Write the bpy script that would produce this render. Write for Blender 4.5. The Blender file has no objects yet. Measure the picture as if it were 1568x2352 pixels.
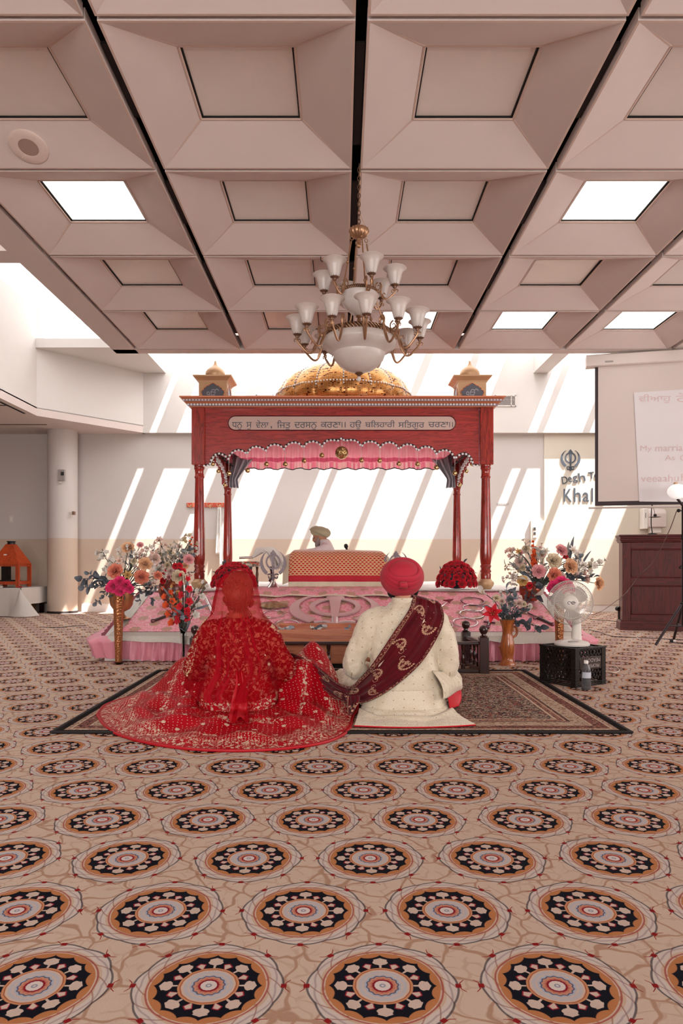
import bpy, math, random
import numpy as np
from mathutils import Vector, Matrix, Euler
from mathutils.bvhtree import BVHTree
PI = math.pi
R = math.radians
random.seed(7)
SC = bpy.context.scene
COL = SC.collection
F, CX, HY, CZ = 1600.0, 784.0, 1295.0, 0.90      # focal length in pixels, centre column, horizon row, eye height


def px(x, y, Y):
    """the point at distance Y that the photo shows at pixel x, y"""
    return Vector(((x - CX) * Y / F, Y, CZ - (y - HY) * Y / F))


def floor_px(x, y, z=0.0):
    Y = (CZ - z) * F / (y - HY)
    return Vector(((x - CX) * Y / F, Y, z))


# ------------------------------------------------------------------ colours and materials
def lin(c):
    if isinstance(c, str):
        c = c.lstrip('#')
        c = tuple(int(c[i:i + 2], 16) / 255 for i in (0, 2, 4))
    return tuple(x / 12.92 if x <= 0.04045 else ((x + 0.055) / 1.055) ** 2.4 for x in c[:3]) + (1.0,)


class G:
    """a small expression builder for shader nodes"""
    def __init__(self, name):
        self.mat = bpy.data.materials.new(name)
        self.mat.use_nodes = True
        self.nt = self.mat.node_tree
        self.nt.nodes.clear()
        self.out = self.nt.nodes.new('ShaderNodeOutputMaterial')

    def n(self, kind, **kw):
        nd = self.nt.nodes.new(kind)
        for k, v in kw.items():
            setattr(nd, k, v)
        return nd

    def put(self, sock, v):
        if isinstance(v, X):
            v = v.s
        if isinstance(v, bpy.types.NodeSocket):
            self.nt.links.new(v, sock)
        elif v is not None:
            if isinstance(v, (int, float)) and sock.type in ('RGBA',):
                v = (v, v, v, 1)
            sock.default_value = v

    def m(self, op, a, b=None, c=None):
        nd = self.n('ShaderNodeMath', operation=op)
        for i, v in enumerate((a, b, c)):
            if v is not None:
                self.put(nd.inputs[i], v)
        return X(self, nd.outputs[0])

    def coord(self, which='Object'):
        nd = self.n('ShaderNodeTexCoord')
        return nd.outputs[which]

    def xyz(self, which='Object'):
        s = self.n('ShaderNodeSeparateXYZ')
        self.nt.links.new(self.coord(which), s.inputs[0])
        return [X(self, s.outputs[i]) for i in range(3)]

    def vec(self, x, y, z=0.0):
        c = self.n('ShaderNodeCombineXYZ')
        for i, v in enumerate((x, y, z)):
            self.put(c.inputs[i], v)
        return c.outputs[0]

    def noise(self, vec, scale, detail=3, rough=0.5, dist=0.0, out='Fac'):
        nd = self.n('ShaderNodeTexNoise')
        if vec is not None:
            self.put(nd.inputs['Vector'], vec)
        nd.inputs['Scale'].default_value = scale
        nd.inputs['Detail'].default_value = detail
        nd.inputs['Roughness'].default_value = rough
        nd.inputs['Distortion'].default_value = dist
        return X(self, nd.outputs['Fac']) if out == 'Fac' else nd.outputs['Color']

    def voro(self, vec, scale, feature='F1', out='Distance', rnd=1.0, dim='3D'):
        nd = self.n('ShaderNodeTexVoronoi', feature=feature, voronoi_dimensions=dim)
        if vec is not None:
            self.put(nd.inputs['Vector'], vec)
        nd.inputs['Scale'].default_value = scale
        if 'Randomness' in nd.inputs:
            nd.inputs['Randomness'].default_value = rnd
        o = nd.outputs[out]
        return X(self, o) if out == 'Distance' else o

    def mix(self, fac, a, b):
        nd = self.n('ShaderNodeMix', data_type='RGBA')
        self.put(nd.inputs[0], fac)
        self.put(nd.inputs[6], a)
        self.put(nd.inputs[7], b)
        return nd.outputs[2]

    def mul(self, a, b):
        nd = self.n('ShaderNodeMix', data_type='RGBA', blend_type='MULTIPLY')
        nd.inputs[0].default_value = 1
        self.put(nd.inputs[6], a)
        self.put(nd.inputs[7], b)
        return nd.outputs[2]

    def ss(self, x, e0, e1):
        """smoothstep from e0 to e1"""
        nd = self.n('ShaderNodeMapRange', interpolation_type='SMOOTHSTEP')
        self.put(nd.inputs[0], x)
        self.put(nd.inputs[1], e0)
        self.put(nd.inputs[2], e1)
        return X(self, nd.outputs[0])

    def band(self, x, a, b, w=0.01):
        return self.ss(x, a - w, a) * (1 - self.ss(x, b, b + w))

    def bsdf(self, color, rough=0.6, metal=0.0, spec=0.5, bump=None, bump_d=0.01, bump_s=0.5, trans=0.0, ior=1.45,
             sheen=0.0, emit=None, emit_s=0.0, coat=0.0, alpha=None):
        p = self.n('ShaderNodeBsdfPrincipled')
        self.put(p.inputs['Base Color'], color)
        self.put(p.inputs['Roughness'], rough)
        self.put(p.inputs['Metallic'], metal)
        self.put(p.inputs['Specular IOR Level'], spec)
        self.put(p.inputs['Transmission Weight'], trans)
        self.put(p.inputs['IOR'], ior)
        self.put(p.inputs['Sheen Weight'], sheen)
        self.put(p.inputs['Coat Weight'], coat)
        if alpha is not None:
            self.put(p.inputs['Alpha'], alpha)
        if emit is not None:
            self.put(p.inputs['Emission Color'], emit)
            self.put(p.inputs['Emission Strength'], emit_s)
        if bump is not None:
            b = self.n('ShaderNodeBump')
            b.inputs['Strength'].default_value = bump_s
            b.inputs['Distance'].default_value = bump_d
            self.put(b.inputs['Height'], bump)
            self.nt.links.new(b.outputs[0], p.inputs['Normal'])
        return p.outputs[0]

    def done(self, shader):
        self.nt.links.new(shader, self.out.inputs['Surface'])
        return self.mat


class X:
    def __init__(self, g, s):
        self.g, self.s = g, s

    def __add__(a, b): return a.g.m('ADD', a, b)
    def __radd__(a, b): return a.g.m('ADD', b, a)
    def __sub__(a, b): return a.g.m('SUBTRACT', a, b)
    def __rsub__(a, b): return a.g.m('SUBTRACT', b, a)
    def __mul__(a, b): return a.g.m('MULTIPLY', a, b)
    def __rmul__(a, b): return a.g.m('MULTIPLY', b, a)
    def __truediv__(a, b): return a.g.m('DIVIDE', a, b)
    def __rtruediv__(a, b): return a.g.m('DIVIDE', b, a)
    def abs(a): return a.g.m('ABSOLUTE', a)
    def sin(a): return a.g.m('SINE', a)
    def cos(a): return a.g.m('COSINE', a)
    def lt(a, b): return a.g.m('LESS_THAN', a, b)
    def gt(a, b): return a.g.m('GREATER_THAN', a, b)
    def wrap(a, hi, lo): return a.g.m('WRAP', a, hi, lo)
    def max(a, b): return a.g.m('MAXIMUM', a, b)
    def min(a, b): return a.g.m('MINIMUM', a, b)
    def pow(a, b): return a.g.m('POWER', a, b)
    def floor(a): return a.g.m('FLOOR', a)
    def sqrt(a): return a.g.m('SQRT', a)


def plain(name, color, rough=0.6, metal=0.0, spec=0.5, var=0.0, scale=8, bump=0.0, bscale=60, coat=0.0, sheen=0.0):
    g = G(name)
    c = lin(color) if not isinstance(color, tuple) or len(color) != 4 else color
    if var:
        n = g.noise(g.coord(), scale, 4)
        c = g.mix(n, tuple(x * (1 - var) for x in c[:3]) + (1,), tuple(min(1, x * (1 + var)) for x in c[:3]) + (1,))
    b = g.noise(g.coord(), bscale, 3) if bump else None
    return g.done(g.bsdf(c, rough, metal, spec, bump=b, bump_d=0.004, bump_s=bump, coat=coat, sheen=sheen))


def wood(name, dark, light, rough=0.3, axis=2, scale=6.0, coat=0.3):
    g = G(name)
    x, y, z = g.xyz()
    p = [x, y, z]
    st = [14.0, 14.0, 14.0]
    st[axis] = 1.1
    v = g.vec(p[0] * st[0], p[1] * st[1], p[2] * st[2])
    n1 = g.noise(v, scale * 0.35, 5, 0.6, 1.2)
    n2 = g.noise(v, scale * 2.2, 3, 0.6)
    rings = ((n1 * 26.0).sin() * 0.5 + 0.5).pow(2.0)
    f = rings * 0.55 + n2 * 0.45
    c = g.mix(f, lin(light), lin(dark))
    return g.done(g.bsdf(c, rough, 0, 0.5, bump=f, bump_d=0.002, bump_s=0.15, coat=coat))


# ------------------------------------------------------------------ mesh builder
class MB:
    def __init__(self):
        self.v, self.f, self.mi, self.uv = [], [], [], {}
        self.M = Matrix.Identity(4)
        self.cur = 0

    def add(self, vs, fs, uvs=None):
        o = len(self.v)
        for k, p in enumerate(vs):
            self.v.append(self.M @ Vector(p))
            if uvs is not None:
                self.uv[o + k] = uvs[k]
        for f in fs:
            self.f.append(tuple(i + o for i in f))
            self.mi.append(self.cur)
        return self

    def at(self, loc=(0, 0, 0), rot=(0, 0, 0), scale=(1, 1, 1)):
        self.M = Matrix.LocRotScale(Vector(loc), Euler(rot), Vector(scale) if not isinstance(scale, (int, float)) else Vector((scale,) * 3))
        return self

    def reset(self):
        self.M = Matrix.Identity(4)
        return self

    def box(self, x0, x1, y0, y1, z0, z1):
        vs = [(x0, y0, z0), (x1, y0, z0), (x1, y1, z0), (x0, y1, z0), (x0, y0, z1), (x1, y0, z1), (x1, y1, z1), (x0, y1, z1)]
        return self.add(vs, [(3, 2, 1, 0), (4, 5, 6, 7), (0, 1, 5, 4), (1, 2, 6, 5), (2, 3, 7, 6), (3, 0, 4, 7)])

    def prism(self, pts, depth_vec):
        """closed polygon (3D points, flat) swept by a vector"""
        n = len(pts)
        d = Vector(depth_vec)
        a = [Vector(p) for p in pts]
        vs = a + [p + d for p in a]
        fs = [tuple(range(n - 1, -1, -1)), tuple(range(n, 2 * n))]
        fs += [(i, (i + 1) % n, n + (i + 1) % n, n + i) for i in range(n)]
        return self.add(vs, fs)

    def lathe(self, prof, seg=24, loc=(0, 0, 0), flute=0.0, nfl=12, a0=0.0, a1=2 * PI, cap=True, square=False):
        """profile [(r, z)] about the z axis through loc"""
        full = abs(a1 - a0 - 2 * PI) < 1e-6
        na = seg if full else seg + 1
        vs, uvs = [], []
        for k, (r, z) in enumerate(prof):
            for i in range(na):
                a = a0 + (a1 - a0) * i / seg
                rr = r * (1 + flute * math.cos(nfl * a))
                vs.append((loc[0] + rr * math.cos(a), loc[1] + rr * math.sin(a), loc[2] + z))
                uvs.append((i / seg, k / max(1, len(prof) - 1)))
        fs = []
        for k in range(len(prof) - 1):
            for i in range(seg):
                j = (i + 1) % na
                fs.append((k * na + i, k * na + j, (k + 1) * na + j, (k + 1) * na + i))
        if cap and full:
            if prof[0][0] > 1e-5:
                fs.append(tuple(range(na - 1, -1, -1)))
            if prof[-1][0] > 1e-5:
                fs.append(tuple((len(prof) - 1) * na + i for i in range(na)))
        return self.add(vs, fs, uvs)

    def ball(self, c, r, seg=14, rings=8, sc=(1, 1, 1)):
        vs = [(c[0], c[1], c[2] - r * sc[2])]
        for k in range(1, rings):
            t = PI * k / rings
            for i in range(seg):
                a = 2 * PI * i / seg
                vs.append((c[0] + r * sc[0] * math.sin(t) * math.cos(a), c[1] + r * sc[1] * math.sin(t) * math.sin(a), c[2] - r * sc[2] * math.cos(t)))
        vs.append((c[0], c[1], c[2] + r * sc[2]))
        fs = []
        for i in range(seg):
            fs.append((0, 1 + (i + 1) % seg, 1 + i))
        for k in range(rings - 2):
            for i in range(seg):
                j = (i + 1) % seg
                fs.append((1 + k * seg + i, 1 + k * seg + j, 1 + (k + 1) * seg + j, 1 + (k + 1) * seg + i))
        t = 1 + (rings - 2) * seg
        for i in range(seg):
            fs.append((t + i, t + (i + 1) % seg, len(vs) - 1))
        return self.add(vs, fs)

    def tube(self, path, rad, seg=8, closed=False, cap=True, flat=None):
        """round tube along a path; rad is a number or one per point (or (rx, ry) pairs); rings never twist"""
        P = [Vector(p) for p in path]
        n = len(P)
        vs, uvs = [], []
        up = None
        for k in range(n):
            if closed:
                t = (P[(k + 1) % n] - P[k - 1]).normalized()
            else:
                t = (P[min(k + 1, n - 1)] - P[max(k - 1, 0)]).normalized()
            if up is None:
                up = Vector((0, 0, 1)) if flat is None else Vector(flat)
                if abs(t.dot(up)) > 0.95:
                    up = Vector((0, 1, 0))
            s = t.cross(up)
            if s.length < 1e-6:
                s = t.orthogonal()
            s.normalize()
            up2 = s.cross(t).normalized()
            up = up2
            r = rad[k] if isinstance(rad, list) else rad
            rx, ry = r if isinstance(r, tuple) else (r, r)
            for i in range(seg):
                a = 2 * PI * i / seg
                vs.append(P[k] + s * (rx * math.cos(a)) + up2 * (ry * math.sin(a)))
                uvs.append((i / seg, k / max(1, n - 1)))
        fs = []
        for k in range(n if closed else n - 1):
            k2 = (k + 1) % n
            for i in range(seg):
                j = (i + 1) % seg
                fs.append((k * seg + i, k * seg + j, k2 * seg + j, k2 * seg + i))
        if cap and not closed:
            fs.append(tuple(range(seg - 1, -1, -1)))
            fs.append(tuple((n - 1) * seg + i for i in range(seg)))
        return self.add(vs, fs, uvs)

    def grid(self, fn, nu, nv, wrap_u=False):
        """surface fn(u, v) -> point with u, v in 0..1"""
        vs, uvs = [], []
        for j in range(nv + 1):
            for i in range(nu + (0 if wrap_u else 1)):
                u, v = i / nu, j / nv
                vs.append(fn(u, v))
                uvs.append((u, v))
        w = nu if wrap_u else nu + 1
        fs = []
        for j in range(nv):
            for i in range(nu):
                k = (i + 1) % w
                fs.append((j * w + i, j * w + k, (j + 1) * w + k, (j + 1) * w + i))
        return self.add(vs, fs, uvs)

    def loft(self, rings, cap=True):
        """list of rings, each the same number of points"""
        n = len(rings[0])
        vs = [p for r in rings for p in r]
        fs = []
        for k in range(len(rings) - 1):
            for i in range(n):
                j = (i + 1) % n
                fs.append((k * n + i, k * n + j, (k + 1) * n + j, (k + 1) * n + i))
        if cap:
            fs.append(tuple(range(n - 1, -1, -1)))
            fs.append(tuple((len(rings) - 1) * n + i for i in range(n)))
        return self.add(vs, fs)

    def mesh(self, name, off=Vector((0, 0, 0)), smooth=True, angle=40):
        me = bpy.data.meshes.new(name)
        me.from_pydata([tuple(p - off) for p in self.v], [], self.f)
        if self.uv:
            l = me.uv_layers.new(name='UVMap')
            idx = np.zeros(len(me.loops), dtype=np.int32)
            me.loops.foreach_get('vertex_index', idx)
            arr = np.array([self.uv.get(i, (0, 0)) for i in range(len(self.v))], dtype=np.float32)
            l.data.foreach_set('uv', arr[idx].ravel())
        if any(self.mi):
            me.polygons.foreach_set('material_index', self.mi)
        me.validate()
        if smooth:
            me.shade_smooth()
            if angle < 180:
                me.set_sharp_from_angle(angle=R(angle))
        me.update()
        return me

    def build(self, name, mat, parent=None, smooth=True, angle=40, bevel=0.0, sub=0, solid=0.0, label=None):
        off = wloc(parent)
        me = self.mesh(name, off, smooth, angle)
        for m_ in (mat if isinstance(mat, (list, tuple)) else [mat]):
            me.materials.append(m_)
        o = bpy.data.objects.new(name, me)
        COL.objects.link(o)
        if parent is not None:
            o.parent = parent
        WL[o.name] = off.copy()
        if solid:
            s = o.modifiers.new('solid', 'SOLIDIFY')
            s.thickness = solid
            s.offset = 0
        if bevel:
            b = o.modifiers.new('bevel', 'BEVEL')
            b.width = bevel
            b.segments = 2
            b.limit_method = 'ANGLE'
        if sub:
            s = o.modifiers.new('sub', 'SUBSURF')
            s.levels = s.render_levels = sub
        if label:
            o['label'] = label
        return o


WL = {}


def wloc(o):
    return WL.get(o.name, Vector((0, 0, 0))) if o is not None else Vector((0, 0, 0))


def tag(o, label, cat, group=None, kind=None):
    o['label'] = label
    o['category'] = cat
    if group:
        o['group'] = group
    if kind:
        o['kind'] = kind
    return o


def thing(name, label, cat, loc=(0, 0, 0), group=None):
    o = bpy.data.objects.new(name, None)
    o.empty_display_size = 0.05
    COL.objects.link(o)
    o.location = loc
    WL[o.name] = Vector(loc)
    return tag(o, label, cat, group)


def structure(o):
    o['kind'] = 'structure'
    return o


def put(name, me, parent, loc, rot=None, scale=1.0, mat4=None):
    """a part that shares mesh data; loc in world space"""
    o = bpy.data.objects.new(name, me)
    COL.objects.link(o)
    o.parent = parent
    L = Vector(loc) - wloc(parent)
    sc = Vector((scale,) * 3) if isinstance(scale, (int, float)) else Vector(scale)
    if rot is None:
        q = Matrix.Identity(4)
    elif isinstance(rot, Matrix):
        q = rot.to_4x4()
    else:
        q = Euler(rot).to_matrix().to_4x4()
    o.matrix_local = Matrix.Translation(L) @ q @ Matrix.Diagonal(sc.to_4d())
    WL[o.name] = Vector(loc)
    return o


def face_dir(d, roll=0.0):
    """rotation that turns +Z to direction d"""
    d = Vector(d).normalized()
    return (d.to_track_quat('Z', 'Y').to_matrix() @ Matrix.Rotation(roll, 3, 'Z'))


def dup(root, loc):
    def rec(o, par):
        c = o.copy()
        COL.objects.link(c)
        c.parent = par
        for ch in list(o.children):
            rec(ch, c)
        return c
    r = rec(root, None)
    r.location = loc
    WL[r.name] = Vector(loc)
    return r


def text_scan(body, rows=90):
    """lettering filled row by row from its outlines (copes with outlines that cross themselves)"""
    cu = bpy.data.curves.new('text', 'FONT')
    cu.body = body
    cu.fill_mode = 'NONE'
    cu.resolution_u = 6
    o = bpy.data.objects.new('text', cu)
    COL.objects.link(o)
    dg = bpy.context.evaluated_depsgraph_get()
    me = o.evaluated_get(dg).to_mesh()
    V = [(v.co.x, v.co.y) for v in me.vertices]
    E = [tuple(e.vertices) for e in me.edges]
    o.evaluated_get(dg).to_mesh_clear()
    bpy.data.objects.remove(o)
    bpy.data.curves.remove(cu)
    # walk each closed outline once so that every edge points the same way round
    nb = {}
    for a, b in E:
        nb.setdefault(a, []).append(b)
        nb.setdefault(b, []).append(a)
    seen, D = set(), []
    for s in range(len(V)):
        if s in seen or s not in nb:
            continue
        loop = [s]
        seen.add(s)
        nxt = s + 1 if (s + 1) in nb[s] else nb[s][0]
        while nxt not in seen:
            loop.append(nxt)
            seen.add(nxt)
            c = [q for q in nb[nxt] if q not in seen]
            if not c:
                break
            nxt = c[0]
        D += [(loop[i], loop[(i + 1) % len(loop)]) for i in range(len(loop))]
    y0, y1 = min(v[1] for v in V), max(v[1] for v in V)
    h = (y1 - y0) / rows
    vs, fs = [], []
    for r in range(rows):
        y = y0 + (r + 0.5) * h
        xs = []
        for a, b in D:
            ya, yb = V[a][1], V[b][1]
            if (ya <= y) != (yb <= y):
                xs.append((lerp(V[a][0], V[b][0], (y - ya) / (yb - ya)), 1 if yb > ya else -1))
        xs.sort()
        w, st = 0, 0.0
        for x, d in xs:
            if w == 0:
                st = x
            w += d
            if w == 0 and x - st > 1e-5:
                o_ = len(vs)
                vs += [(st, y - h / 2, 0), (x, y - h / 2, 0), (x, y + h / 2, 0), (st, y + h / 2, 0)]
                fs.append((o_, o_ + 1, o_ + 2, o_ + 3))
    return vs, fs


def text_geo(body, size=1.0, extrude=0.0, align='CENTER', spacing=1.0, res=3):
    if any(ord(c) > 0x900 for c in body):
        return text_scan(body)
    return text_latin(body, size, extrude, align, spacing, res)


def text_latin(body, size=1.0, extrude=0.0, align='CENTER', spacing=1.0, res=3):
    """outline text as vertices and faces lying in the xy plane"""
    cu = bpy.data.curves.new('text', 'FONT')
    cu.body = body
    cu.size = size
    cu.extrude = extrude
    cu.align_x = align
    cu.space_character = spacing
    cu.resolution_u = res
    o = bpy.data.objects.new('text', cu)
    COL.objects.link(o)
    dg = bpy.context.evaluated_depsgraph_get()
    me = o.evaluated_get(dg).to_mesh()
    vs = [tuple(v.co) for v in me.vertices]
    fs = [tuple(p.vertices) for p in me.polygons]
    o.evaluated_get(dg).to_mesh_clear()
    bpy.data.objects.remove(o)
    bpy.data.curves.remove(cu)
    return vs, fs


def fit_text(mb, body, x0, x1, y, z0, z1, extrude=0.002, sx=1):
    """text standing in the xz plane facing -y, stretched to the box"""
    vs, fs = text_geo(body, 1.0, 0.0)
    a = np.array(vs)
    lo, hi = a.min(0), a.max(0)
    pts = []
    for p in vs:
        pts.append((x0 + (p[0] - lo[0]) / (hi[0] - lo[0]) * (x1 - x0), y, z0 + (p[1] - lo[1]) / (hi[1] - lo[1]) * (z1 - z0)))
    mb.add(pts, fs)
    return mb


def remesh(mb, voxel=0.012, smooth=6, keep=0.5):
    """closed overlapping shells -> one continuous skin; returns a new MB"""
    me = mb.mesh('tmp', smooth=False)
    o = bpy.data.objects.new('tmp', me)
    COL.objects.link(o)
    r = o.modifiers.new('r', 'REMESH')
    r.mode = 'VOXEL'
    r.voxel_size = voxel
    if smooth:
        s = o.modifiers.new('s', 'SMOOTH')
        s.factor = keep
        s.iterations = smooth
    dg = bpy.context.evaluated_depsgraph_get()
    ev = o.evaluated_get(dg)
    m2 = ev.to_mesh()
    out = MB()
    out.v = [v.co.copy() for v in m2.vertices]
    out.f = [tuple(p.vertices) for p in m2.polygons]
    out.mi = [0] * len(out.f)
    ev.to_mesh_clear()
    bpy.data.objects.remove(o)
    bpy.data.meshes.remove(me)
    return out


def bvh(*mbs):
    vs, fs = [], []
    for m_ in mbs:
        o = len(vs)
        vs += [Vector(p) for p in m_.v]
        fs += [tuple(i + o for i in f) for f in m_.f]
    return BVHTree.FromPolygons(vs, fs)


def smooth_path(pts, n):
    """Catmull-Rom through points, n samples"""
    P = [Vector(p) for p in pts]
    P = [P[0] * 2 - P[1]] + P + [P[-1] * 2 - P[-2]]
    m_ = len(P) - 3
    out = []
    for k in range(n):
        t = k / (n - 1) * m_
        i = min(int(t), m_ - 1)
        u = t - i
        a, b, c, d = P[i:i + 4]
        out.append(0.5 * ((2 * b) + (c - a) * u + (2 * a - 5 * b + 4 * c - d) * u * u + (3 * b - a - 3 * c + d) * u ** 3))
    return out


def lerp(a, b, t):
    return a + (b - a) * t


def interp(x, xs, ys):
    return float(np.interp(x, xs, ys))
# ================================================================== the room
XL = [0.09 + 1.215 * k for k in range(-2, 5)]           # ceiling grid lines running into the room
YL = [7.93 - 1.2035 * k for k in range(10)][::-1]        # ceiling grid lines across
ZC = 3.34
WY, UY = 13.1, 12.97                                      # lower wall face, upper wall face
XR, XLW, YF = 6.6, -8.6, -2.9
ZR = 5.10

M_PAINT = plain('upper_wall_paint', '#dcd5d0', 0.85, var=0.03, scale=2)


def wall_two_tone():
    g = G('two_tone_wall_paint')
    x, y, z = g.xyz()
    f = z.gt(1.367)
    n = g.noise(g.coord(), 1.6, 4)
    c = g.mix(f, lin('#cdb8a6'), lin('#d3cac5'))
    c = g.mul(c, g.mix(n, (0.96, 0.96, 0.96, 1), (1, 1, 1, 1)))
    return g.done(g.bsdf(c, 0.8, bump=g.noise(g.coord(), 300, 2), bump_d=0.001, bump_s=0.2))


M_WALL = wall_two_tone()
M_PANELW = (lambda g: g.done(g.bsdf(g.mix(g.xyz()[2].gt(1.367), lin('#d3c3b1'), lin('#d8cdbd')), 0.75)))(G('cream_wall_panel'))
M_CEIL = plain('ceiling_tile_felt', '#d9c8c1', 0.9, var=0.04, scale=3, bump=0.15, bscale=400)
M_CTRIM = plain('ceiling_tile_trim', '#cdb3a6', 0.6)
M_BLACK = plain('black_slot', '#0c0807', 0.7)
M_SOFF = plain('soffit_board', '#decfc8', 0.85)
M_BASE = plain('baseboard_white', '#e6ddd6', 0.6)
M_WHITE = plain('warm_white_plastic', '#e9e3dc', 0.4)


def medallion_carpet():
    g = G('medallion_carpet')
    x, y, z = g.xyz()
    S, RR = 0.3715, 0.3217
    wob = g.noise(g.vec(x, y), 9, 2)
    xx = x + (wob - 0.5) * 0.008
    yy = y + (g.noise(g.vec(y, x, 4.0), 9, 2) - 0.5) * 0.008

    def cell(x0, y0):
        u = (xx - x0).wrap(S / 2, -S / 2)
        v = (yy - y0).wrap(RR, -RR)
        return u, v, (u * u + v * v).sqrt()
    u1, v1, r1 = cell(0.088, 1.486)
    u2, v2, r2 = cell(0.088 + S / 2, 1.486 + RR)
    s = r1.lt(r2)
    u = u2 + (u1 - u2) * s
    v = v2 + (v1 - v2) * s
    r = r1.min(r2)
    q = r / 0.110
    th = g.m('ARCTAN2', v, u)
    # ground with curling vines
    nv = g.vec(x + (g.noise(g.vec(x, y, 2), 7, 2) - 0.5) * 0.16, y + (g.noise(g.vec(x, y, 7), 7, 2) - 0.5) * 0.16)
    ve = g.voro(nv, 10, 'DISTANCE_TO_EDGE', dim='2D')
    vine = 1 - g.ss(ve, 0.025, 0.07)
    v2e = g.voro(nv, 21, 'DISTANCE_TO_EDGE', dim='2D')
    vine2 = (1 - g.ss(v2e, 0.04, 0.10)) * 0.4 * g.ss(g.noise(g.vec(x, y, 11.0), 16, 1), 0.42, 0.52)
    BE, TAN = lin('#ccb5a3'), lin('#a98066')
    c = g.mix(vine.max(vine2) * 0.8, BE, TAN)
    # lace wreath of pale leaves round the medallion
    a8 = (th * 4.0).sin().abs()
    a8b = (th * 4.0).cos().abs()
    ro = 1.40 + a8b * 0.06
    inner = g.band(q, 1.17, 1.40, 0.01)
    leafm = g.band(q, 1.20 + a8 * 0.05, ro - 0.02, 0.012)
    c = g.mix(inner, c, lin('#c6ab94'))
    c = g.mix(leafm * 0.6, c, lin('#d3cbc8'))
    vein = (1 - g.ss((th * 8.0 + q * 9.0).sin().abs(), 0.06, 0.26)) * g.band(q, 1.18, 1.42, 0.01)
    c = g.mix(vein * 0.75, c, lin('#9a6a55'))
    edge = 1 - g.ss((q - ro).abs(), 0.012, 0.032)
    c = g.mix(edge * 0.8, c, lin('#3b3a45'))
    mid = 1 - g.ss((q - 1.30 - a8 * 0.05).abs(), 0.010, 0.030)
    c = g.mix(mid * 0.55, c, lin('#8f7a80'))
    redl = 1 - g.ss((q - 1.165).abs(), 0.010, 0.028)
    c = g.mix(redl * 0.8, c, lin('#a03a34'))
    # red forked tips
    tip = (th * 4.0).cos().abs()
    ta = g.band(q, 1.45, 1.60, 0.01)
    tw = g.ss(tip, 0.975, 0.992) * g.band(q, 1.42, 1.52, 0.01)
    fork = (1 - g.ss((tip - (1 - (q - 1.48) * 0.9)).abs(), 0.006, 0.018)) * g.band(q, 1.50, 1.60, 0.01)
    c = g.mix(tw.max(fork), c, lin('#8c1a1c'))
    # rust disc
    c = g.mix(1 - g.ss(q, 1.11, 1.13), c, lin('#b8784c'))
    # scalloped navy ring with points
    tri = (th * 8.0).sin().abs()
    dk = 1.06 - tri.pow(0.6) * 0.10
    c = g.mix(1 - g.ss(q - dk, -0.015, 0.01), c, lin('#12131d'))
    # pale petals: broad bells alternating with fans
    t8 = (th + PI / 8).wrap(PI / 8, -PI / 8).abs()
    t8b = th.wrap(PI / 8, -PI / 8).abs()
    bell_w = 0.035 + g.band(q, 0.73, 0.88, 0.05) * 0.138 * (1 + (q * 42).sin() * 0.16)
    bell = (1 - g.ss(t8b - bell_w, -0.012, 0.014)) * g.band(q, 0.60, 0.93 - t8b * 0.3, 0.02)
    fan_w = (q - 0.56) * 0.72
    fan = (1 - g.ss(t8 - fan_w, -0.012, 0.014)) * (1 - g.ss(q + t8 * 0.5, 0.755, 0.785))
    fan_r = (1 - g.ss(t8 - fan_w - 0.03, -0.012, 0.014)) * (1 - g.ss(q + t8 * 0.5, 0.785, 0.815))
    c = g.mix(fan_r * g.ss(q, 0.58, 0.62), c, lin('#9d2435'))
    c = g.mix(bell.max(fan * g.ss(q, 0.58, 0.60)), c, lin('#cdb6a8'))
    # rings of the heart
    for r0, col in ((0.585, '#c98a63'), (0.545, '#a8613f'), (0.52, '#cfb3a0'), (0.475, '#b9b4b8'), (0.40, '#c9b4a8'), (0.36, '#aeb0bb'), (0.315, '#55607a'), (0.285, '#c58b72'), (0.235, '#c0705a'), (0.20, '#8a1f2c'), (0.155, '#d6c8c2'), (0.06, '#8b8f9f'), (0.03, '#d0c4c0')):
        rr = r0 + (th * 14.0).sin() * (0.012 if r0 in (0.315, 0.285, 0.235, 0.36) else 0.003)
        c = g.mix(1 - g.ss(q - rr, -0.008, 0.008), c, lin(col))
    pile = g.noise(g.coord(), 420, 2, 0.7)
    c = g.mul(c, g.mix(pile, (0.80, 0.78, 0.77, 1), (1.08, 1.06, 1.05, 1)))
    big = g.noise(g.coord(), 1.1, 3)
    c = g.mul(c, g.mix(big, (0.92, 0.92, 0.92, 1), (1.03, 1.03, 1.03, 1)))
    return g.done(g.bsdf(c, 0.95, spec=0.1, bump=pile, bump_d=0.004, bump_s=0.5))


M_CARPET = medallion_carpet()
fl = MB().box(XLW, XR, YF, WY + 0.1, -0.1, 0.0).build('floor', M_CARPET, smooth=False)
structure(fl)

# ---- coffered ceiling
ce = MB()
sl = MB()


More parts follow.
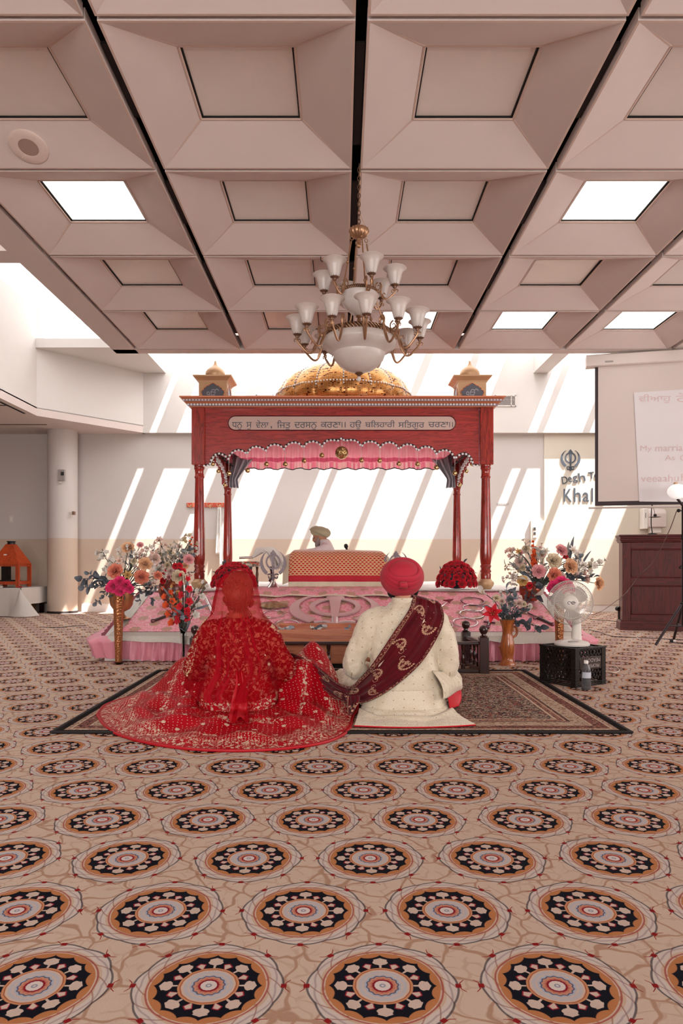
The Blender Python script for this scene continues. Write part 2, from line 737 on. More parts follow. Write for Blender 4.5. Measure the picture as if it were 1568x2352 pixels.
def coffer(mb, x0, x1, y0, y1):
    gx, gy, lip, m_, up = 0.027, 0.013, 0.012, 0.318, 0.113
    a = [(x0 + gx, y0 + gy), (x1 - gx, y0 + gy), (x1 - gx, y1 - gy), (x0 + gx, y1 - gy)]
    b = [(x0 + gx + lip, y0 + gy + lip), (x1 - gx - lip, y0 + gy + lip), (x1 - gx - lip, y1 - gy - lip), (x0 + gx + lip, y1 - gy - lip)]
    c = [(x0 + m_, y0 + m_), (x1 - m_, y0 + m_), (x1 - m_, y1 - m_), (x0 + m_, y1 - m_)]
    A = [(p[0], p[1], ZC) for p in a]
    Bv = [(p[0], p[1], ZC) for p in b]
    Cv = [(p[0], p[1], ZC + up) for p in c]
    Dv = [(p[0], p[1], ZC + up + 0.05) for p in c]
    T = [(p[0], p[1], ZC + 0.06) for p in a]
    mb.cur = 0
    for i in range(4):
        j = (i + 1) % 4
        mb.cur = 0
        mb.add([T[i], T[j], A[j], A[i]], [(0, 1, 2, 3)])
        mb.cur = 1
        mb.add([A[i], A[j], Bv[j], Bv[i]], [(0, 1, 2, 3)])
        mb.cur = 0
        mb.add([Bv[i], Bv[j], Cv[j], Cv[i]], [(0, 1, 2, 3)])
        mb.cur = 0
        mb.add([Cv[i], Cv[j], Dv[j], Dv[i]], [(0, 1, 2, 3)])
        mb.cur = 1
        p, q = Vector(Bv[i]), Vector(Cv[i])
        mb.tube([p + Vector((0, 0, 0.004)), q + Vector((0, 0, 0.0))], (0.010, 0.004), 6)
        q2 = Vector(Cv[j])
        mb.tube([q, q2], (0.009, 0.005), 6)
    mb.cur = 0


PANELS = []
for i in range(len(XL) - 1):
    for j in range(len(YL) - 1):
        coffer(ce, XL[i], XL[i + 1], YL[j], YL[j + 1])
        PANELS.append((i, j, (XL[i] + XL[i + 1]) / 2, (YL[j] + YL[j + 1]) / 2))
ce.cur = 2
ce.box(XL[0], XL[-1], YL[0], YL[-1], ZC + 0.19, ZC + 0.24)      # dark void above the slots
for k in range(len(XL)):                                        # rails seen in the long slots
    for j in range(len(YL) - 1):
        ce.box(XL[k] - 0.022, XL[k] + 0.022, YL[j] + 0.2, YL[j] + 1.0 - 0.25 * (k % 2), ZC + 0.035, ZC + 0.05)
ce.cur = 0
structure(ce.build('ceiling', [M_CEIL, M_CTRIM, plain('dark_ceiling_void', '#1c1210', 0.8)], smooth=True, angle=20))

# ---- border soffits and skylight wells
so = MB()
so.box(XL[0] - 0.27, XL[0] - 0.012, YL[0], 8.09, ZC + 0.002, ZR)           # strip along the left of the grid
so.box(XL[0] - 0.27, XR, 7.945, 8.09, ZC + 0.002, ZR)                     # strip along the back of the grid
so.box(XL[-1] + 0.012, XR, YL[0], 7.945, ZC + 0.01, ZC + 0.2)              # strip at the right
structure(so.build('trim_1', M_SOFF, smooth=False))
LX = -5.02
ls = MB()
poly = [(XLW, YF, ZC), (LX, YF, ZC), (LX, 11.48, ZC), (-3.69, UY, ZC), (-3.69, WY + 0.1, ZC), (XLW, WY + 0.1, ZC)]
ls.prism(poly, (0, 0, 0.14))
ls.cur = 1
for (xa, ya), (xb, yb) in (((LX - 0.12, YF), (LX - 0.12, 11.3)), ((LX - 1.6, 12.2), (LX - 0.14, 12.2))):
    if xa == xb:
        ls.box(xa - 0.02, xa + 0.02, ya, yb, ZC - 0.004, ZC + 0.02)
    else:
        ls.box(xa, xb, ya - 0.02, ya + 0.02, ZC - 0.004, ZC + 0.02)
for k in range(6):
    ls.box(XLW, LX - 0.14, 1.2 + 1.9 * k, 1.24 + 1.9 * k, ZC - 0.004, ZC + 0.02)
structure(ls.build('ceiling_left', [M_SOFF, M_BLACK], smooth=False))
ww = MB()
ww.box(LX - 0.1, LX, YF, 11.48, ZC + 0.12, ZR)                               # left face of the left well
ww.prism([(LX, 11.48, ZC + 0.12), (-3.69, UY, ZC + 0.12), (-3.75, UY + 0.08, ZC + 0.12), (LX - 0.06, 11.55, ZC + 0.12)], (0, 0, ZR - ZC - 0.12))
ww.box(LX, XL[0] - 0.25, YF, YF + 0.1, ZC + 0.1, ZR)
structure(ww.build('wall_well', M_PAINT, smooth=False))
structure(MB().box(-3.72, XR, UY, WY + 0.1, ZC, ZR).build('wall_upper', M_PAINT, smooth=False))
bw = MB()
bw.box(XLW, XR, WY, WY + 0.1, 0, ZC)
structure(bw.build('wall_back', M_WALL, smooth=False))
structure(MB().box(XLW - 0.1, XLW, YF, WY, 0, ZC).build('wall_left', M_WALL, smooth=False))
structure(MB().box(XR, XR + 0.1, YF, WY, 0, ZR).build('wall_right', M_WALL, smooth=False))
structure(MB().box(XLW, XR, YF - 0.1, YF, 0, ZC + 0.2).build('wall_front', M_WALL, smooth=False))
bb = MB()
bb.box(XLW, -5.4, WY - 0.02, WY, 0, 0.13).box(XLW, -5.4, WY - 0.012, WY, 0.13, 0.15)
bb.box(-4.88, XR, WY - 0.02, WY, 0, 0.13).box(-4.88, XR, WY - 0.012, WY, 0.13, 0.15)
structure(bb.build('baseboard_back', M_BASE, smooth=False))
# cream panel on the right of the wall
pn = MB().box(3.80, XR, WY - 0.035, WY, 0.13, ZC)
structure(pn.build('trim_2', M_PANELW, smooth=False, bevel=0.004))
# beams and slabs of the skylight
bm = MB()
bm.box(-3.60, -3.27, 8.09, UY, 4.45, ZR)
structure(bm.build('trim_3', M_PAINT, smooth=False))
bm = MB().box(3.57, 3.84, 8.09, UY, 4.45, ZR)
structure(bm.build('trim_4', M_PAINT, smooth=False))
bm = MB().box(LX, -3.6, 11.43, UY, 4.45, 4.6)
structure(bm.build('trim_5', M_PAINT, smooth=False))
bm = MB().box(LX, XL[0] - 0.27, 5.44, 5.66, ZC + 0.004, ZC + 0.24)
structure(bm.build('trim_6', M_SOFF, smooth=False))
bm = MB().at((-3.9, 6.25, 4.0), (0.0, 0, R(8))).box(-1.1, 1.1, -0.06, 0.06, -0.14, 0.14)
structure(bm.build('trim_7', M_PAINT, smooth=False))
# frosted roof lights (light comes through them) and unseen bars by the wall, laid out to throw its sun stripes


def frosted(name, k):
    g = G(name)
    t = g.n('ShaderNodeBsdfTranslucent')
    t.inputs[0].default_value = (k, k, k, 1)
    d = g.n('ShaderNodeBsdfDiffuse')
    d.inputs[0].default_value = (0.9, 0.9, 0.9, 1)
    mx = g.n('ShaderNodeMixShader')
    mx.inputs[0].default_value = 0.12
    g.nt.links.new(t.outputs[0], mx.inputs[1])
    g.nt.links.new(d.outputs[0], mx.inputs[2])
    return g.done(mx.outputs[0])


M_FROST = frosted('frosted_roof_panel', 0.38)
M_FROST2 = frosted('translucent_roof_bar', 0.95)  # translucent, so the unseen bars also brighten the upper wall
structure(MB().add([(LX - 0.1, YF, ZR), (XL[0] - 0.25, YF, ZR), (XL[0] - 0.25, 11.5, ZR), (LX - 0.1, 11.5, ZR)], [(0, 1, 2, 3)]).build('window_1', frosted('dimmed_roof_panel', 0.33), smooth=False))  # passes less light than the rear panel, to keep the left side darker
structure(MB().add([(XL[0] - 0.25, 8.05, ZR), (XR, 8.05, ZR), (XR, 11.6, ZR), (XL[0] - 0.25, 11.6, ZR)], [(0, 1, 2, 3)]).build('window_2', M_FROST, smooth=False))
GAP0 = 11.6
D4 = 0.4
bars = []
raw = [(-9, -3.13), (-3.01, -2.63), (-2.14, -1.80), (-1.62, -1.10), (-0.37, 0.31), (0.52, 0.65), (1.42, 1.57), (2.31, 2.45), (2.95, 3.91), (4.07, 4.2), (4.92, 5.06), (5.75, 5.9), (6.55, 9)]
br = MB()
for a, b in raw:                       # measured at height 2.6 on the wall -> shifted along the sun to the roof
    o = D4 * (ZR - 4.45)
    x0, x1 = max(a + o, LX - 0.1), min(b + o, XR + 0.1)
    br.add([(x0, GAP0, ZR), (x1, GAP0, ZR), (x1, WY + 0.1, ZR), (x0, WY + 0.1, ZR)], [(0, 1, 2, 3)])
structure(br.build('window_3', M_FROST2, smooth=False))

# ---- camera, sun, sky
cam = bpy.data.cameras.new('camera')
co = bpy.data.objects.new('camera', cam)
COL.objects.link(co)
co.location = (0, 0, CZ)
co.rotation_euler = (R(90), 0, 0)
cam.sensor_fit = 'VERTICAL'
cam.sensor_height = 36
cam.sensor_width = 24
cam.lens = 36 * F / 2352
cam.shift_y = (HY - 1176) / 2352
cam.clip_start = 0.05
SC.camera = co
sd = bpy.data.lights.new('sun', 'SUN')
sd.energy = 22
sd.angle = R(0.6)
sd.color = (1.0, 0.985, 0.975)
so_ = bpy.data.objects.new('sun', sd)
COL.objects.link(so_)
so_.rotation_euler = Vector((-0.4, 0.2, -1)).to_track_quat('-Z', 'Y').to_euler()
so_.location = (3, 5, 9)
w = bpy.data.worlds.new('sky')
SC.world = w
w.use_nodes = True
w.node_tree.nodes['Background'].inputs[0].default_value = (1.0, 0.98, 0.96, 1)
w.node_tree.nodes['Background'].inputs[1].default_value = 1.3


def area(name, loc, aim, sx, sy, power, col=(1, 1, 1)):
    a = bpy.data.lights.new(name, 'AREA')
    a.shape = 'RECTANGLE'
    a.size, a.size_y = sx, sy
    a.energy = power
    a.color = col
    o = bpy.data.objects.new(name, a)
    COL.objects.link(o)
    o.location = loc
    o.rotation_euler = Vector(aim).to_track_quat('-Z', 'Y').to_euler()
    return o


fr = area('fill_light', (-0.5, YF + 0.05, 1.35), (0, 1, -0.08), 8.0, 2.0, 195, (1.0, 0.97, 0.95))  # unseen area light added behind the camera as front fill
fr.data.spread = R(110)
area('fill_light', (XR - 0.05, 3.5, 1.7), (-1, 0, 0), 6.0, 2.2, 190, (1.0, 0.96, 0.94))  # unseen area light added at the right to brighten the canopy
SC.cycles.max_bounces = 6
SC.cycles.diffuse_bounces = 3
SC.cycles.glossy_bounces = 3
SC.cycles.transmission_bounces = 6
SC.cycles.transparent_max_bounces = 10
SC.cycles.caustics_reflective = False
SC.cycles.caustics_refractive = False
SC.cycles.use_adaptive_sampling = True
SC.cycles.adaptive_threshold = 0.1
SC.cycles.adaptive_min_samples = 10
SC.view_settings.view_transform = 'Standard'
SC.view_settings.look = 'None'
SC.view_settings.exposure = 0.0
SC.view_settings.gamma = 1.0

# ---- ceiling panels
M_PAN = plain('frosted_panel_unlit', '#e4d8cf', 0.30, var=0.05, scale=5)


def lit_panel():
    g = G('frosted_panel_lit')
    x, y, z = g.xyz()
    e = (x.abs().max(y.abs()))
    n = g.noise(g.coord(), 9, 2)
    f = 1 - g.ss(e + (n - 0.5) * 0.05, 0.20, 0.30) * 0.55
    return g.done(g.bsdf(lin('#e0d6cf'), 0.4, emit=(1.0, 0.97, 0.94, 1), emit_s=f * 3.2))


M_PANL = lit_panel()
M_PFR = plain('panel_black_edge', '#0e0a09', 0.6)
pz = ZC + 0.113 + 0.014
pd = MB().box(-0.272, 0.272, -0.272, 0.272, 0, 0.012)
pdu, pdl = pd.mesh('diffuser', smooth=False), pd.mesh('diffuser', smooth=False)
pdu.materials.append(M_PAN)
pdl.materials.append(M_PANL)
pf = MB()
for sx in (-1, 1):
    pf.box(min(sx * 0.272, sx * 0.2885), max(sx * 0.272, sx * 0.2885), -0.2885, 0.2885, -0.006, 0.03)
    pf.box(-0.272, 0.272, min(sx * 0.272, sx * 0.2885), max(sx * 0.272, sx * 0.2885), -0.006, 0.03)
pfm = pf.mesh('panel_frame', smooth=False)
pfm.materials.append(M_PFR)
J0 = len(YL) - 1
LIT = {(0, J0 - 3), (3, J0 - 3), (2, J0 - 1), (3, J0 - 1), (4, J0 - 1)}
rown = {J0 - 1: 'row nearest the skylight', J0 - 2: 'second row from the skylight', J0 - 3: 'row of the chandelier chain', J0 - 4: 'row before the chandelier'}
coln = {0: 'leftmost column', 1: 'first left of chandelier', 2: 'first right of chandelier', 3: 'second right of chandelier', 4: 'third right of chandelier'}
for i, j, x, y in PANELS:
    if j < J0 - 4 or i > 4 or (i == 4 and j < J0 - 2):
        continue
    on = (i, j) in LIT
    t = thing('ceiling_light', ('lit white' if on else 'unlit frosted') + ' square ceiling panel, ' + coln[i] + ', ' + rown[j], 'ceiling light', (x, y, pz), 'ceiling light panels in the coffered ceiling')
    put('diffuser', pdl if on else pdu, t, (x, y, pz))
    put('panel_frame', pfm, t, (x, y, pz))
# unseen rows over the viewer keep the ceiling closed
cl = MB()
for i, j, x, y in PANELS:
    if j < J0 - 4 or i > 4 or (i == 4 and j < J0 - 2):
        cl.box(x - 0.288, x + 0.288, y - 0.288, y + 0.288, pz, pz + 0.012)
structure(cl.build('ceiling_panels', M_PAN, smooth=False))

# loudspeaker in the slope of the left coffer of the nearest row
p1 = Vector((0, -0.305, 0.113)).normalized()                     # along the slope, towards the viewer it rises
c = Vector(((XL[0] + XL[1]) / 2 - 0.135, YL[J0 - 3] - 0.16, ZC + 0.05))
nrm = Vector((0, -0.113, -0.305)).normalized()
sp = thing('ceiling_speaker', 'round white ceiling speaker with grey grille in the nearest left coffer', 'speaker', c)
q = face_dir(nrm)
mb = MB()
mb.M = Matrix.Translation(c) @ q.to_4x4()
mb.lathe([(0.058, -0.004), (0.058, 0.007), (0.105, 0.010), (0.111, 0.006), (0.113, -0.004)], 40, cap=False)
for k in range(4):
    a = PI / 4 + k * PI / 2
    mb.ball((0.09 * math.cos(a), 0.09 * math.sin(a), 0.0095), 0.004, 8, 5)
mb.build('speaker_ring', plain('speaker_ring_white', '#d8c3b8', 0.6), sp)
mb = MB()
mb.M = Matrix.Translation(c) @ q.to_4x4()
mb.lathe([(0.0, 0.006), (0.04, 0.0055), (0.060, 0.004)], 40, cap=False)
mb.build('speaker_grille', plain('speaker_grille', '#a98d80', 0.7, bump=0.6, bscale=900), sp)
# ceiling hook
hk = thing('ceiling_hook', 'small dark wire hook on the ceiling rail left of the chandelier', 'hook', (-0.165, YL[J0 - 2] + 0.01, ZC))
mb = MB()
b0 = Vector((-0.165, YL[J0 - 2] + 0.01, ZC))
mb.tube(smooth_path([b0 + Vector(p) for p in ((0, 0, 0.0), (0.0, 0, -0.025), (0.006, 0, -0.034), (0.02, 0, -0.036), (0.032, 0, -0.028))], 14), 0.003, 6)
mb.build('wire', M_BLACK, hk)
# ================================================================== stage, canopy and what stands on them
M_CHERRY = wood('red_cherry_wood', '#5e1210', '#b8382a', 0.22, axis=2, coat=0.5)
M_CHERRYX = wood('red_cherry_board', '#74130f', '#b8322a', 0.35, axis=0, coat=0.2)
M_GOLDP = plain('antique_gold_paint', '#c9a27c', 0.4, metal=0.3, var=0.12, scale=6)
M_ORANGE = plain('terracotta_gold_paint', '#c97a56', 0.4, metal=0.2, var=0.06)
M_PEARL = plain('pearl_lamp', '#eef0f2', 0.15, spec=0.8)
M_PEARLB = plain('pearl_backing', '#9c8790', 0.5)
M_GREY = plain('slate_lettering', '#4b525c', 0.5)
M_SIGN = plain('rose_beige_sign', '#cfb2a6', 0.5)
M_DARKTRIM = plain('charcoal_edge', '#262326', 0.5)
M_SILVER = plain('polished_silver', '#d8d4d2', 0.18, metal=1.0)
M_STEEL = plain('brushed_pale_steel', '#dccfcd', 0.3, metal=0.75)
M_DWOOD = wood('dark_walnut', '#140807', '#3b1a15', 0.28, axis=2, coat=0.5)
M_DWOODX = wood('dark_walnut_rail', '#140807', '#3b1a15', 0.28, axis=0, coat=0.5)
M_BOXW = wood('orange_brown_wood', '#a45236', '#cf8660', 0.4, axis=0, scale=3)


def z_ramp(Y):
    return 0.24 + 0.30 * (Y - 6.45)


def ramp_px(x, y, up=0.0):
    k = (y - HY) / F
    Y = (2.595 - up) / (0.3 + k)
    return Vector(((x - CX) * Y / F, Y, CZ - (y - HY) * Y / F))


DZ = 0.60
PX0, PX1, PF, PR, PB = -2.22, 2.22, 6.45, 7.62, 11.6


def pink_satin(name, col='#ee8fa2', alt='#f3aab6'):
    g = G(name)
    n = g.noise(g.coord(), 5, 3)
    c = g.mix(n, lin(col), lin(alt))
    p = g.bsdf(c, 0.42, spec=0.4, sheen=0.3)
    t = g.n('ShaderNodeBsdfTranslucent')
    g.put(t.inputs[0], c)
    mx = g.n('ShaderNodeMixShader')
    mx.inputs[0].default_value = 0.2
    g.nt.links.new(p, mx.inputs[1])
    g.nt.links.new(t.outputs[0], mx.inputs[2])
    return g.done(mx.outputs[0])


M_SKIRT = pink_satin('pink_satin_skirt')


def brocade():
    g = G('pink_brocade')
    x, y, z = g.xyz()
    a = g.noise(g.vec(x, y), 42, 4, 0.65, 1.0)
    c = g.mix(g.ss(a, 0.40, 0.62), lin('#e5788c'), lin('#f3b3b9'))
    c = g.mix(g.ss(g.noise(g.vec(x + 3, y), 60, 2, 0.6), 0.6, 0.68), c, lin('#f7dcd8'))

    def motif(ox, oy):
        u = (x - ox).wrap(0.15, -0.15)
        v = (y - oy).wrap(0.14, -0.14)
        r = (u * u + v * v * 0.8).sqrt()
        th = g.m('ARCTAN2', v, u)
        return 1 - g.ss(r - (th * 6.0).cos() * 0.006, 0.045, 0.058), r
    m1, r1 = motif(0, 0)
    m2, r2 = motif(0.15, 0.14)
    mm = m1.max(m2)
    n = g.noise(g.vec(x, y, 5), 130, 2)
    c = g.mix(mm * g.ss(n, 0.36, 0.5), c, lin('#b08a6a'))
    return g.done(g.bsdf(c, 0.55, bump=a, bump_d=0.003, bump_s=0.5))


M_BROC = brocade()
M_LACE = plain('silver_lace_border', '#c3bab0', 0.4, metal=0.35, var=0.12, scale=60, bump=0.8, bscale=260)
M_WCLOTH = plain('white_sheet', '#eee9e4', 0.8, var=0.03)
M_CREAM = plain('cream_satin_border', '#dccdb4', 0.4, metal=0.15, var=0.1, scale=30)

# ---- stage
st = thing('stage', 'low pink skirted stage with sloping front under the wooden canopy', 'stage', (0, 8.5, 0))
mb = MB()
prof = [(PF + 0.02, 0), (PF + 0.02, z_ramp(PF) - 0.012), (PR, DZ - 0.012), (PB, DZ - 0.012), (PB, 0)]
mb.prism([(PX0 + 0.02, a, b) for a, b in prof], (PX1 - PX0 - 0.04, 0, 0))
mb.build('platform', plain('platform_board', '#d9d2cd', 0.7), st, smooth=False)
mb = MB()
mb.grid(lambda u, v: (lerp(PX0, PX1, u), lerp(PR - 0.03, PB, v), DZ + 0.002 + 0.006 * math.sin(17 * u + 9 * v) * math.sin(23 * v)), 60, 40)
mb.build('white_sheet', M_WCLOTH, st)


def skirt_path(u):
    L1, L2 = 1.5, PX1 - PX0
    T = L1 * 2 + L2
    s = u * T
    if s < L1:
        t = s / L1
        return Vector((PX0, lerp(PR + 0.3, PF, t), 0)), Vector((-1, 0, 0)), lerp(PR + 0.3, PF, t)
    if s < L1 + L2:
        return Vector((PX0 + s - L1, PF, 0)), Vector((0, -1, 0)), PF
    t = (s - L1 - L2) / L1
    return Vector((PX1, lerp(PF, PR + 0.3, t), 0)), Vector((1, 0, 0)), lerp(PF, PR + 0.3, t)


def skirt_fn(u, v):
    p, nrm, Y = skirt_path(u)
    # soft outward belly at the two corners, pleats all along
    cu = min(abs(u - 1.5 / 7.44), abs(u - 5.94 / 7.44)) * 7.44
    corner = math.exp(-(cu / 0.30) ** 2)
    nv = p.copy()
    d = nrm.copy()
    if corner > 0.02:
        sx = -1 if u < 0.5 else 1
        d = (nrm * (1 - corner * 0.4) + Vector((sx, -0.3, 0)) * corner * 0.7).normalized()
    ph = u * 7.44 / 0.085 * 2 * PI
    amp = 0.006 + 0.030 * v
    off = 0.012 + amp * (math.sin(ph + 1.3 * math.sin(u * 40)) + 0.45 * math.sin(2.3 * ph + 5 * v)) + corner * 0.16 * (1 - 0.85 * v) * min(1, v * 6) + 0.02 * v
    top = min(DZ, z_ramp(Y)) - 0.004
    q = nv + d * off
    q.z = lerp(top, 0.006 + 0.03 * corner, v)
    return q


mb = MB()
mb.grid(skirt_fn, 720, 10)
mb.build('skirt', M_SKIRT, st, angle=180)
# brocade sheet with a lace border along its front and sides
sh = thing('display_cloth', 'pink floral brocade cloth with silver border spread over the sloping stage front', 'cloth', (0, 7.0, 0.4))


def sheet(u, v, lift=0.004):
    X_ = lerp(-2.12, 2.14, u)
    Y = lerp(PF + 0.035, PR + 0.06, v)
    z = min(z_ramp(Y), DZ) + lift + 0.004 * math.sin(37 * u + 20 * v) * math.sin(25 * v + 3)
    return Vector((X_, Y, z))


mb = MB()
mb.grid(lambda u, v: sheet(u, v), 180, 40)
mb.build('sheet', M_BROC, sh)
mb = MB()
mb.grid(lambda u, v: Vector((lerp(-2.14, 2.16, u), interp(v, [0, 0.6, 1], [PF - 0.088 - 0.008 * math.sin(50 * u), PF - 0.066, PF + 0.035]), interp(v, [0, 0.6, 1], [0.180 + 0.014 * math.sin(26 * u) + 0.008 * math.sin(57 * u), 0.238, z_ramp(PF + 0.035) + 0.014]))), 180, 5)
mb.grid(lambda u, v: sheet(u * 0.016 - 0.004, v, 0.009), 4, 40)
mb.grid(lambda u, v: sheet(1.004 - u * 0.016, v, 0.009), 4, 40)
mb.build('lace_border', M_LACE, sh)
mb = MB()
mb.grid(lambda u, v: Vector((lerp(-2.12, 2.14, u), PF + 0.033 + 0.010 * v, z_ramp(PF + 0.033 + 0.010 * v) + 0.016)), 180, 1)
mb.build('piping', M_DARKTRIM, sh)
mb = MB()
mb.grid(lambda u, v: sheet(u, 0.955 + v * 0.045, 0.012 + 0.01 * math.sin(44 * u) * math.sin(17 * u)), 180, 3)
mb.build('rear_border', M_LACE, sh)
# small pink runner at the foot of the scripture
rn = thing('runner_cloth', 'narrow pink runner with wavy cream edge below the red scripture cover', 'cloth', (-0.2, 7.8, DZ))


def runner(u, v):
    Y = lerp(PR - 0.20, 8.75, v)
    return Vector((lerp(-1.03, 0.60, u), Y, min(z_ramp(Y), DZ) + 0.017 + (1 - v) * 0.008 * (1 + math.sin(24 * u)) + 0.002 * math.sin(50 * u)))


mb = MB()
mb.grid(runner, 80, 12)
mb.build('runner', M_BROC, rn)
mb = MB()
mb.grid(lambda u, v: runner(u, v * 0.035 - 0.01) + Vector((0, 0, 0.004)), 80, 2)
mb.build('cream_edge', M_CREAM, rn)

# ---- canopy
CF, CB, CXm = 8.20, 10.25, 0.012
HW = 1.684
ca = thing('canopy', 'carved red wooden canopy with four turned posts and gold dome over the scripture', 'canopy', (CXm, 9.2, DZ))


def zz(y, Y=CF):
    return CZ - (y - HY) * Y / F


post_prof = [(0.0, 0.10), (0.054, 0.10), (0.054, 0.118), (0.060, 0.118), (0.062, 0.17), (0.056, 0.19), (0.064, 0.20), (0.066, 0.212), (0.060, 0.222), (0.054, 0.24), (0.060, 0.255), (0.066, 0.265), (0.062, 0.28), (0.056, 0.287), (0.060, 0.30), (0.067, 0.36), (0.0685, 0.43), (0.066, 0.55), (0.061, 0.80), (0.055, 1.05), (0.050, 1.27), (0.050, 1.30), (0.057, 1.305), (0.058, 1.32), (0.052, 1.33), (0.050, 1.36), (0.053, 1.395), (0.060, 1.41), (0.062, 1.425), (0.058, 1.432), (0.060, 1.445), (0.060, 1.46)]
foot_prof = [(0.0, 0.0), (0.062, 0.0), (0.066, 0.01), (0.088, 0.035), (0.097, 0.062), (0.092, 0.085), (0.072, 0.100), (0.068, 0.112), (0.062, 0.118), (0, 0.118)]
zt = 2.058
for (X_, Y_) in ((CXm - HW, CF), (CXm + HW, CF), (CXm - HW, CB), (CXm + HW, CB)):
    o = MB().lathe(post_prof, 32, (X_, Y_, DZ + 0.004)).build('post', M_CHERRY, ca, label='glossy turned red wood post')
    f_ = MB().lathe(foot_prof, 28, (X_, Y_, DZ + 0.004)).build('post_foot', M_GOLDP, ca, label='bulbous gold post foot')
    MB().box(X_ - 0.077, X_ + 0.077, Y_ - 0.077, Y_ + 0.077, zt, 2.725).build('corner_block', M_CHERRY, ca, smooth=False, bevel=0.006)

# scalloped front board (cusps and crowns read from the photo, left half)
half = [(210, 1110), (262, 1108), (278, 1050), (310, 1008), (350, 995), (395, 1008), (440, 1045), (452, 1010), (485, 975), (530, 962), (575, 972), (615, 1000), (628, 968), (660, 940), (705, 930), (750, 942), (790, 970), (805, 940), (835, 918), (880, 910), (925, 920), (965, 955), (980, 925), (1012, 900), (1060, 890), (1105, 902), (1145, 940), (1160, 910), (1195, 888), (1240, 882), (1285, 895), (1318, 930), (1335, 900), (1365, 875), (1420, 868), (1470, 874), (1492, 862), (1503, 850)]
HP = [((420 + a / 4.126 - 784.3) * CF / F, zz(800 + b / 4.126)) for a, b in half]
edge = [(x, z) for x, z in HP] + [(-x, z) for x, z in HP[-2::-1]]
edge = [(x + CXm - 0.012, z) for x, z in edge]


def scallop_board(mb, pts, y0, y1, top, swap=None):
    """board between the scallop line and a level top"""
    vs, fs = [], []
    for (x, z) in pts:
        for y in (y0, y1):
            vs.append((x, y, z))
            vs.append((x, y, top))
    n = len(pts)
    for i in range(n - 1):
        a, b = i * 4, (i + 1) * 4
        fs += [(a, b, b + 1, a + 1), (b + 2, a + 2, a + 3, b + 3), (a + 2, b + 2, b, a), (a + 1, b + 1, b + 3, a + 3)]
    fs += [(0, 1, 3, 2), ((n - 1) * 4 + 1, (n - 1) * 4, (n - 1) * 4 + 2, (n - 1) * 4 + 3)]
    if swap:
        vs = [swap(*p) for p in vs]
    mb.add(vs, fs)


mb = MB()
scallop_board(mb, edge, CF - 0.045, CF + 0.005, 2.725)
mb.build('front_board', M_CHERRYX, ca, smooth=False)
mb = MB().box(CXm - HW + 0.077, CXm + HW - 0.077, CB - 0.005, CB + 0.045, 2.64, 2.725)
mb.build('rear_rail', M_CHERRYX, ca, smooth=False)
mid = (CF + CB) / 2
ks = (CB - CF - 0.15) / (edge[-1][0] - edge[0][0])
M_CHERRYY = wood('red_cherry_side', '#74130f', '#b8322a', 0.35, axis=1, coat=0.2)
side = [((x - CXm) * ks, z) for x, z in edge]
for s in (-1, 1):
    mb = MB()
    scallop_board(mb, side, -0.025, 0.025, 2.725, swap=lambda x, y, z: (CXm + s * (HW + 0.03) + y, mid + x, z))
    mb.build('side_board', M_CHERRYY, ca, smooth=False)
# charcoal edging and lamps along the scallops
mb = MB()
mb.tube([(x, CF - 0.05, z - 0.002) for x, z in edge], 0.009, 6)
mb.build('scallop_edging', M_DARKTRIM, ca)


def beads_on(pts, step, r, seg=8):
    mb = MB()
    P = [Vector(p) for p in pts]
    d = 0.0
    for a, b in zip(P, P[1:]):
        L = (b - a).length
        while d < L:
            mb.ball(a.lerp(b, d / L), r, seg, 5)
            d += step
        d -= L
    return mb


beads_on([(x, CF - 0.056, z - 0.012) for x, z in edge], 0.043, 0.014).build('scallop_lamps', M_PEARL, ca)
for s in (-1, 1):
    beads_on([(CXm + s * (HW - 0.0), mid + x, z - 0.012) for x, z in side], 0.036, 0.016).build('side_lamps', M_PEARL, ca)
# flaring cornice with two rows of lamps
E = 0.077
corn = [(2.725, 0.015), (2.742, 0.02), (2.745, 0.03), (2.775, 0.065), (2.815, 0.10), (2.818, 0.115), (2.832, 0.118), (2.834, 0.02)]
mb = MB()
rings = []
for z, f_ in corn:
    x0, x1, y0, y1 = CXm - HW - E - f_, CXm + HW + E + f_, CF - E - f_, CB + E + f_
    rings.append([(x0, y0, z), (x1, y0, z), (x1, y1, z), (x0, y1, z)])
mb.loft(rings)
mb.build('cornice', M_ORANGE, ca, smooth=False)
for nm, z, f_, r, stp in (('lamp_strip', 2.748, 0.048, 0.0135, 0.0362), ('lamp_strip', 2.79, 0.092, 0.0095, 0.0362)):
    x0, x1, y0 = CXm - HW - E - f_ + 0.02, CXm + HW + E + f_ - 0.02, CF - E - f_
    bd = beads_on([(x0, y0, z), (x1, y0, z)], stp, r, 10)
    bd.cur = 1
    bd.box(x0 - 0.01, x1 + 0.01, y0 + 0.002, y0 + 0.012, z - r * 1.25, z + r * 1.25)
    bd.build(nm, [M_PEARL, M_PEARLB], ca)
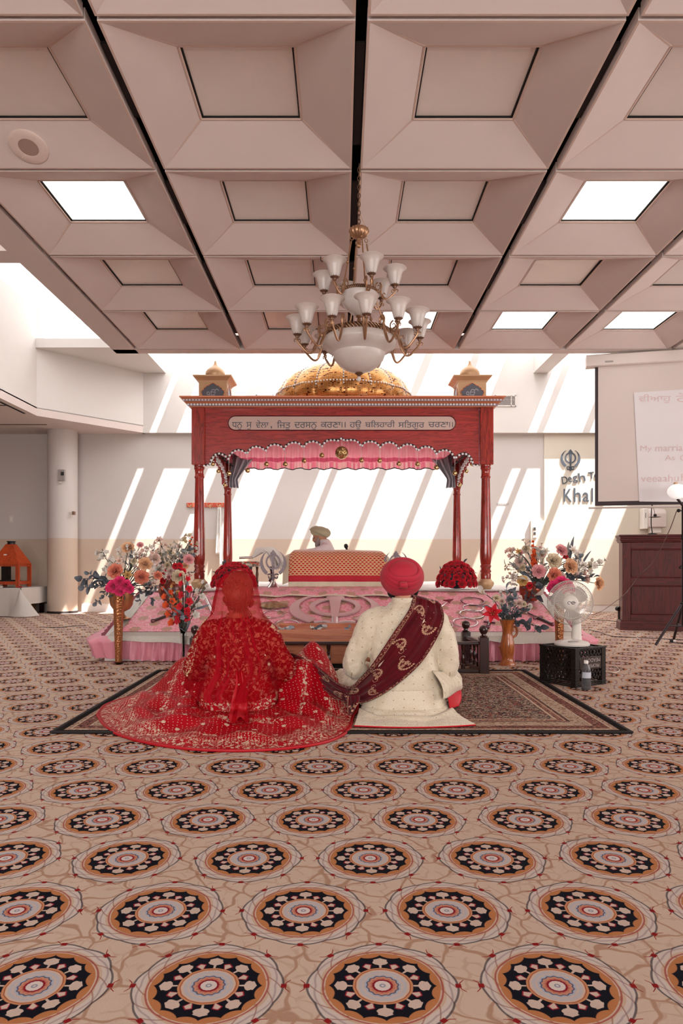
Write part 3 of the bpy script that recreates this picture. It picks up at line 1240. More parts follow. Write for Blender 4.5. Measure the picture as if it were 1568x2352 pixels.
# inscription
mb = MB()
sx0, sx1, sz0, sz1 = (524 - 784) * (CF - .045) / F, (1046 - 784) * (CF - .045) / F, zz(990), zz(957.5)
rr = (sz1 - sz0) / 2
pts = []
for k in range(13):
    a = -PI / 2 + PI * k / 12
    pts.append((sx1 - rr + rr * math.cos(a), CF - 0.048, (sz0 + sz1) / 2 + rr * math.sin(a)))
for k in range(13):
    a = PI / 2 + PI * k / 12
    pts.append((sx0 + rr + rr * math.cos(a), CF - 0.048, (sz0 + sz1) / 2 + rr * math.sin(a)))
mb.prism(pts[::-1], (0, 0.006, 0))
plq = mb.build('inscription_plate', M_SIGN, ca, smooth=False)
mb = MB()
mb.tube([Vector(p) + Vector((0, -0.001, 0)) for p in pts], 0.006, 6, closed=True)
mb.build('plate_rim', plain('dark_red_rim', '#5a1014', 0.4), plq)
mb = MB()
wd = [(420, 465, 562, 'ਧਨੁ', 1.0, 770), (420, 600, 652, 'ਸੁ', 1, 770), (420, 690, 812, 'ਵੇਲਾ', 1, 752), (420, 830, 845, ',', 2, 765), (420, 890, 1018, 'ਿਜਤੁ', 1, 770), (420, 1055, 1268, 'ਦਰਸਨੁ', 1, 770), (420, 1305, 1495, 'ਕਰਣਾ', 3, 752), (420, 1504, 1540, '।।', 3, 752),
      (780, 95, 205, 'ਹਉ', 1, 765), (780, 240, 522, 'ਬਿਲਹਾਰੀ', 1, 748), (780, 555, 802, 'ਸਿਤਗੁਰ', 1, 765), (780, 838, 1030, 'ਚਰਣਾ', 3, 748), (780, 1038, 1072, '।।', 3, 748)]
for ox, a, b, s, kind, bot in wd:
    top = {1: 682, 2: 738, 3: 698}[kind]
    if s in ('ਧਨੁ', 'ਸੁ', 'ਦਰਸਨੁ'):
        top = 700
    Yt = CF - 0.0505
    fit_text(mb, s, (ox + a / 4.126 - CX) * Yt / F, (ox + b / 4.126 - CX) * Yt / F, Yt, zz(800 + bot / 4.126, Yt), zz(800 + top / 4.126, Yt))
mb.build('lettering', M_GREY, plq, smooth=False)
# corner turrets with onion finials
onion = [(0, 0.0), (0.095, 0.0), (0.108, 0.022), (0.118, 0.055), (0.116, 0.085), (0.098, 0.115), (0.065, 0.140), (0.036, 0.160), (0.018, 0.185), (0.013, 0.205), (0.010, 0.222), (0, 0.228)]
M_SMOKE = plain('smoked_panel', '#5f626b', 0.35)
M_PALEG = plain('pale_grey_lettering', '#a9a6ad', 0.5)
for sx in (-1, 1):
    for Y_ in (CF + 0.16, CB - 0.14):
        X_ = CXm + sx * 1.525
        tz = 2.834
        b = MB().box(X_ - 0.165, X_ + 0.165, Y_ - 0.165, Y_ + 0.165, tz, tz + 0.215)
        tr = b.build('turret', M_GOLDP, ca, smooth=False, label='gold painted corner turret')
        mb = MB()
        rg = []
        for z, f_ in ((0.205, 0.168), (0.222, 0.175), (0.245, 0.20), (0.262, 0.222), (0.275, 0.226), (0.278, 0.16)):
            rg.append([(X_ - f_, Y_ - f_, tz + z), (X_ + f_, Y_ - f_, tz + z), (X_ + f_, Y_ + f_, tz + z), (X_ - f_, Y_ + f_, tz + z)])
        mb.loft(rg)
        mb.build('turret_cap', M_GOLDP, tr, smooth=False)
        MB().lathe(onion, 28, (X_, Y_, tz + 0.275)).build('onion_finial', M_GOLDP, tr)
        # scalloped arch niche on the front and on the inner side
        arch = [(-0.122, 0.0), (-0.122, 0.05), (-0.135, 0.075), (-0.128, 0.10), (-0.105, 0.108), (-0.105, 0.128), (-0.080, 0.140), (-0.070, 0.155), (-0.045, 0.160), (-0.030, 0.174), (0, 0.19)]
        arch = arch + [(-x, z) for x, z in arch[-2::-1]]
        mb = MB().prism([(X_ + x, Y_ - 0.167, tz + z + 0.004) for x, z in arch], (0, 0.004, 0))
        mb.prism([(X_ - sx * 0.167, Y_ - sx * x, tz + z + 0.004) for x, z in arch], (sx * 0.004, 0, 0))
        nc = mb.build('niche', M_SMOKE, tr, smooth=False)
        mb = MB()
        mb.tube([(X_ + x * 1.02, Y_ - 0.168, tz + z + 0.004) for x, z in arch], 0.005, 6)
        mb.tube([(X_ - sx * 0.168, Y_ - sx * x * 1.02, tz + z + 0.004) for x, z in arch], 0.005, 6)
        mb.build('niche_moulding', M_ORANGE, tr)
        if Y_ < 9:
            mb = MB()
            fit_text(mb, 'ੴ', X_ - 0.072, X_ + 0.072, Y_ - 0.1685, tz + 0.012, tz + 0.125)
            mb.build('emblem', M_PALEG, tr, smooth=False)


# roof and mirror-tiled dome
def mirror_gold():
    g = G('gold_mirror_tiles')
    u = g.n('ShaderNodeTexCoord').outputs['UV']
    s = g.n('ShaderNodeSeparateXYZ')
    g.nt.links.new(u, s.inputs[0])
    U, V = X(g, s.outputs[0]), X(g, s.outputs[1])
    cu, cv = U * 240.0, V * 62.0
    fu, fv = g.m('FRACT', cu), g.m('FRACT', cv)
    grout = (g.ss(fu, 0.0, 0.10) * (1 - g.ss(fu, 0.90, 1.0))) * (g.ss(fv, 0.0, 0.12) * (1 - g.ss(fv, 0.88, 1.0)))
    wn = g.n('ShaderNodeTexWhiteNoise', noise_dimensions='2D')
    g.put(wn.inputs['Vector'], g.vec(cu.floor(), cv.floor()))
    w = X(g, wn.outputs['Value'])
    patch = g.noise(g.vec(U * 30.0, V * 22.0), 1.0, 3)
    c = g.mix(w, lin('#c88a4c'), lin('#d9a365'))
    c = g.mix(g.ss(patch, 0.60, 0.66) * 0.6, c, lin('#e3d2ab'))
    c = g.mix(g.ss(w * 0.3 + g.noise(g.vec(U * 50.0, V * 60.0), 1.0, 2) * 0.9, 0.73, 0.76), c, lin('#5a2410'))
    c = g.mix(1 - grout, c, lin('#7a4a26'))
    nm = g.n('ShaderNodeBump')
    nm.inputs['Strength'].default_value = 0.25
    nm.inputs['Distance'].default_value = 0.01
    g.put(nm.inputs['Height'], w)
    p = g.bsdf(c, 0.28, 0.75)
    g.nt.links.new(nm.outputs[0], p.node.inputs['Normal'])
    return g.done(p)


M_MIRROR = mirror_gold()
MB().box(CXm - HW, CXm + HW, CF - 0.03, CB + 0.03, 2.70, 2.72).build('roof_panel', plain('roof_panel_pink', '#e58a9c', 0.6), ca, smooth=False)
DX, DY = 0.025, 9.2
NL = 16
dome = [(0.80, 2.834), (0.86, 2.92), (0.885, 3.0), (0.885, 3.07), (0.87, 3.14), (0.83, 3.22), (0.76, 3.30), (0.66, 3.365), (0.54, 3.415), (0.40, 3.452), (0.27, 3.475), (0.19, 3.50), (0.125, 3.545), (0.085, 3.61), (0.055, 3.69), (0.03, 3.80), (0.012, 3.92), (0.0, 3.95)]


def dome_pt(a, k):
    r, z = dome[k]
    rr_ = r * (1 - 0.022 * abs(math.sin(NL * a / 2 + PI / 2)) * 0 - 0.03 * (1 - abs(math.cos(NL / 2 * a)) ** 0.5))
    return (DX + rr_ * math.cos(a), DY + rr_ * math.sin(a), z)


mb = MB()
sg = 192
vs, uvs, fs = [], [], []
for k in range(len(dome)):
    for i in range(sg + 1):
        a = 2 * PI * i / sg
        r, z = dome[k]
        cusp = abs(math.sin(NL * a / 2))
        vs.append((DX + r * (0.965 + 0.035 * cusp ** 0.6) * math.cos(a), DY + r * (0.965 + 0.035 * cusp ** 0.6) * math.sin(a), z))
        uvs.append((i / sg, k / (len(dome) - 1)))
for k in range(len(dome) - 1):
    for i in range(sg):
        fs.append((k * (sg + 1) + i, k * (sg + 1) + i + 1, (k + 1) * (sg + 1) + i + 1, (k + 1) * (sg + 1) + i))
mb.add(vs, fs, uvs)
dm = mb.build('dome', M_MIRROR, ca, angle=60, label='gold mirror tiled onion dome')
for q in range(NL):
    a = 2 * PI * q / NL
    beads_on([(DX + (r * 0.965 + 0.012) * math.cos(a), DY + (r * 0.965 + 0.012) * math.sin(a), z) for r, z in dome[3:15]], 0.040, 0.0105, 6).build('lamp_string', M_PEARL, dm)
beads_on([(DX + 0.885 * (0.975 + 0.03 * abs(math.sin(NL * t * PI / 200))) * math.cos(t * PI / 100), DY + 0.885 * (0.975 + 0.03 * abs(math.sin(NL * t * PI / 200))) * math.sin(t * PI / 100), 3.10 + 0.0 * t) for t in range(201)], 0.040, 0.0105, 6).build('lamp_trim', M_PEARL, dm)['kind'] = 'stuff'


# pink pleated valance inside the frame
def valance_mat():
    g = G('pink_chiffon_valance')
    u = g.n('ShaderNodeTexCoord').outputs['UV']
    s = g.n('ShaderNodeSeparateXYZ')
    g.nt.links.new(u, s.inputs[0])
    U, V = X(g, s.outputs[0]), X(g, s.outputs[1])
    n = g.noise(g.vec(U * 90.0, V * 2.0), 1.0, 2)
    c = g.mix(n, lin('#f2809d'), lin('#fac6cb'))
    c = g.mix(g.band(V, 0.62, 0.74, 0.02) * 0.8, c, lin('#d23b67'))
    c = g.mix(g.ss(V, 0.76, 0.80), c, g.mix(g.noise(g.vec(U * 50.0, 0.0), 1.0, 1).gt(0.5), lin('#f6bfc0'), lin('#f28aa2')))
    p = g.bsdf(c, 0.5, sheen=0.3)
    t = g.n('ShaderNodeBsdfTranslucent')
    g.put(t.inputs[0], c)
    mx = g.n('ShaderNodeMixShader')
    mx.inputs[0].default_value = 0.6
    g.nt.links.new(p, mx.inputs[1])
    g.nt.links.new(t.outputs[0], mx.inputs[2])
    return g.done(mx.outputs[0])


M_VAL = valance_mat()


def pleats(mb, a, b, z0, z1, nrm, n=260, wav=0.014):
    A, B, N = Vector(a), Vector(b), Vector(nrm)
    L = (B - A).length

    def fn(u, v):
        ph = u * L / 0.075 * 2 * PI
        p = A.lerp(B, u) + N * (wav * (0.4 + 0.9 * v) * (math.sin(ph + math.sin(u * 31)) + 0.4 * math.sin(2.7 * ph)))
        p.z = lerp(z1, z0 + 0.012 * math.sin(u * L / 0.23 * 2 * PI) * v, v)
        return p
    mb.grid(fn, n, 8)
    return fn


M_SWAG = plain('grey_silver_swag', '#b0acb4', 0.4, metal=0.2, var=0.3, scale=12)
mb = MB()
fn = pleats(mb, (CXm - HW + 0.09, CB - 0.09, 0), (CXm + HW - 0.09, CB - 0.09, 0), 2.285, 2.70, (0, -1, 0), 420)
mb.build('rear_valance', M_VAL, ca, angle=180)
MB().tube([fn(k / 300, 1.0) for k in range(301)], 0.007, 5).build('valance_edging', M_DARKTRIM, ca)
for s in (-1, 1):
    mb = MB()
    fn = pleats(mb, (CXm + s * (HW - 0.075), CF + 0.10, 0), (CXm + s * (HW - 0.075), CB - 0.10, 0), 2.33, 2.70, (s, 0, 0), 240)
    mb.build('side_valance', M_VAL, ca, angle=180)
    MB().tube([fn(k / 200, 1.0) for k in range(201)], 0.007, 5).build('valance_edging', M_DARKTRIM, ca)
    # silver grey swag gathered at the rear post
    mb = MB()
    X0 = CXm + s * (HW - 0.09)

    def swag(u, v):
        w_ = interp(v, [0, 0.35, 0.7, 1], [0.30, 0.20, 0.11, 0.14])
        x_ = X0 - s * (w_ * (1 - u)) + s * 0.05 * v
        y_ = CB - 0.13 - 0.030 * math.sin(u * 19 + 3 * v) - 0.05 * math.sin(PI * u)
        return (x_, y_, interp(v, [0, 1], [2.42 + 0.10 * u, 2.00]) - 0.05 * math.sin(PI * u) * (1 - v))
    mb.grid(swag, 40, 18)
    mb.build('swag', M_SWAG, ca, angle=180, solid=0.004)

# mirrored balls hanging from the cusps


def mirror_ball():
    g = G('gold_mirror_ball')
    v = g.voro(g.coord(), 90, out='Color')
    s = g.n('ShaderNodeSeparateXYZ')
    g.nt.links.new(v, s.inputs[0])
    c = g.mix(X(g, s.outputs[0]), lin('#8a5a30'), lin('#e8cf96'))
    b = g.voro(g.coord(), 90)
    return g.done(g.bsdf(c, 0.15, 0.9, bump=b, bump_d=0.004, bump_s=0.6))


M_BALL = mirror_ball()
M_STRING = plain('white_cord', '#d9cfcc', 0.7)


def ornament(x, z, r, ztop, Y, label):
    o = thing('hanging_ball', label, 'ornament', (x, Y, z), 'gold mirrored balls hanging from the canopy')
    MB().ball((x, Y, z), r, 18 if r > .05 else 12, 12 if r > .05 else 8).build('ball', M_BALL, o)
    MB().tube([(x, Y, z + r * 0.9), (x, Y, ztop)], 0.0022, 5).build('string', M_STRING, o)
    MB().lathe([(0, 0.0), (0.008, 0.0), (0.008, 0.01), (0, 0.012)], 8, (x, Y, z + r * 0.96)).build('cap', M_GOLDP, o)


Yo = CF - 0.058
names = ['first', 'second', 'third', 'fourth', 'fifth', 'sixth']
ornament((784.5 - CX) * Yo / F, zz(1040, Yo), 0.078, zz(1008, Yo), Yo, 'large gold mirrored ball hanging from the middle of the canopy front')
for sd_, ox, lst in (('left', 420, [(1315, 1015, 930), (1147, 1065, 940), (968, 1098, 955), (792, 1098, 970), (613, 1158, 1000), (435, 1185, 1045)]),
                     ('right', 780, [(205, 1062, 930), (378, 1065, 945), (560, 1095, 965), (737, 1097, 970), (915, 1130, 998), (1090, 1183, 1035)])):
    for k, (a, b, t) in enumerate(lst):
        ornament((ox + a / 4.126 - CX) * Yo / F, zz(800 + b / 4.126, Yo), 0.029, zz(800 + t / 4.126, Yo), Yo, 'small gold mirrored ball, %s to the %s of the large ball' % (names[k], sd_))
wn_ = ['nearest the front post', 'second from the front post', 'third from the front post', 'nearest the rear post']
for s, sd_ in ((-1, 'left'), (1, 'right')):
    for k, (t, dz) in enumerate(((0.12, 0.10), (0.30, 0.20), (0.52, 0.24), (0.80, 0.32))):
        Yb = lerp(CF + 0.12, CB - 0.1, t)
        ornament(CXm + s * (HW - 0.035), 2.32 - dz + 0.06 * math.sin(k), 0.029, 2.40, Yb, 'small gold mirrored ball under the %s side of canopy, %s' % (sd_, wn_[k]))


# ---- khanda emblem: double-edged sword, ring and two curved blades, drawn in the xz plane
def khanda(mb, w, th, y=0.0):
    """unit height about 1.0 (z 0..1), width w"""
    d = (0, th, 0)
    sword = [(-0.028, 0.24), (-0.050, 0.62), (-0.062, 0.80), (-0.10, 0.875), (0, 1.0), (0.10, 0.875), (0.062, 0.80), (0.050, 0.62), (0.028, 0.24)]
    mb.prism([(x, y - 0.2 * th, z) for x, z in sword], (0, 1.4 * th, 0))
    n = 48
    for k in range(n):
        a, b = 2 * PI * k / n, 2 * PI * (k + 1) / n
        q = []
        for aa, rr_ in ((a, 0.205), (b, 0.205), (b, 0.262), (a, 0.262)):
            q.append((rr_ * math.cos(aa), y, 0.60 + rr_ * math.sin(aa)))
        mb.prism(q, d)
    for s in (-1, 1):
        outer, inner = [], []
        for k in range(25):
            t = k / 24
            a = lerp(R(62), R(-58), t)
            ro = 0.46
            outer.append((s * ro * math.cos(a) * w / 0.92, 0.55 + ro * math.sin(a) * 0.98))
            wid = 0.005 + 0.115 * math.sin(min(1, t * 1.25) * PI / 2) ** 1.2 * (1 if t < 0.93 else 0.95)
            inner.append((s * (ro - wid) * math.cos(a) * w / 0.92 , 0.55 + (ro - wid) * math.sin(a) * 0.98))
        for k in range(24):
            mb.prism([(outer[k][0], y, outer[k][1]), (outer[k + 1][0], y, outer[k + 1][1]), (inner[k + 1][0], y, inner[k + 1][1]), (inner[k][0], y, inner[k][1])], d)
        gr = smooth_path([(s * 0.20, y + th / 2, 0.17), (s * 0.10, y + th / 2, 0.19), (s * 0.0, y + th / 2, 0.13), (-s * 0.10, y + th / 2, 0.055), (-s * 0.15, y + th / 2, 0.075), (-s * 0.155, y + th / 2, 0.125)], 16)
        mb.tube(gr, (th * 0.5, 0.026), 8)
    mb.lathe([(0, -0.02), (0.045, 0.0), (0.05, 0.05), (0.03, 0.10), (0.035, 0.25), (0, 0.26)], 12, (0, y + th / 2, 0))
    return mb


def speckle_silver():
    g = G('engraved_silver')
    n = g.noise(g.coord(), 160, 2)
    return g.done(g.bsdf(g.mix(g.ss(n, 0.42, 0.56), lin('#6f6468'), lin('#978b90')), 0.5, 0.3, bump=n, bump_d=0.003, bump_s=0.6))


M_ENGR = speckle_silver()


def khanda_stand(x, Y, label):
    b = Vector((x, Y, DZ + 0.008))
    o = thing('khanda_stand', label, 'emblem', b)
    mb = MB().at(b + Vector((0, -0.012, 0.10)), (0, 0, 0), (0.34, 1, 0.36))
    khanda(mb, 0.92, 0.024)
    mb.build('emblem', M_ENGR, o, smooth=False)
    mb = MB()
    mb.lathe([(0, 0), (0.082, 0.0), (0.084, 0.008), (0.060, 0.03), (0.030, 0.075), (0.018, 0.11), (0, 0.115)], 28, b)
    mb.build('base', M_SILVER, o)
    return o


khanda_stand((627 - CX) * 8.35 / F, 8.35, 'silver khanda emblem on a domed foot, left of the red scripture cover')
khanda_stand((909 - CX) * 8.85 / F, 8.85, 'silver khanda emblem half hidden behind the red turban')


# ---- scripture on its cushions under the red and gold cover
def rumala():
    g = G('red_gold_heart_brocade')
    u = g.n('ShaderNodeTexCoord').outputs['UV']
    s = g.n('ShaderNodeSeparateXYZ')
    g.nt.links.new(u, s.inputs[0])
    U, V = X(g, s.outputs[0]), X(g, s.outputs[1])
    cv = V * 32.0
    row = cv.floor()
    sh_ = g.m('MODULO', row, 2.0) * 0.5
    fu = g.m('FRACT', U * 24.0 + sh_) - 0.5
    fv = g.m('FRACT', cv)
    heart = 1 - g.ss((fu.abs() * 1.5 + (fv - 0.5).abs() * 0.95) - fu.abs() * fv * 0.9, 0.40, 0.48)
    gold = g.noise(g.vec(U * 300.0, V * 200.0), 1, 2)
    c = g.mix(heart, g.mix(gold, lin('#d39a63'), lin('#efcf9c')), lin('#c01228'))
    c = g.mix(V.gt(0.885), c, lin('#c01028'))
    return g.done(g.bsdf(c, 0.5, sheen=0.2, bump=heart, bump_d=0.002, bump_s=0.4))


M_RUM = rumala()
YT = 9.0
cu_ = thing('scripture_cushion', 'cream cushion bed under the red and gold scripture cover', 'cushion', (-0.04, YT + 0.05, DZ))
mb = MB()
mb.box(-0.60, 0.50, YT - 0.20, YT + 0.34, DZ + 0.004, DZ + 0.16)
mb.build('cushion_base', M_CREAM, cu_, bevel=0.04, smooth=True)
mb = MB().box(-0.56, 0.46, YT - 0.06, YT + 0.30, DZ + 0.155, DZ + 0.42)
mb.build('cushion_top', M_WCLOTH, cu_, bevel=0.06)
bk = thing('scripture_book', 'thick open holy book resting on the cushions, hidden by the red cover', 'book', (-0.04, YT + 0.2, DZ + 0.42))
MB().box(-0.40, -0.05, YT + 0.06, YT + 0.30, DZ + 0.425, DZ + 0.452).box(-0.03, 0.32, YT + 0.06, YT + 0.30, DZ + 0.425, DZ + 0.452).build('pages', M_WCLOTH, bk, smooth=False)
rc = thing('scripture_cover', 'red cover woven with gold hearts draped over the scripture bed', 'cloth', (-0.04, YT, DZ))


def cover(u, v):
    xl, xr = -0.665, 0.575
    x = lerp(xl, xr, u)
    path = [(YT + 0.36, DZ + 0.475), (YT + 0.16, DZ + 0.480), (YT - 0.04, DZ + 0.455), (YT - 0.12, DZ + 0.40), (YT - 0.20, DZ + 0.24), (YT - 0.265, DZ + 0.06)]
    ls_ = [0.0]
    for q_ in range(len(path) - 1):
        ls_.append(ls_[-1] + math.hypot(path[q_ + 1][0] - path[q_][0], path[q_ + 1][1] - path[q_][1]))
    Y = interp(v * ls_[-1], ls_, [q_[0] for q_ in path])
    z = interp(v * ls_[-1], ls_, [q_[1] for q_ in path])
    e = abs(u - 0.5) * 2
    drop = max(0, e - 0.90) / 0.10
    z -= 0.06 * drop ** 2 * (1 - v) + 0.035 * max(0, (u - 0.75) / 0.25) ** 2 * (1 - v)
    z += 0.006 * math.sin(14 * u) * (1 - v)
    Y -= 0.010 * math.sin(26 * u + 1) * v + 0.012 * math.sin(9 * u) * v
    return Vector((x, Y, max(z, DZ + 0.03)))


mb = MB()
mb.grid(cover, 90, 34)
mb.build('cover_cloth', M_RUM, rc, solid=0.006, angle=180)
mb = MB()
mb.grid(lambda u, v: cover(lerp(-0.0, 1.0, u), 0.985) + Vector((0, -0.014 - 0.02 * v + 0.006 * math.sin(40 * u) * v, 0.004 - 0.062 * v)), 90, 4)
mb.grid(lambda u, v: cover(-0.0, v) + Vector((-0.075 * u, -0.003, -0.03 * u + 0.008 * math.sin(20 * v))), 4, 34)
mb.grid(lambda u, v: cover(1.0, v) + Vector((0.035 * u, -0.003, -0.02 * u)), 4, 34)
mb.build('cream_border', M_CREAM, rc, angle=180)

# white fly whisk on a wooden stand
ws = thing('whisk_stand', 'small wooden stand with patterned top left of the scripture', 'stand', (-1.22, 8.75, DZ))
mb = MB()
for k, x in enumerate((-1.26, -1.18)):
    mb.lathe([(0, 0), (0.022, 0), (0.014, 0.03), (0.019, 0.06), (0.012, 0.10), (0.02, 0.16), (0.013, 0.2), (0.019, 0.26), (0, 0.26)], 12, (x - 0.02, 8.72, DZ + 0.006))
    mb.lathe([(0, 0), (0.022, 0), (0.014, 0.03), (0.019, 0.06), (0.012, 0.10), (0.02, 0.16), (0.013, 0.2), (0.019, 0.26), (0, 0.26)], 12, (x + 0.10, 8.92, DZ + 0.006))
mb.build('turned_legs', wood('brown_turned_wood', '#3c170e', '#8a4a30', 0.4), ws)
g = G('patterned_brocade_top')
vc = g.voro(g.coord(), 42, out='Color')
s_ = g.n('ShaderNodeSeparateXYZ')
g.nt.links.new(vc, s_.inputs[0])
cc = g.mix(X(g, s_.outputs[0]), lin('#2c2a33'), lin('#e3d2bd'))
cc = g.mix(X(g, s_.outputs[1]).gt(0.66), cc, lin('#c4532f'))
M_PATT = g.done(g.bsdf(cc, 0.5))
mb = MB()
mb.box(-1.33, -1.04, 8.68, 8.98, DZ + 0.262, DZ + 0.33)
mb.build('padded_top', M_PATT, ws, bevel=0.025)
fw = thing('fly_whisk', 'white hair fly whisk lying over the wooden stand', 'whisk', (-1.0, 8.9, DZ + 0.34))
mb = MB()
random.seed(3)
for k in range(90):
    a = random.uniform(-1, 1)
    b = random.uniform(-1, 1)
    p0 = Vector((-1.12, 8.86 + 0.05 * b, DZ + 0.385))
    p1 = Vector((-1.02 + 0.05 * a, 8.84 + 0.08 * b, DZ + 0.46 + 0.035 * random.random()))
    p2 = Vector((-0.88 + 0.05 * a, 8.82 + 0.10 * b, DZ + 0.45 + 0.03 * a))
    p3 = Vector((-0.78 + 0.09 * a, 8.80 + 0.10 * b, DZ + 0.22 + 0.10 * random.random()))
    mb.tube(smooth_path([p0, p1, p2, p3], 9), [0.012, 0.013, 0.015, 0.016, 0.016, 0.014, 0.012, 0.009, 0.004], 5)
mb.build('hair', plain('white_whisk_hair', '#ece6de', 0.7), fw)
MB().tube([(-1.30, 8.87, DZ + 0.375), (-1.12, 8.86, DZ + 0.385)], 0.015, 10).build('handle', M_SILVER, fw)
cp = thing('goblet', 'small dark wooden goblet behind the silver khanda emblem', 'goblet', ((624 - CX) * 8.55 / F, 8.55, DZ))
gx = (624 - CX) * 8.55 / F
MB().lathe([(0, 0), (0.04, 0), (0.042, 0.012), (0.014, 0.03), (0.012, 0.06), (0.038, 0.08), (0.040, 0.10), (0.015, 0.12), (0.018, 0.20), (0.034, 0.25), (0.036, 0.26), (0.0, 0.255)], 18, (gx, 8.55, DZ + 0.006)).build('cup', M_DWOOD, cp)

# microphone behind the cover
mc = thing('microphone', 'black gooseneck microphone standing behind the scripture cover', 'microphone', (0.08, 9.5, DZ))
xm = (797 - CX) * 9.5 / F
MB().lathe([(0, 0), (0.07, 0), (0.07, 0.012), (0.02, 0.022), (0, 0.022)], 20, (xm + 0.02, 9.5, DZ + 0.006)).build('base', M_BLACK, mc)
MB().tube(smooth_path([(xm + 0.02, 9.5, DZ + 0.02), (xm + 0.022, 9.5, DZ + 0.3), (xm, 9.49, zz(1264, 9.5))], 16), 0.009, 8).build('gooseneck', M_BLACK, mc)
mb = MB().at((xm - 0.010, 9.48, zz(1259, 9.5)), (R(8), R(-12), 0))
mb.lathe([(0, -0.05), (0.013, -0.05), (0.016, 0.0), (0.026, 0.01), (0.028, 0.035), (0.02, 0.055), (0, 0.062)], 16)
mb.build('capsule', plain('mic_black', '#171518', 0.5), mc)

# ---- weapons laid out on the sloping cloth
RT = math.atan(0.30)


def on_ramp(p, yaw=0.0):
    """frame with x, y in the slope at point p, z out of it"""
    return Matrix.Translation(p) @ Matrix.Rotation(RT, 4, 'X') @ Matrix.Rotation(yaw, 4, 'Z')


kr = thing('flat_khanda', 'large pale steel khanda symbol lying flat on the pink cloth', 'emblem', ramp_px(762, 1405, 0.01))
mb = MB()
pc = ramp_px(768, 1446, 0.016)
Mr = on_ramp(pc)
tmp = khanda(MB(), 0.92, 0.014)
for f_ in tmp.f:
    pass
mb.v = [Mr @ Vector((v.x * 1.00, v.z * 1.0, v.y)) for v in tmp.v]
mb.f, mb.mi = tmp.f, tmp.mi
mb.build('emblem', M_STEEL, kr, smooth=False)


def quoit(x0, x1, y, label, col=M_SILVER):
    p = ramp_px((x0 + x1) / 2, y, 0.016)
    r = (x1 - x0) / 2 * p.y / F
    o = thing('steel_quoit', label, 'ring', p, 'steel quoits laid on the pink cloth')
    mb = MB()
    mb.M = on_ramp(p)
    mb.tube([(r * 0.95 * math.cos(2 * PI * k / 48), r * 0.95 * math.sin(2 * PI * k / 48), 0.0) for k in range(48)], (r * 0.065, 0.004), 8, closed=True)
    mb.build('ring', col, o)


M_BRONZE = plain('dark_bronze', '#7a5560', 0.25, metal=0.9)
quoit(602, 653, 1410, 'steel quoit beside the right shoulder of the bride')
quoit(628, 690, 1434, 'steel quoit half hidden behind the wooden offering box')
quoit(1058, 1112, 1381, 'dark bronze quoit, topmost of the four right of the groom', M_BRONZE)
quoit(1062, 1110, 1396, 'steel quoit just below the dark bronze one')
quoit(1054, 1112, 1410, 'steel quoit third down in the column right of groom')
quoit(1039, 1097, 1429, 'steel quoit lowest of the column, behind the dark finial')
quoit(990, 1040, 1435, 'steel quoit showing only its edge beside the groom elbow')


def blade_thing(name, label, a, b, grip, wid=0.022, col=M_SILVER, gripmat=M_DWOOD, curve=0.0):
    pa, pb = ramp_px(*a, 0.018), ramp_px(*b, 0.018)
    o = thing(name, label, 'sword' if name != 'arrow' else 'arrow', pa)
    n = Vector((0, -math.sin(RT), math.cos(RT)))
    d = (pb - pa)
    sidev = d.normalized().cross(n)
    g0 = pa + d * grip
    path = [g0 + (pb - g0) * (k / 10) + sidev * curve * math.sin(PI * k / 10) for k in range(11)]
    MB().tube(path, [(wid * (1 if k < 8 else (10.3 - k) / 2.5), 0.004) for k in range(11)], 8, flat=n).build('blade', col, o)
    if grip > 0:
        gp = MB()
        gp.tube([pa, pa + d * grip * 0.95], (0.016, 0.014), 10)
        gp.build('grip', gripmat, o)
        MB().ball(pa, 0.021, 12, 8).build('pommel', M_BRONZE, o)
        MB().tube([g0 - sidev * 0.055, g0, g0 + sidev * 0.055], 0.010, 8).build('guard', M_BRONZE, o)
    return o


blade_thing('ceremonial_sword', 'short sword with black grip lying on the cloth near the gold urn', (351, 1426), (428, 1398), 0.45, 0.02, M_BRONZE)
blade_thing('ceremonial_sword', 'long sword with dark grip lying near the table fan', (1268, 1434), (1178, 1392), 0.35, 0.014, M_BRONZE)
blade_thing('ceremonial_sword', 'bare steel blade pointing at the veil of the bride', (472, 1372), (492, 1412), 0.0, 0.018)
blade_thing('ceremonial_sword', 'short dagger with silver pommel behind the brown jug', (1120, 1440), (1126, 1422), 0.6, 0.02)
ar = blade_thing('arrow', 'steel arrow with dark red head right of the groom shoulder', (985, 1412), (1026, 1384), 0.0, 0.008)
mb = MB()
mb.M = on_ramp(ramp_px(1029, 1381, 0.022), R(-52))
mb.prism([(-0.045, -0.03, 0), (0, 0.075, 0), (0.045, -0.03, 0), (0, -0.012, 0)], (0, 0, 0.01))
mb.build('arrow_head', plain('dark_red_enamel', '#7d1826', 0.35, metal=0.4), ar, smooth=False)
# folded brass and leather plate
bp = thing('brass_armlet', 'brass and copper armlet lying on the cloth right of the veil', 'armlet', ramp_px(628, 1386, 0.02))
mb = MB()
p0 = ramp_px(628, 1390, 0.02)
mb.M = on_ramp(p0)
mb.grid(lambda u, v: (lerp(-0.15, 0.15, u), lerp(-0.10, 0.10, v) * (1 - 0.5 * abs(2 * u - 1) ** 2), 0.035 * math.sin(PI * u) * (1 - (2 * v - 1) ** 2) + 0.006 * abs(math.sin(9 * u))), 30, 14)
mb.build('plate', plain('brass_relief', '#a98a6a', 0.3, metal=0.8, var=0.5, scale=30, bump=1.0, bscale=90), bp)
mb = MB()
mb.M = on_ramp(p0 + Vector((0, 0, 0.03)))
mb.ball((0, 0, 0), 0.05, 16, 8, (1, 0.8, 0.25))
mb.build('copper_boss', plain('copper_boss', '#b06a55', 0.3, metal=0.7), bp)

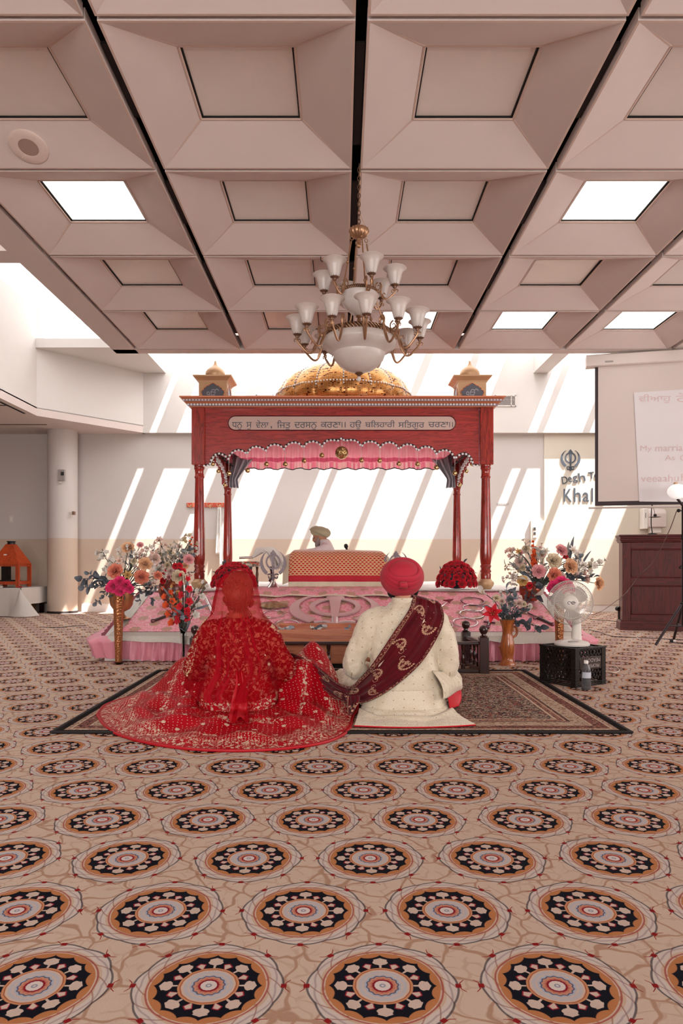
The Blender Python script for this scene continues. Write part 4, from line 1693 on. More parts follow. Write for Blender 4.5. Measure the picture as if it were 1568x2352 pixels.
# ---- dark balustrade in front
ra = thing('balustrade', 'low dark wooden balustrade with ball finials before the stage', 'railing', (0, 5.7, 0))
RY0, RY1, RX0, RX1 = 5.69, 6.165, -1.195, 1.16
ballp = [(0, 0.0), (0.032, 0.0), (0.034, 0.008), (0.018, 0.018), (0.017, 0.026), (0.026, 0.034), (0.034, 0.050), (0.036, 0.066), (0.031, 0.083), (0.018, 0.096), (0, 0.101)]
for X_, Y_ in ((RX0, RY0), (RX1, RY0), (RX0 + 0.06, RY1), (RX1 - 0.06, RY1)):
    p_ = MB().box(X_ - 0.038, X_ + 0.038, Y_ - 0.038, Y_ + 0.038, 0.0, 0.30).build('newel', M_DWOOD, ra, bevel=0.004)
    MB().lathe(ballp, 24, (X_, Y_, 0.299)).build('ball_finial', M_DWOOD, p_)
for nm, z0, z1 in (('top_rail', 0.240, 0.265), ('bottom_rail', 0.012, 0.045)):
    MB().box(RX0 + 0.037, RX1 - 0.037, RY0 - 0.022, RY0 + 0.022, z0, z1).build(nm, M_DWOODX, ra, bevel=0.006)
    for X_ in (RX0, RX1):
        xo = 0.06 if X_ < 0 else -0.06
        mb = MB().prism([(X_ - 0.02, RY0 + 0.037, z0), (X_ + 0.02, RY0 + 0.037, z0), (X_ + xo + 0.02, RY1 - 0.037, z0), (X_ + xo - 0.02, RY1 - 0.037, z0)], (0, 0, z1 - z0))
        mb.build(nm, M_DWOOD, ra, bevel=0.005, smooth=False)
bal = [(0, 0), (0.018, 0), (0.018, 0.035), (0.011, 0.04), (0.013, 0.052), (0.019, 0.075), (0.017, 0.095), (0.010, 0.115), (0.012, 0.125), (0.017, 0.13), (0.012, 0.137), (0.014, 0.155), (0.018, 0.165), (0.018, 0.196), (0, 0.196)]
bm_ = MB().lathe(bal, 14).mesh('baluster')
bm_.materials.append(M_DWOOD)
for k in range(12):
    x = RX0 + 0.175 + k * 0.183
    put('baluster', bm_, ra, (x, RY0, 0.0445))
for X_ in (RX0, RX1):
    xo = 0.06 if X_ < 0 else -0.06
    for k in range(3):
        t = 0.28 + 0.22 * k
        put('baluster', bm_, ra, (X_ + xo * t, lerp(RY0, RY1, t), 0.0445))
# ---- offering box with a tray top
ob = thing('offering_box', 'orange brown wooden offering box with tray top behind the balustrade', 'box', (0.02, 6.05, 0))
BX0, BX1, BY0, BY1 = -0.575, 0.62, 5.86, 6.34
mb = MB().box(BX0 + 0.03, BX1 - 0.03, BY0 + 0.03, BY1 - 0.03, 0.055, 0.225)
mb.build('box_body', M_BOXW, ob, smooth=False, bevel=0.003)
MB().box(BX0 + 0.05, BX1 - 0.05, BY0 + 0.06, BY1 - 0.06, 0.0, 0.055).build('plinth', M_BLACK, ob, smooth=False)
mb = MB()
t_ = 0.018
mb.box(BX0, BX1, BY0, BY0 + t_, 0.225, 0.345).box(BX0, BX1, BY1 - t_, BY1, 0.225, 0.36)
mb.box(BX0, BX0 + t_, BY0 + t_, BY1 - t_, 0.225, 0.352).box(BX1 - t_, BX1, BY0 + t_, BY1 - t_, 0.225, 0.352)
mb.box(BX0 + t_, BX1 - t_, BY0 + t_, BY1 - t_, 0.225, 0.24)
# raised tray floor slopes up to the back
mb.prism([(BX0 + t_, BY0 + t_, 0.24), (BX0 + t_, BY1 - t_, 0.345), (BX0 + t_, BY1 - t_, 0.24)], (BX1 - BX0 - 2 * t_, 0, 0))
mb.build('tray', M_BOXW, ob, smooth=False)
random.seed(12)
M_NOTE = [plain('banknote_%d' % k, c, 0.7, var=0.15, scale=40) for k, c in enumerate(('#c9c4c2', '#8d939c', '#d3cfc6', '#6f767f'))]
where = ['left end', 'left of centre', 'centre', 'right of centre', 'right end', 'behind the groom']
for k in range(6):
    x = (650, 664, 716, 728, 740, 800)[k]
    Y_ = 6.18
    p = Vector(((x - CX) * Y_ / F, Y_, 0.24 + (Y_ - BY0 - t_) * 0.105 / (BY1 - BY0 - 2 * t_) + 0.012))
    o = thing('banknote', ('pale', 'grey')[k % 2] + ' crumpled banknote in the box tray, ' + where[k], 'banknote', p, 'banknotes in the offering tray')
    mb = MB().at(p, (R(14 + 8 * k), R(10), R(50 * k)))
    ph = random.random() * 6
    mb.grid(lambda u, v: (lerp(-0.05, 0.05, u), lerp(-0.024, 0.024, v), 0.014 * math.sin(5 * u + ph) + 0.008 * math.sin(9 * v + ph) + 0.012), 12, 6)
    mb.build('note', M_NOTE[k % 4], o, solid=0.0006)
# ================================================================== rug and people
def rug_mat():
    g = G('persian_rug')
    x, y, z = g.xyz()
    hw, hd, cy = 1.535, 1.07, 4.76
    ex = hw - x.abs()
    ey = hd - (y - cy).abs()
    e = ex.min(ey)
    v1 = g.voro(g.vec(x, y), 42, out='Color')
    s1 = g.n('ShaderNodeSeparateXYZ')
    g.nt.links.new(v1, s1.inputs[0])
    a, b = X(g, s1.outputs[0]), X(g, s1.outputs[1])
    n = g.noise(g.vec(x, y), 55, 3, 0.6, 1.5)
    c = g.mix(g.ss(n, 0.46, 0.54), lin('#2b2229'), lin('#b39a86'))
    c = g.mix((a.gt(0.72)) * g.ss(n, 0.4, 0.6), c, lin('#8f4a40'))
    c = g.mix(g.band(e, 0.30, 0.312, 0.003), c, lin('#c7ad96'))

    def bandc(lo, hi, base, fig, acc, sc):
        nonlocal c
        nn = g.noise(g.vec(x, y, lo * 10), sc, 3, 0.6, 1.2)
        vv = g.voro(g.vec(x, y), sc * 0.45)
        q = g.mix(g.ss(nn, 0.50, 0.58), lin(base), lin(fig))
        q = g.mix((1 - g.ss(vv, 0.16, 0.24)) * 0.8, q, lin(acc))
        c = g.mix((e.gt(lo)) * (e.lt(hi)), c, q)
    bandc(0.245, 0.30, '#9b6c5c', '#3d2a2d', '#c9a78f', 60)
    bandc(0.150, 0.245, '#b9a48f', '#8f6a58', '#7a3f3a', 45)
    bandc(0.075, 0.150, '#8f5d50', '#2d2228', '#bfa28c', 60)
    bandc(0.045, 0.075, '#b89f8a', '#7a4a40', '#4a3236', 70)
    for lo, col in ((0.243, '#3a2829'), (0.150, '#c8b09a'), (0.073, '#c8b09a'), (0.262, '#c3a48c')):
        c = g.mix(g.band(e, lo, lo + 0.006, 0.002), c, lin(col))
    c = g.mix(e.lt(0.045), c, lin('#1b1515'))
    pile = g.noise(g.coord(), 500, 2)
    c = g.mul(c, g.mix(pile, (0.8, 0.8, 0.8, 1), (1.08, 1.08, 1.08, 1)))
    return g.done(g.bsdf(c, 0.95, spec=0.1, bump=pile, bump_d=0.003, bump_s=0.4))


rg_ = thing('rug', 'patterned persian rug with black edge under the bridal couple', 'rug', (0, 4.76, 0))
WL[rg_.name] = Vector((0, 0, 0))
rg_.location = (0, 0, 0)
mb = MB()
mb.grid(lambda u, v: (lerp(-1.535, 1.535, u), lerp(3.69, 5.83, v), 0.009 + 0.0015 * math.sin(40 * u) * math.sin(9 * v)), 60, 20)
mb.build('pile', rug_mat(), rg_)
mb = MB()
for p, q in (((-1.535, 3.69), (1.535, 3.69)), ((1.535, 3.69), (1.535, 5.83)), ((1.535, 5.83), (-1.535, 5.83)), ((-1.535, 5.83), (-1.535, 3.69))):
    mb.tube([(p[0], p[1], 0.0075), (q[0], q[1], 0.0075)], (0.012, 0.0075), 8)
mb.build('bound_edge', plain('black_binding', '#191313', 0.8), rg_)

M_SKIN = plain('warm_skin', '#c08a6c', 0.5, var=0.05, scale=20)
M_SKINF = plain('fair_skin', '#cf9c80', 0.5, var=0.04, scale=20)


def chain(mb, pts, seg=16):
    """closed tapering limb: [(x, y, z, rx[, ry])] with rounded ends"""
    path = [p[:3] for p in pts]
    rad = [(p[3], p[4] if len(p) > 4 else p[3]) for p in pts]
    n = 5 * (len(pts) - 1) + 1
    sp = smooth_path(path, n)
    rs = []
    for k in range(n):
        t = k / (n - 1) * (len(pts) - 1)
        i = min(int(t), len(pts) - 2)
        f_ = t - i
        rs.append((lerp(rad[i][0], rad[i + 1][0], f_), lerp(rad[i][1], rad[i + 1][1], f_)))
    mb.tube(sp, rs, seg)
    for p in (pts[0], pts[-1]):
        r = p[3]
        r2 = p[4] if len(p) > 4 else r
        mb.ball(p[:3], min(r, r2) * 0.99, 12, 8)


def hand(mb, w, d, up, s=1.0, curl=0.5, thumb=1):
    """palm, four fingers and thumb from wrist w along direction d; up is the back of the hand"""
    w, d, up = Vector(w), Vector(d).normalized(), Vector(up).normalized()
    sd = d.cross(up).normalized() * thumb
    up = sd.cross(d).normalized() * thumb
    mb.tube([w - d * 0.01 * s, w + d * 0.045 * s, w + d * 0.085 * s], [(0.026 * s, 0.018 * s), (0.040 * s, 0.017 * s), (0.040 * s, 0.014 * s)], 12, flat=up)
    for k, (o, L) in enumerate(((0.029, 0.070), (0.010, 0.080), (-0.010, 0.075), (-0.029, 0.058))):
        b = w + d * (0.082 * s) + sd * (o * s)
        pts = [b]
        ang = 0.0
        for q in range(3):
            ang += curl * (0.5 + 0.35 * q)
            pts.append(pts[-1] + (d * math.cos(ang) - up * math.sin(ang)) * (L * s / 3 * (1.1 - 0.1 * q)))
        mb.tube(pts, [0.0098 * s, 0.0092 * s, 0.0085 * s, 0.0065 * s], 8)
        mb.ball(pts[-1], 0.0068 * s, 8, 6)
    b = w + d * 0.022 * s + sd * 0.026 * s
    pts = [b, b + (d * 0.6 + sd * 0.8) * 0.034 * s, b + (d * 1.4 + sd * 1.05 - up * 0.3) * 0.042 * s]
    mb.tube(pts, [0.014 * s, 0.0115 * s, 0.008 * s], 8)
    mb.ball(pts[-1], 0.0082 * s, 8, 6)


def body(M, arms, head=(0, 0.02, 0.80), s=1.0, z_sh=0.555, sw=0.185, lean=0.0, hand_curl=0.5, look=0.0):
    """seated cross-legged figure facing +y, one closed skin"""
    mb = MB()
    L = lean
    chain(mb, [(0, 0, 0.10, 0.165, 0.125), (0, L * .2, 0.24, 0.140, 0.105), (0, L * .5, 0.38, 0.150, 0.108), (0, L * .8, z_sh - 0.07, 0.170, 0.100), (0, L, z_sh + 0.01, 0.120, 0.075), (0, L + .0, z_sh + 0.06, 0.062, 0.060), (head[0] * .6, lerp(L, head[1], .6), lerp(z_sh, head[2], 0.55), 0.055, 0.056)], 20)
    h = Vector(head)
    hm = Matrix.Translation(h) @ Matrix.Rotation(-look, 4, 'X')
    old = mb.M
    mb.M = hm
    mb.ball((0, 0.0, 0.015), 0.1, 20, 14, (0.78, 0.96, 1.06))
    mb.ball((0, 0.045, -0.055), 0.062, 14, 10, (0.92, 0.9, 0.95))
    mb.ball((0, 0.070, -0.098), 0.026, 10, 8, (1.2, 0.9, 0.8))
    mb.tube([(0, 0.090, 0.022), (0, 0.104, -0.002), (0, 0.116, -0.026), (0, 0.098, -0.036)], [0.010, 0.0115, 0.0155, 0.012], 8)
    for sx in (-1, 1):
        mb.ball((sx * 0.011, 0.102, -0.030), 0.010, 8, 6)
        mb.ball((sx * 0.081, 0.0, -0.012), 0.03, 10, 8, (0.32, 0.6, 1.0))
        mb.tube([(sx * 0.012, 0.093, 0.030), (sx * 0.036, 0.088, 0.034), (sx * 0.058, 0.072, 0.026)], 0.009, 8)
        mb.ball((sx * 0.045, 0.070, -0.030), 0.026, 10, 8)
    mb.tube([(-0.024, 0.088, -0.060), (0, 0.097, -0.057), (0.024, 0.088, -0.060)], 0.0075, 8)
    mb.tube([(-0.020, 0.086, -0.071), (0, 0.094, -0.072), (0.020, 0.086, -0.071)], 0.0080, 8)
    mb.M = old
    for sx, (el, wr, hd) in zip((-1, 1), arms):
        sh_ = (sx * sw, L, z_sh - 0.02)
        chain(mb, [(sx * (sw - 0.06), L, z_sh - 0.01, 0.065, 0.065), (*sh_, 0.058, 0.058), tuple(lerp(sh_[i], el[i], 0.5) for i in range(3)) + (0.050,), (*el, 0.043), tuple(lerp(el[i], wr[i], 0.35) for i in range(3)) + (0.042,), (*wr, 0.028)], 14)
        hand(mb, wr, hd, (0, 0.2, 1), s=1.0, curl=hand_curl, thumb=1 if sx < 0 else -1)
        kx = 0.335
        chain(mb, [(sx * 0.085, 0.02, 0.095, 0.090), (sx * 0.22, 0.17, 0.105, 0.080), (sx * kx, 0.315, 0.105, 0.060)], 14)
        zf = 0.055 if sx > 0 else 0.12
        yf = 0.36 if sx > 0 else 0.30
        chain(mb, [(sx * kx, 0.315, 0.095, 0.056), (sx * 0.15, yf + 0.03, zf + 0.01, 0.052), (-sx * 0.04, yf, zf, 0.036), (-sx * 0.10, yf - 0.04, zf - 0.005, 0.036, 0.030), (-sx * 0.185, yf - 0.10, zf - 0.01, 0.036, 0.022)], 12)
    out = remesh(mb, 0.0075, 4)
    out.v = [M @ (Vector(p) * s) for p in out.v]
    return out


def place(x, y, z=0.0, rot=0.0):
    return Matrix.Translation((x, y, z)) @ Matrix.Rotation(rot, 4, 'Z')


def cloth_tex(name, size, kind='CLOUDS'):
    t = bpy.data.textures.new(name, kind)
    t.noise_scale = size
    if kind == 'CLOUDS':
        t.noise_depth = 2
    return t


TX_W = cloth_tex('cloth_wrinkles', 0.10)


def wrinkle(o, strength, tex=TX_W):
    m_ = o.modifiers.new('wrinkle', 'DISPLACE')
    m_.texture = tex
    m_.texture_coords = 'GLOBAL'
    m_.strength = strength
    m_.mid_level = 0.5


# ------------------------------------------------------------------ gold embroidery
def scroll(g, U, V, sc, flowers=True):
    """vine and flower embroidery mask in cloth coordinates"""
    wx = U * sc + (g.noise(g.vec(U * sc * 0.5, V * sc * 0.5, 1.0), 1.0, 1) - 0.5) * 1.6
    wy = V * sc + (g.noise(g.vec(U * sc * 0.5, V * sc * 0.5, 6.0), 1.0, 1) - 0.5) * 1.6
    vd = g.voro(g.vec(wx, wy), 1.0, 'DISTANCE_TO_EDGE', dim='2D')
    vine = 1 - g.ss(vd, 0.012, 0.04)
    gap = g.ss(g.noise(g.vec(wx, wy, 3.0), 1.3, 1), 0.42, 0.5)
    leaf = 1 - g.ss(g.voro(g.vec(wx * 3.0, wy * 3.0), 1.0, dim='2D'), 0.24, 0.32)
    leaf = leaf * (1 - g.ss(vd, 0.16, 0.26)) * g.ss(g.noise(g.vec(wx, wy, 9.0), 1.7, 1), 0.40, 0.48)
    fl = 1 - g.ss(g.voro(g.vec(wx * 0.9, wy * 0.9), 1.0, dim='2D'), 0.20, 0.26)
    petal = g.noise(g.vec(wx * 8.0, wy * 8.0), 1.0, 2)
    m_ = (vine * gap).max(leaf * 0.9)
    if flowers:
        m_ = m_.max(fl * g.ss(petal, 0.36, 0.46))
    return m_, fl


def gold_on(name, base, base2, gold, build, rough=0.6, sheen=0.3):
    g = G(name)
    u = g.n('ShaderNodeTexCoord').outputs['UV']
    s = g.n('ShaderNodeSeparateXYZ')
    g.nt.links.new(u, s.inputs[0])
    U, V = X(g, s.outputs[0]), X(g, s.outputs[1])
    m_ = build(g, U, V)
    n = g.noise(g.coord(), 14, 3)
    c = g.mix(n, lin(base), lin(base2))
    gl = g.noise(g.coord(), 240, 2)
    gc = g.mix(gl, tuple(0.55 * q for q in lin(gold)[:3]) + (1,), lin(gold))
    c = g.mix(m_, c, gc)
    return g.done(g.bsdf(c, rough, metal=m_ * 0.35, spec=0.18, bump=m_, bump_d=0.004, bump_s=0.6, sheen=sheen))


def uv_world(mb, ax=0, az=2, k=1.0):
    mb.uv = {i: (p[ax] * k, p[az] * k) for i, p in enumerate(mb.v)}
    return mb


# ------------------------------------------------------------------ the groom
GX, GY = 0.372, 4.20
MG = place(GX, GY)
gb = body(MG, (((-0.285, 0.02, 0.275), (-0.14, 0.26, 0.20), (0.8, 0.5, -0.1)), ((0.265, 0.02, 0.275), (0.14, 0.26, 0.20), (-0.8, 0.5, -0.1))), head=(0, 0.01, 0.795), z_sh=0.565, sw=0.17)
groom = gb.build('person', M_SKIN, None)
tag(groom, 'person seated on the rug in cream brocade coat and red turban, seen from behind', 'person')
P0 = Vector((0, 0, 0))

g = G('cream_brocade')
x, y, z = g.xyz()
d1 = g.voro(g.vec((x + z) * 95.0, (z - x) * 95.0, y * 20), 1.0, out='Distance', rnd=0.25)
dots = 1 - g.ss(g.voro(g.vec(x * 17.0, z * 17.0 + y * 17.0), 1.0, rnd=0.12, dim='2D'), 0.06, 0.09)
c = g.mix(g.ss(d1, 0.25, 0.6), lin('#e6dccb'), lin('#c3b397'))
c = g.mix(g.noise(g.coord(), 6, 2), c, lin('#decfb8'))
c = g.mix(dots * 0.7, c, lin('#9c7b58'))
M_COAT = g.done(g.bsdf(c, 0.55, spec=0.4, bump=d1, bump_d=0.003, bump_s=0.4, sheen=0.2))
M_LINING = plain('red_lining', '#c00f22', 0.45)

ct = MB()
ct.M = MG


def ering(cx, cy, z, a, b, n=36, p=2.3):
    r = []
    for i in range(n):
        t = 2 * PI * i / n
        cs, sn = math.cos(t), math.sin(t)
        r.append((cx + a * math.copysign(abs(cs) ** (2 / p), cs), cy + b * math.copysign(abs(sn) ** (2 / p), sn), z))
    return r


ct.loft([ering(0, 0.01, 0.02, 0.245, 0.20), ering(0, 0.0, 0.09, 0.250, 0.195), ering(0, 0, 0.17, 0.232, 0.172), ering(0, 0, 0.26, 0.205, 0.145), ering(0, 0, 0.36, 0.200, 0.135), ering(0, 0, 0.46, 0.208, 0.132), ering(0, 0, 0.53, 0.212, 0.124), ering(0, 0, 0.575, 0.200, 0.110), ering(0, 0.0, 0.610, 0.160, 0.092), ering(0, 0.005, 0.640, 0.100, 0.080), ering(0, 0.01, 0.668, 0.078, 0.074)])
for sx, ex in ((-1, 0.295), (1, 0.272)):
    chain(ct, [(sx * 0.125, 0, 0.565, 0.080, 0.080), (sx * 0.195, 0.0, 0.545, 0.078), (sx * 0.245, 0.0, 0.44, 0.072), (sx * ex, 0.01, 0.31, 0.066), (sx * (ex - 0.01), 0.05, 0.262, 0.066), (sx * 0.235, 0.15, 0.235, 0.060), (sx * 0.16, 0.25, 0.215, 0.048)], 18)
    # coat over the thigh and knee
    chain(ct, [(sx * 0.12, 0.02, 0.12, 0.13, 0.11), (sx * 0.25, 0.18, 0.135, 0.115, 0.10), (sx * (0.375 if sx < 0 else 0.335), 0.31, 0.135, 0.085, 0.085)], 18)
ct.reset()
coat_mb = remesh(ct, 0.0085, 7)
coat = coat_mb.build('coat', M_COAT, groom)
wrinkle(coat, 0.034)
# sleeve and seam folds
mb = MB()
col_ = MB()
mb.M = MG
mb.lathe([(0.066, 0.652), (0.070, 0.668), (0.069, 0.695), (0.064, 0.698), (0.063, 0.66)], 32, (0, 0.006, 0), cap=False)
mb.build('collar', M_COAT, groom)


# skirt of the coat spread on the rug behind
def tail(u, v):
    a = lerp(R(198), R(345), u)
    top = MG @ Vector((0.245 * math.cos(a), 0.19 * math.sin(a), 0.17))
    hem = Vector((lerp(0.070, 0.735, u), 3.765 + 0.05 * (abs(u - 0.45) * 2) ** 2, 0.019))
    hip = MG @ Vector((0.262 * math.cos(a), 0.215 * math.sin(a), 0.06))
    base = MG @ Vector((0.275 * math.cos(a), 0.25 * math.sin(a), 0.019))
    if v < 0.3:
        p = top.lerp(hip, v / 0.3)
    elif v < 0.5:
        p = hip.lerp(base, (v - 0.3) / 0.2)
    else:
        p = base.lerp(hem, (v - 0.5) / 0.5)
    k = max(0, v - 0.3) / 0.7
    p.z += 0.016 * k * (1 - k) * 4 * abs(math.sin(7 * u + 2.5 * v)) + (0.010 * math.sin(PI * min(1, k * 1.6)) if v < 0.9 else 0) + 0.012 * math.exp(-((v - 0.58 - 0.10 * math.sin(3.2 * u)) / 0.05) ** 2)
    return p


mb = MB()
mb.grid(tail, 90, 60)
tl = mb.build('coat_tail', M_COAT, groom, angle=180, solid=0.004)
MB().tube([tail(k / 60, 1.0) + Vector((0, -0.002, -0.003)) for k in range(61)], 0.004, 6).build('lining_edge', M_LINING, groom, label='red lining edge of the coat')


# side panel at the right with red lining turned out
def flap(u, v):
    A = px(lerp(992, 1044, u), lerp(1540, 1546, u), lerp(4.08, 4.28, u))
    Bp = px(lerp(1018, 1058, u), lerp(1606, 1584, u), lerp(4.02, 4.30, u))
    p = A.lerp(Bp, v)
    p += Vector((0.02 * math.sin(PI * v), -0.03 * math.sin(PI * v) - 0.012 * math.sin(6 * u), 0))
    return p


mb = MB()
mb.grid(flap, 24, 16)
mb.build('side_panel', M_COAT, groom, angle=180, solid=0.004)


def lining(u, v):
    A = flap(0.25 + 0.75 * u, 1.0) + Vector((0, 0.012, 0.004))
    Bp = px(lerp(1033, 1053, u), lerp(1628, 1622, u), lerp(4.10, 4.20, u))
    p = A.lerp(Bp, v)
    p.x += 0.012 * math.sin(PI * v) * u
    p.z = max(p.z, 0.022)
    return p


mb = MB()
mb.grid(lining, 12, 14)
mb.build('lining', M_LINING, groom, angle=180, solid=0.004, label='bright red lining')

# turban of wound cloth


def turban_mat(name, a, b, sc=90):
    g = G(name)
    n = g.noise(g.coord(), 7, 3)
    w = g.noise(g.coord(), 600, 2)
    return g.done(g.bsdf(g.mix(n, lin(a), lin(b)), 0.75, bump=w, bump_d=0.001, bump_s=0.4, sheen=0.1))


M_TURB = turban_mat('crimson_turban', '#a5142c', '#ba2239')


def turban(M, rx, ry, rz, axis, mat, parent, bands, width, thick, seed=1, asym=0.0):
    t = MB()
    t.M = M
    t.ball((0, 0, 0), 1.0, 40, 24, (rx * 0.955, ry * 0.955, rz * 0.955))
    t.build('turban_crown', mat, parent)
    ax = Vector(axis).normalized()
    u = ax.orthogonal().normalized()
    if abs(ax.x) < 0.9:
        u = Vector((1, 0, 0)) - ax * ax.x
        u.normalize()
    v = ax.cross(u)
    w = MB()
    w.M = M
    for k, ph in enumerate(bands):
        path = []
        n = 72
        for i in range(n):
            a = 2 * PI * i / n
            p_ = ph + R(5) * math.sin(a + asym + 0.5 * k) + R(6) * math.cos(2 * a + 0.3 * k) * (0.4 if k else 1)
            d = ax * math.cos(p_) + (u * math.cos(a) + v * math.sin(a)) * math.sin(p_)
            sc = 1.0 / math.sqrt((d.x / rx) ** 2 + (d.y / ry) ** 2 + (d.z / rz) ** 2)
            path.append(d * sc * (0.965 + 0.010 * k))
        # flattened band following the surface
        vs, seg = [], 8
        for i in range(n):
            pt = path[i]
            tg = (path[(i + 1) % n] - path[i - 1]).normalized()
            nr = Vector((pt.x / rx ** 2, pt.y / ry ** 2, pt.z / rz ** 2)).normalized()
            bn = tg.cross(nr).normalized()
            for q in range(seg):
                b = 2 * PI * q / seg
                vs.append(pt + bn * (width * math.cos(b)) + nr * (thick * math.sin(b)))
        fs = []
        for i in range(n):
            j = (i + 1) % n
            for q in range(seg):
                r_ = (q + 1) % seg
                fs.append((i * seg + q, i * seg + r_, j * seg + r_, j * seg + q))
        w.add(vs, fs)
    return w.build('turban_wraps', mat, parent, angle=180)


TM = MG @ Matrix.Translation((-0.006, 0.0, 0.823)) @ Matrix.Rotation(R(-8), 4, 'X')
tw = turban(TM, 0.124, 0.135, 0.112, (0.02, -0.92, 0.38), M_TURB, groom, [R(48), R(60), R(72), R(84), R(96), R(108), R(118)], 0.021, 0.009)
mb = MB()


def knot(u, v):
    a = lerp(R(112), R(66), v)
    d = Vector((lerp(-0.024, 0.020, u), 0, 0)) + Vector((0, -0.142 * math.sin(R(90) - (R(90) - a) * 1.0) * 1.0, 0))
    zz_ = 0.126 * math.cos(a) - 0.012
    return TM @ Vector((lerp(-0.026, 0.018, u) - 0.004 * v, -0.150 * math.sin(a) + 0.010 * abs(2 * u - 1) ** 2 - 0.012 * math.sin(PI * v), lerp(-0.086, -0.048, v)))


mb.grid(knot, 10, 8)
mb.build('turban_knot', M_TURB, groom, angle=180, solid=0.004)
MB().ball(TM @ Vector((-0.003, -0.160, -0.066)), 0.0025, 8, 6).build('turban_pin', M_SILVER, groom)
mb = MB()
mb.M = MG
for sx in (-1, 1):
    chain(mb, [(sx * 0.078, 0.0, 0.765, 0.014, 0.02), (sx * 0.074, 0.04, 0.725, 0.020, 0.026), (sx * 0.035, 0.085, 0.695, 0.022)], 10)
mb.build('beard', plain('dark_beard', '#241a1a', 0.8), groom)

# ------------------------------------------------------------------ maroon shawl from the groom's shoulder to the bride's lap
coat_bvh = bvh(coat_mb)
EYE = Vector((0, 0, CZ))
UL = [(948, 1371), (939, 1400), (907, 1448), (875, 1496), (850, 1531), (824, 1560), (803, 1577), (773, 1566), (741, 1541), (703, 1515), (668, 1500)]
LR = [(1012, 1388), (1019, 1419), (1007, 1458), (972, 1516), (925, 1562), (870, 1600), (826, 1615), (780, 1608), (738, 1580), (700, 1545), (664, 1512)]
YS = [4.2, 4.15, 4.08, 4.05, 4.05, 4.06, 4.08, 4.16, 4.26, 4.38, 4.46]


def poly_at(P, t):
    n = len(P) - 1
    q = smooth_path([(a, b, 0) for a, b in P], 81)
    return q[min(80, max(0, int(round(t * 80))))]


ULs = smooth_path([(a, b, 0) for a, b in UL], 121)
LRs = smooth_path([(a, b, 0) for a, b in LR], 121)
NV, NU = 120, 26
rows = []
for j in range(NV + 1):
    t = j / NV * (len(YS) - 1)
    Yd = float(np.interp(t, range(len(YS)), YS))
    row = []
    for i in range(NU + 1):
        q = ULs[j].lerp(LRs[j], i / NU)
        d = px(q.x, q.y, 1.0) - EYE
        hit = coat_bvh.ray_cast(EYE, d)[0]
        row.append([q, hit.y if hit is not None else None, Yd])
    rows.append(row)
depth = np.array([[(r[1] if r[1] is not None else r[2]) for r in row] for row in rows])
for j in range(NV + 1):
    for i in range(NU + 1):
        if j > 66:
            w_ = min(1, (j - 66) / 14)
            depth[j, i] = depth[j, i] * (1 - w_) + min(depth[j, i], rows[j][i][2]) * w_ if w_ < 1 else min(depth[j, i], rows[j][i][2])
for _ in range(14):
    d2 = depth.copy()
    d2[1:-1, 1:-1] = (depth[:-2, 1:-1] + depth[2:, 1:-1] + depth[1:-1, :-2] + depth[1:-1, 2:] + 2 * depth[1:-1, 1:-1]) / 6
    d2[:, 0], d2[:, -1] = d2[:, 1], d2[:, -2]
    d2[0], d2[-1] = d2[1], d2[-2]
    depth = np.minimum(d2, depth + 0.02)
sw_ = MB()
vs, uvs, fs = [], [], []
over = [(0.16, -0.10), (0.12, -0.03), (0.07, 0.012), (0.03, 0.016)]       # rows that carry on over the shoulder to the chest
tot = NV + 1 + len(over)
for k, (dy, dz) in enumerate(over):
    for i in range(NU + 1):
        q = ULs[0].lerp(LRs[0], i / NU)
        p = px(q.x, q.y, depth[0, i] - 0.02)
        vs.append(p + Vector((-0.01, dy + 0.02, dz)))
        uvs.append((i / NU * 0.34, (k - len(over)) * 0.03))
L = 0.0
prev = None
for j in range(NV + 1):
    mid_ = px(*ULs[j].lerp(LRs[j], 0.5).xy, depth[j, NU // 2])
    if prev is not None:
        L += (mid_ - prev).length
    prev = mid_
    for i in range(NU + 1):
        q = ULs[j].lerp(LRs[j], i / NU)
        t = j / NV
        fold = 0.014 * math.sin(i / NU * 2 * PI * 3.2 + 2 * t) * (0.5 + t) + 0.006 * math.sin(i / NU * 2 * PI * 7 + 9 * t) + 0.02 * math.exp(-(i / NU / 0.14) ** 2) * t
        Yq = depth[j, i] - 0.022 - fold - 0.03 * min(1, max(0, (j - 50) / 20))
        p = px(q.x, q.y, Yq)
        vs.append(p)
        uvs.append((i / NU * 0.34, L))
w = NU + 1
for j in range(tot - 1):
    for i in range(NU):
        fs.append((j * w + i, j * w + i + 1, (j + 1) * w + i + 1, (j + 1) * w + i))
sw_.add(vs, fs, uvs)


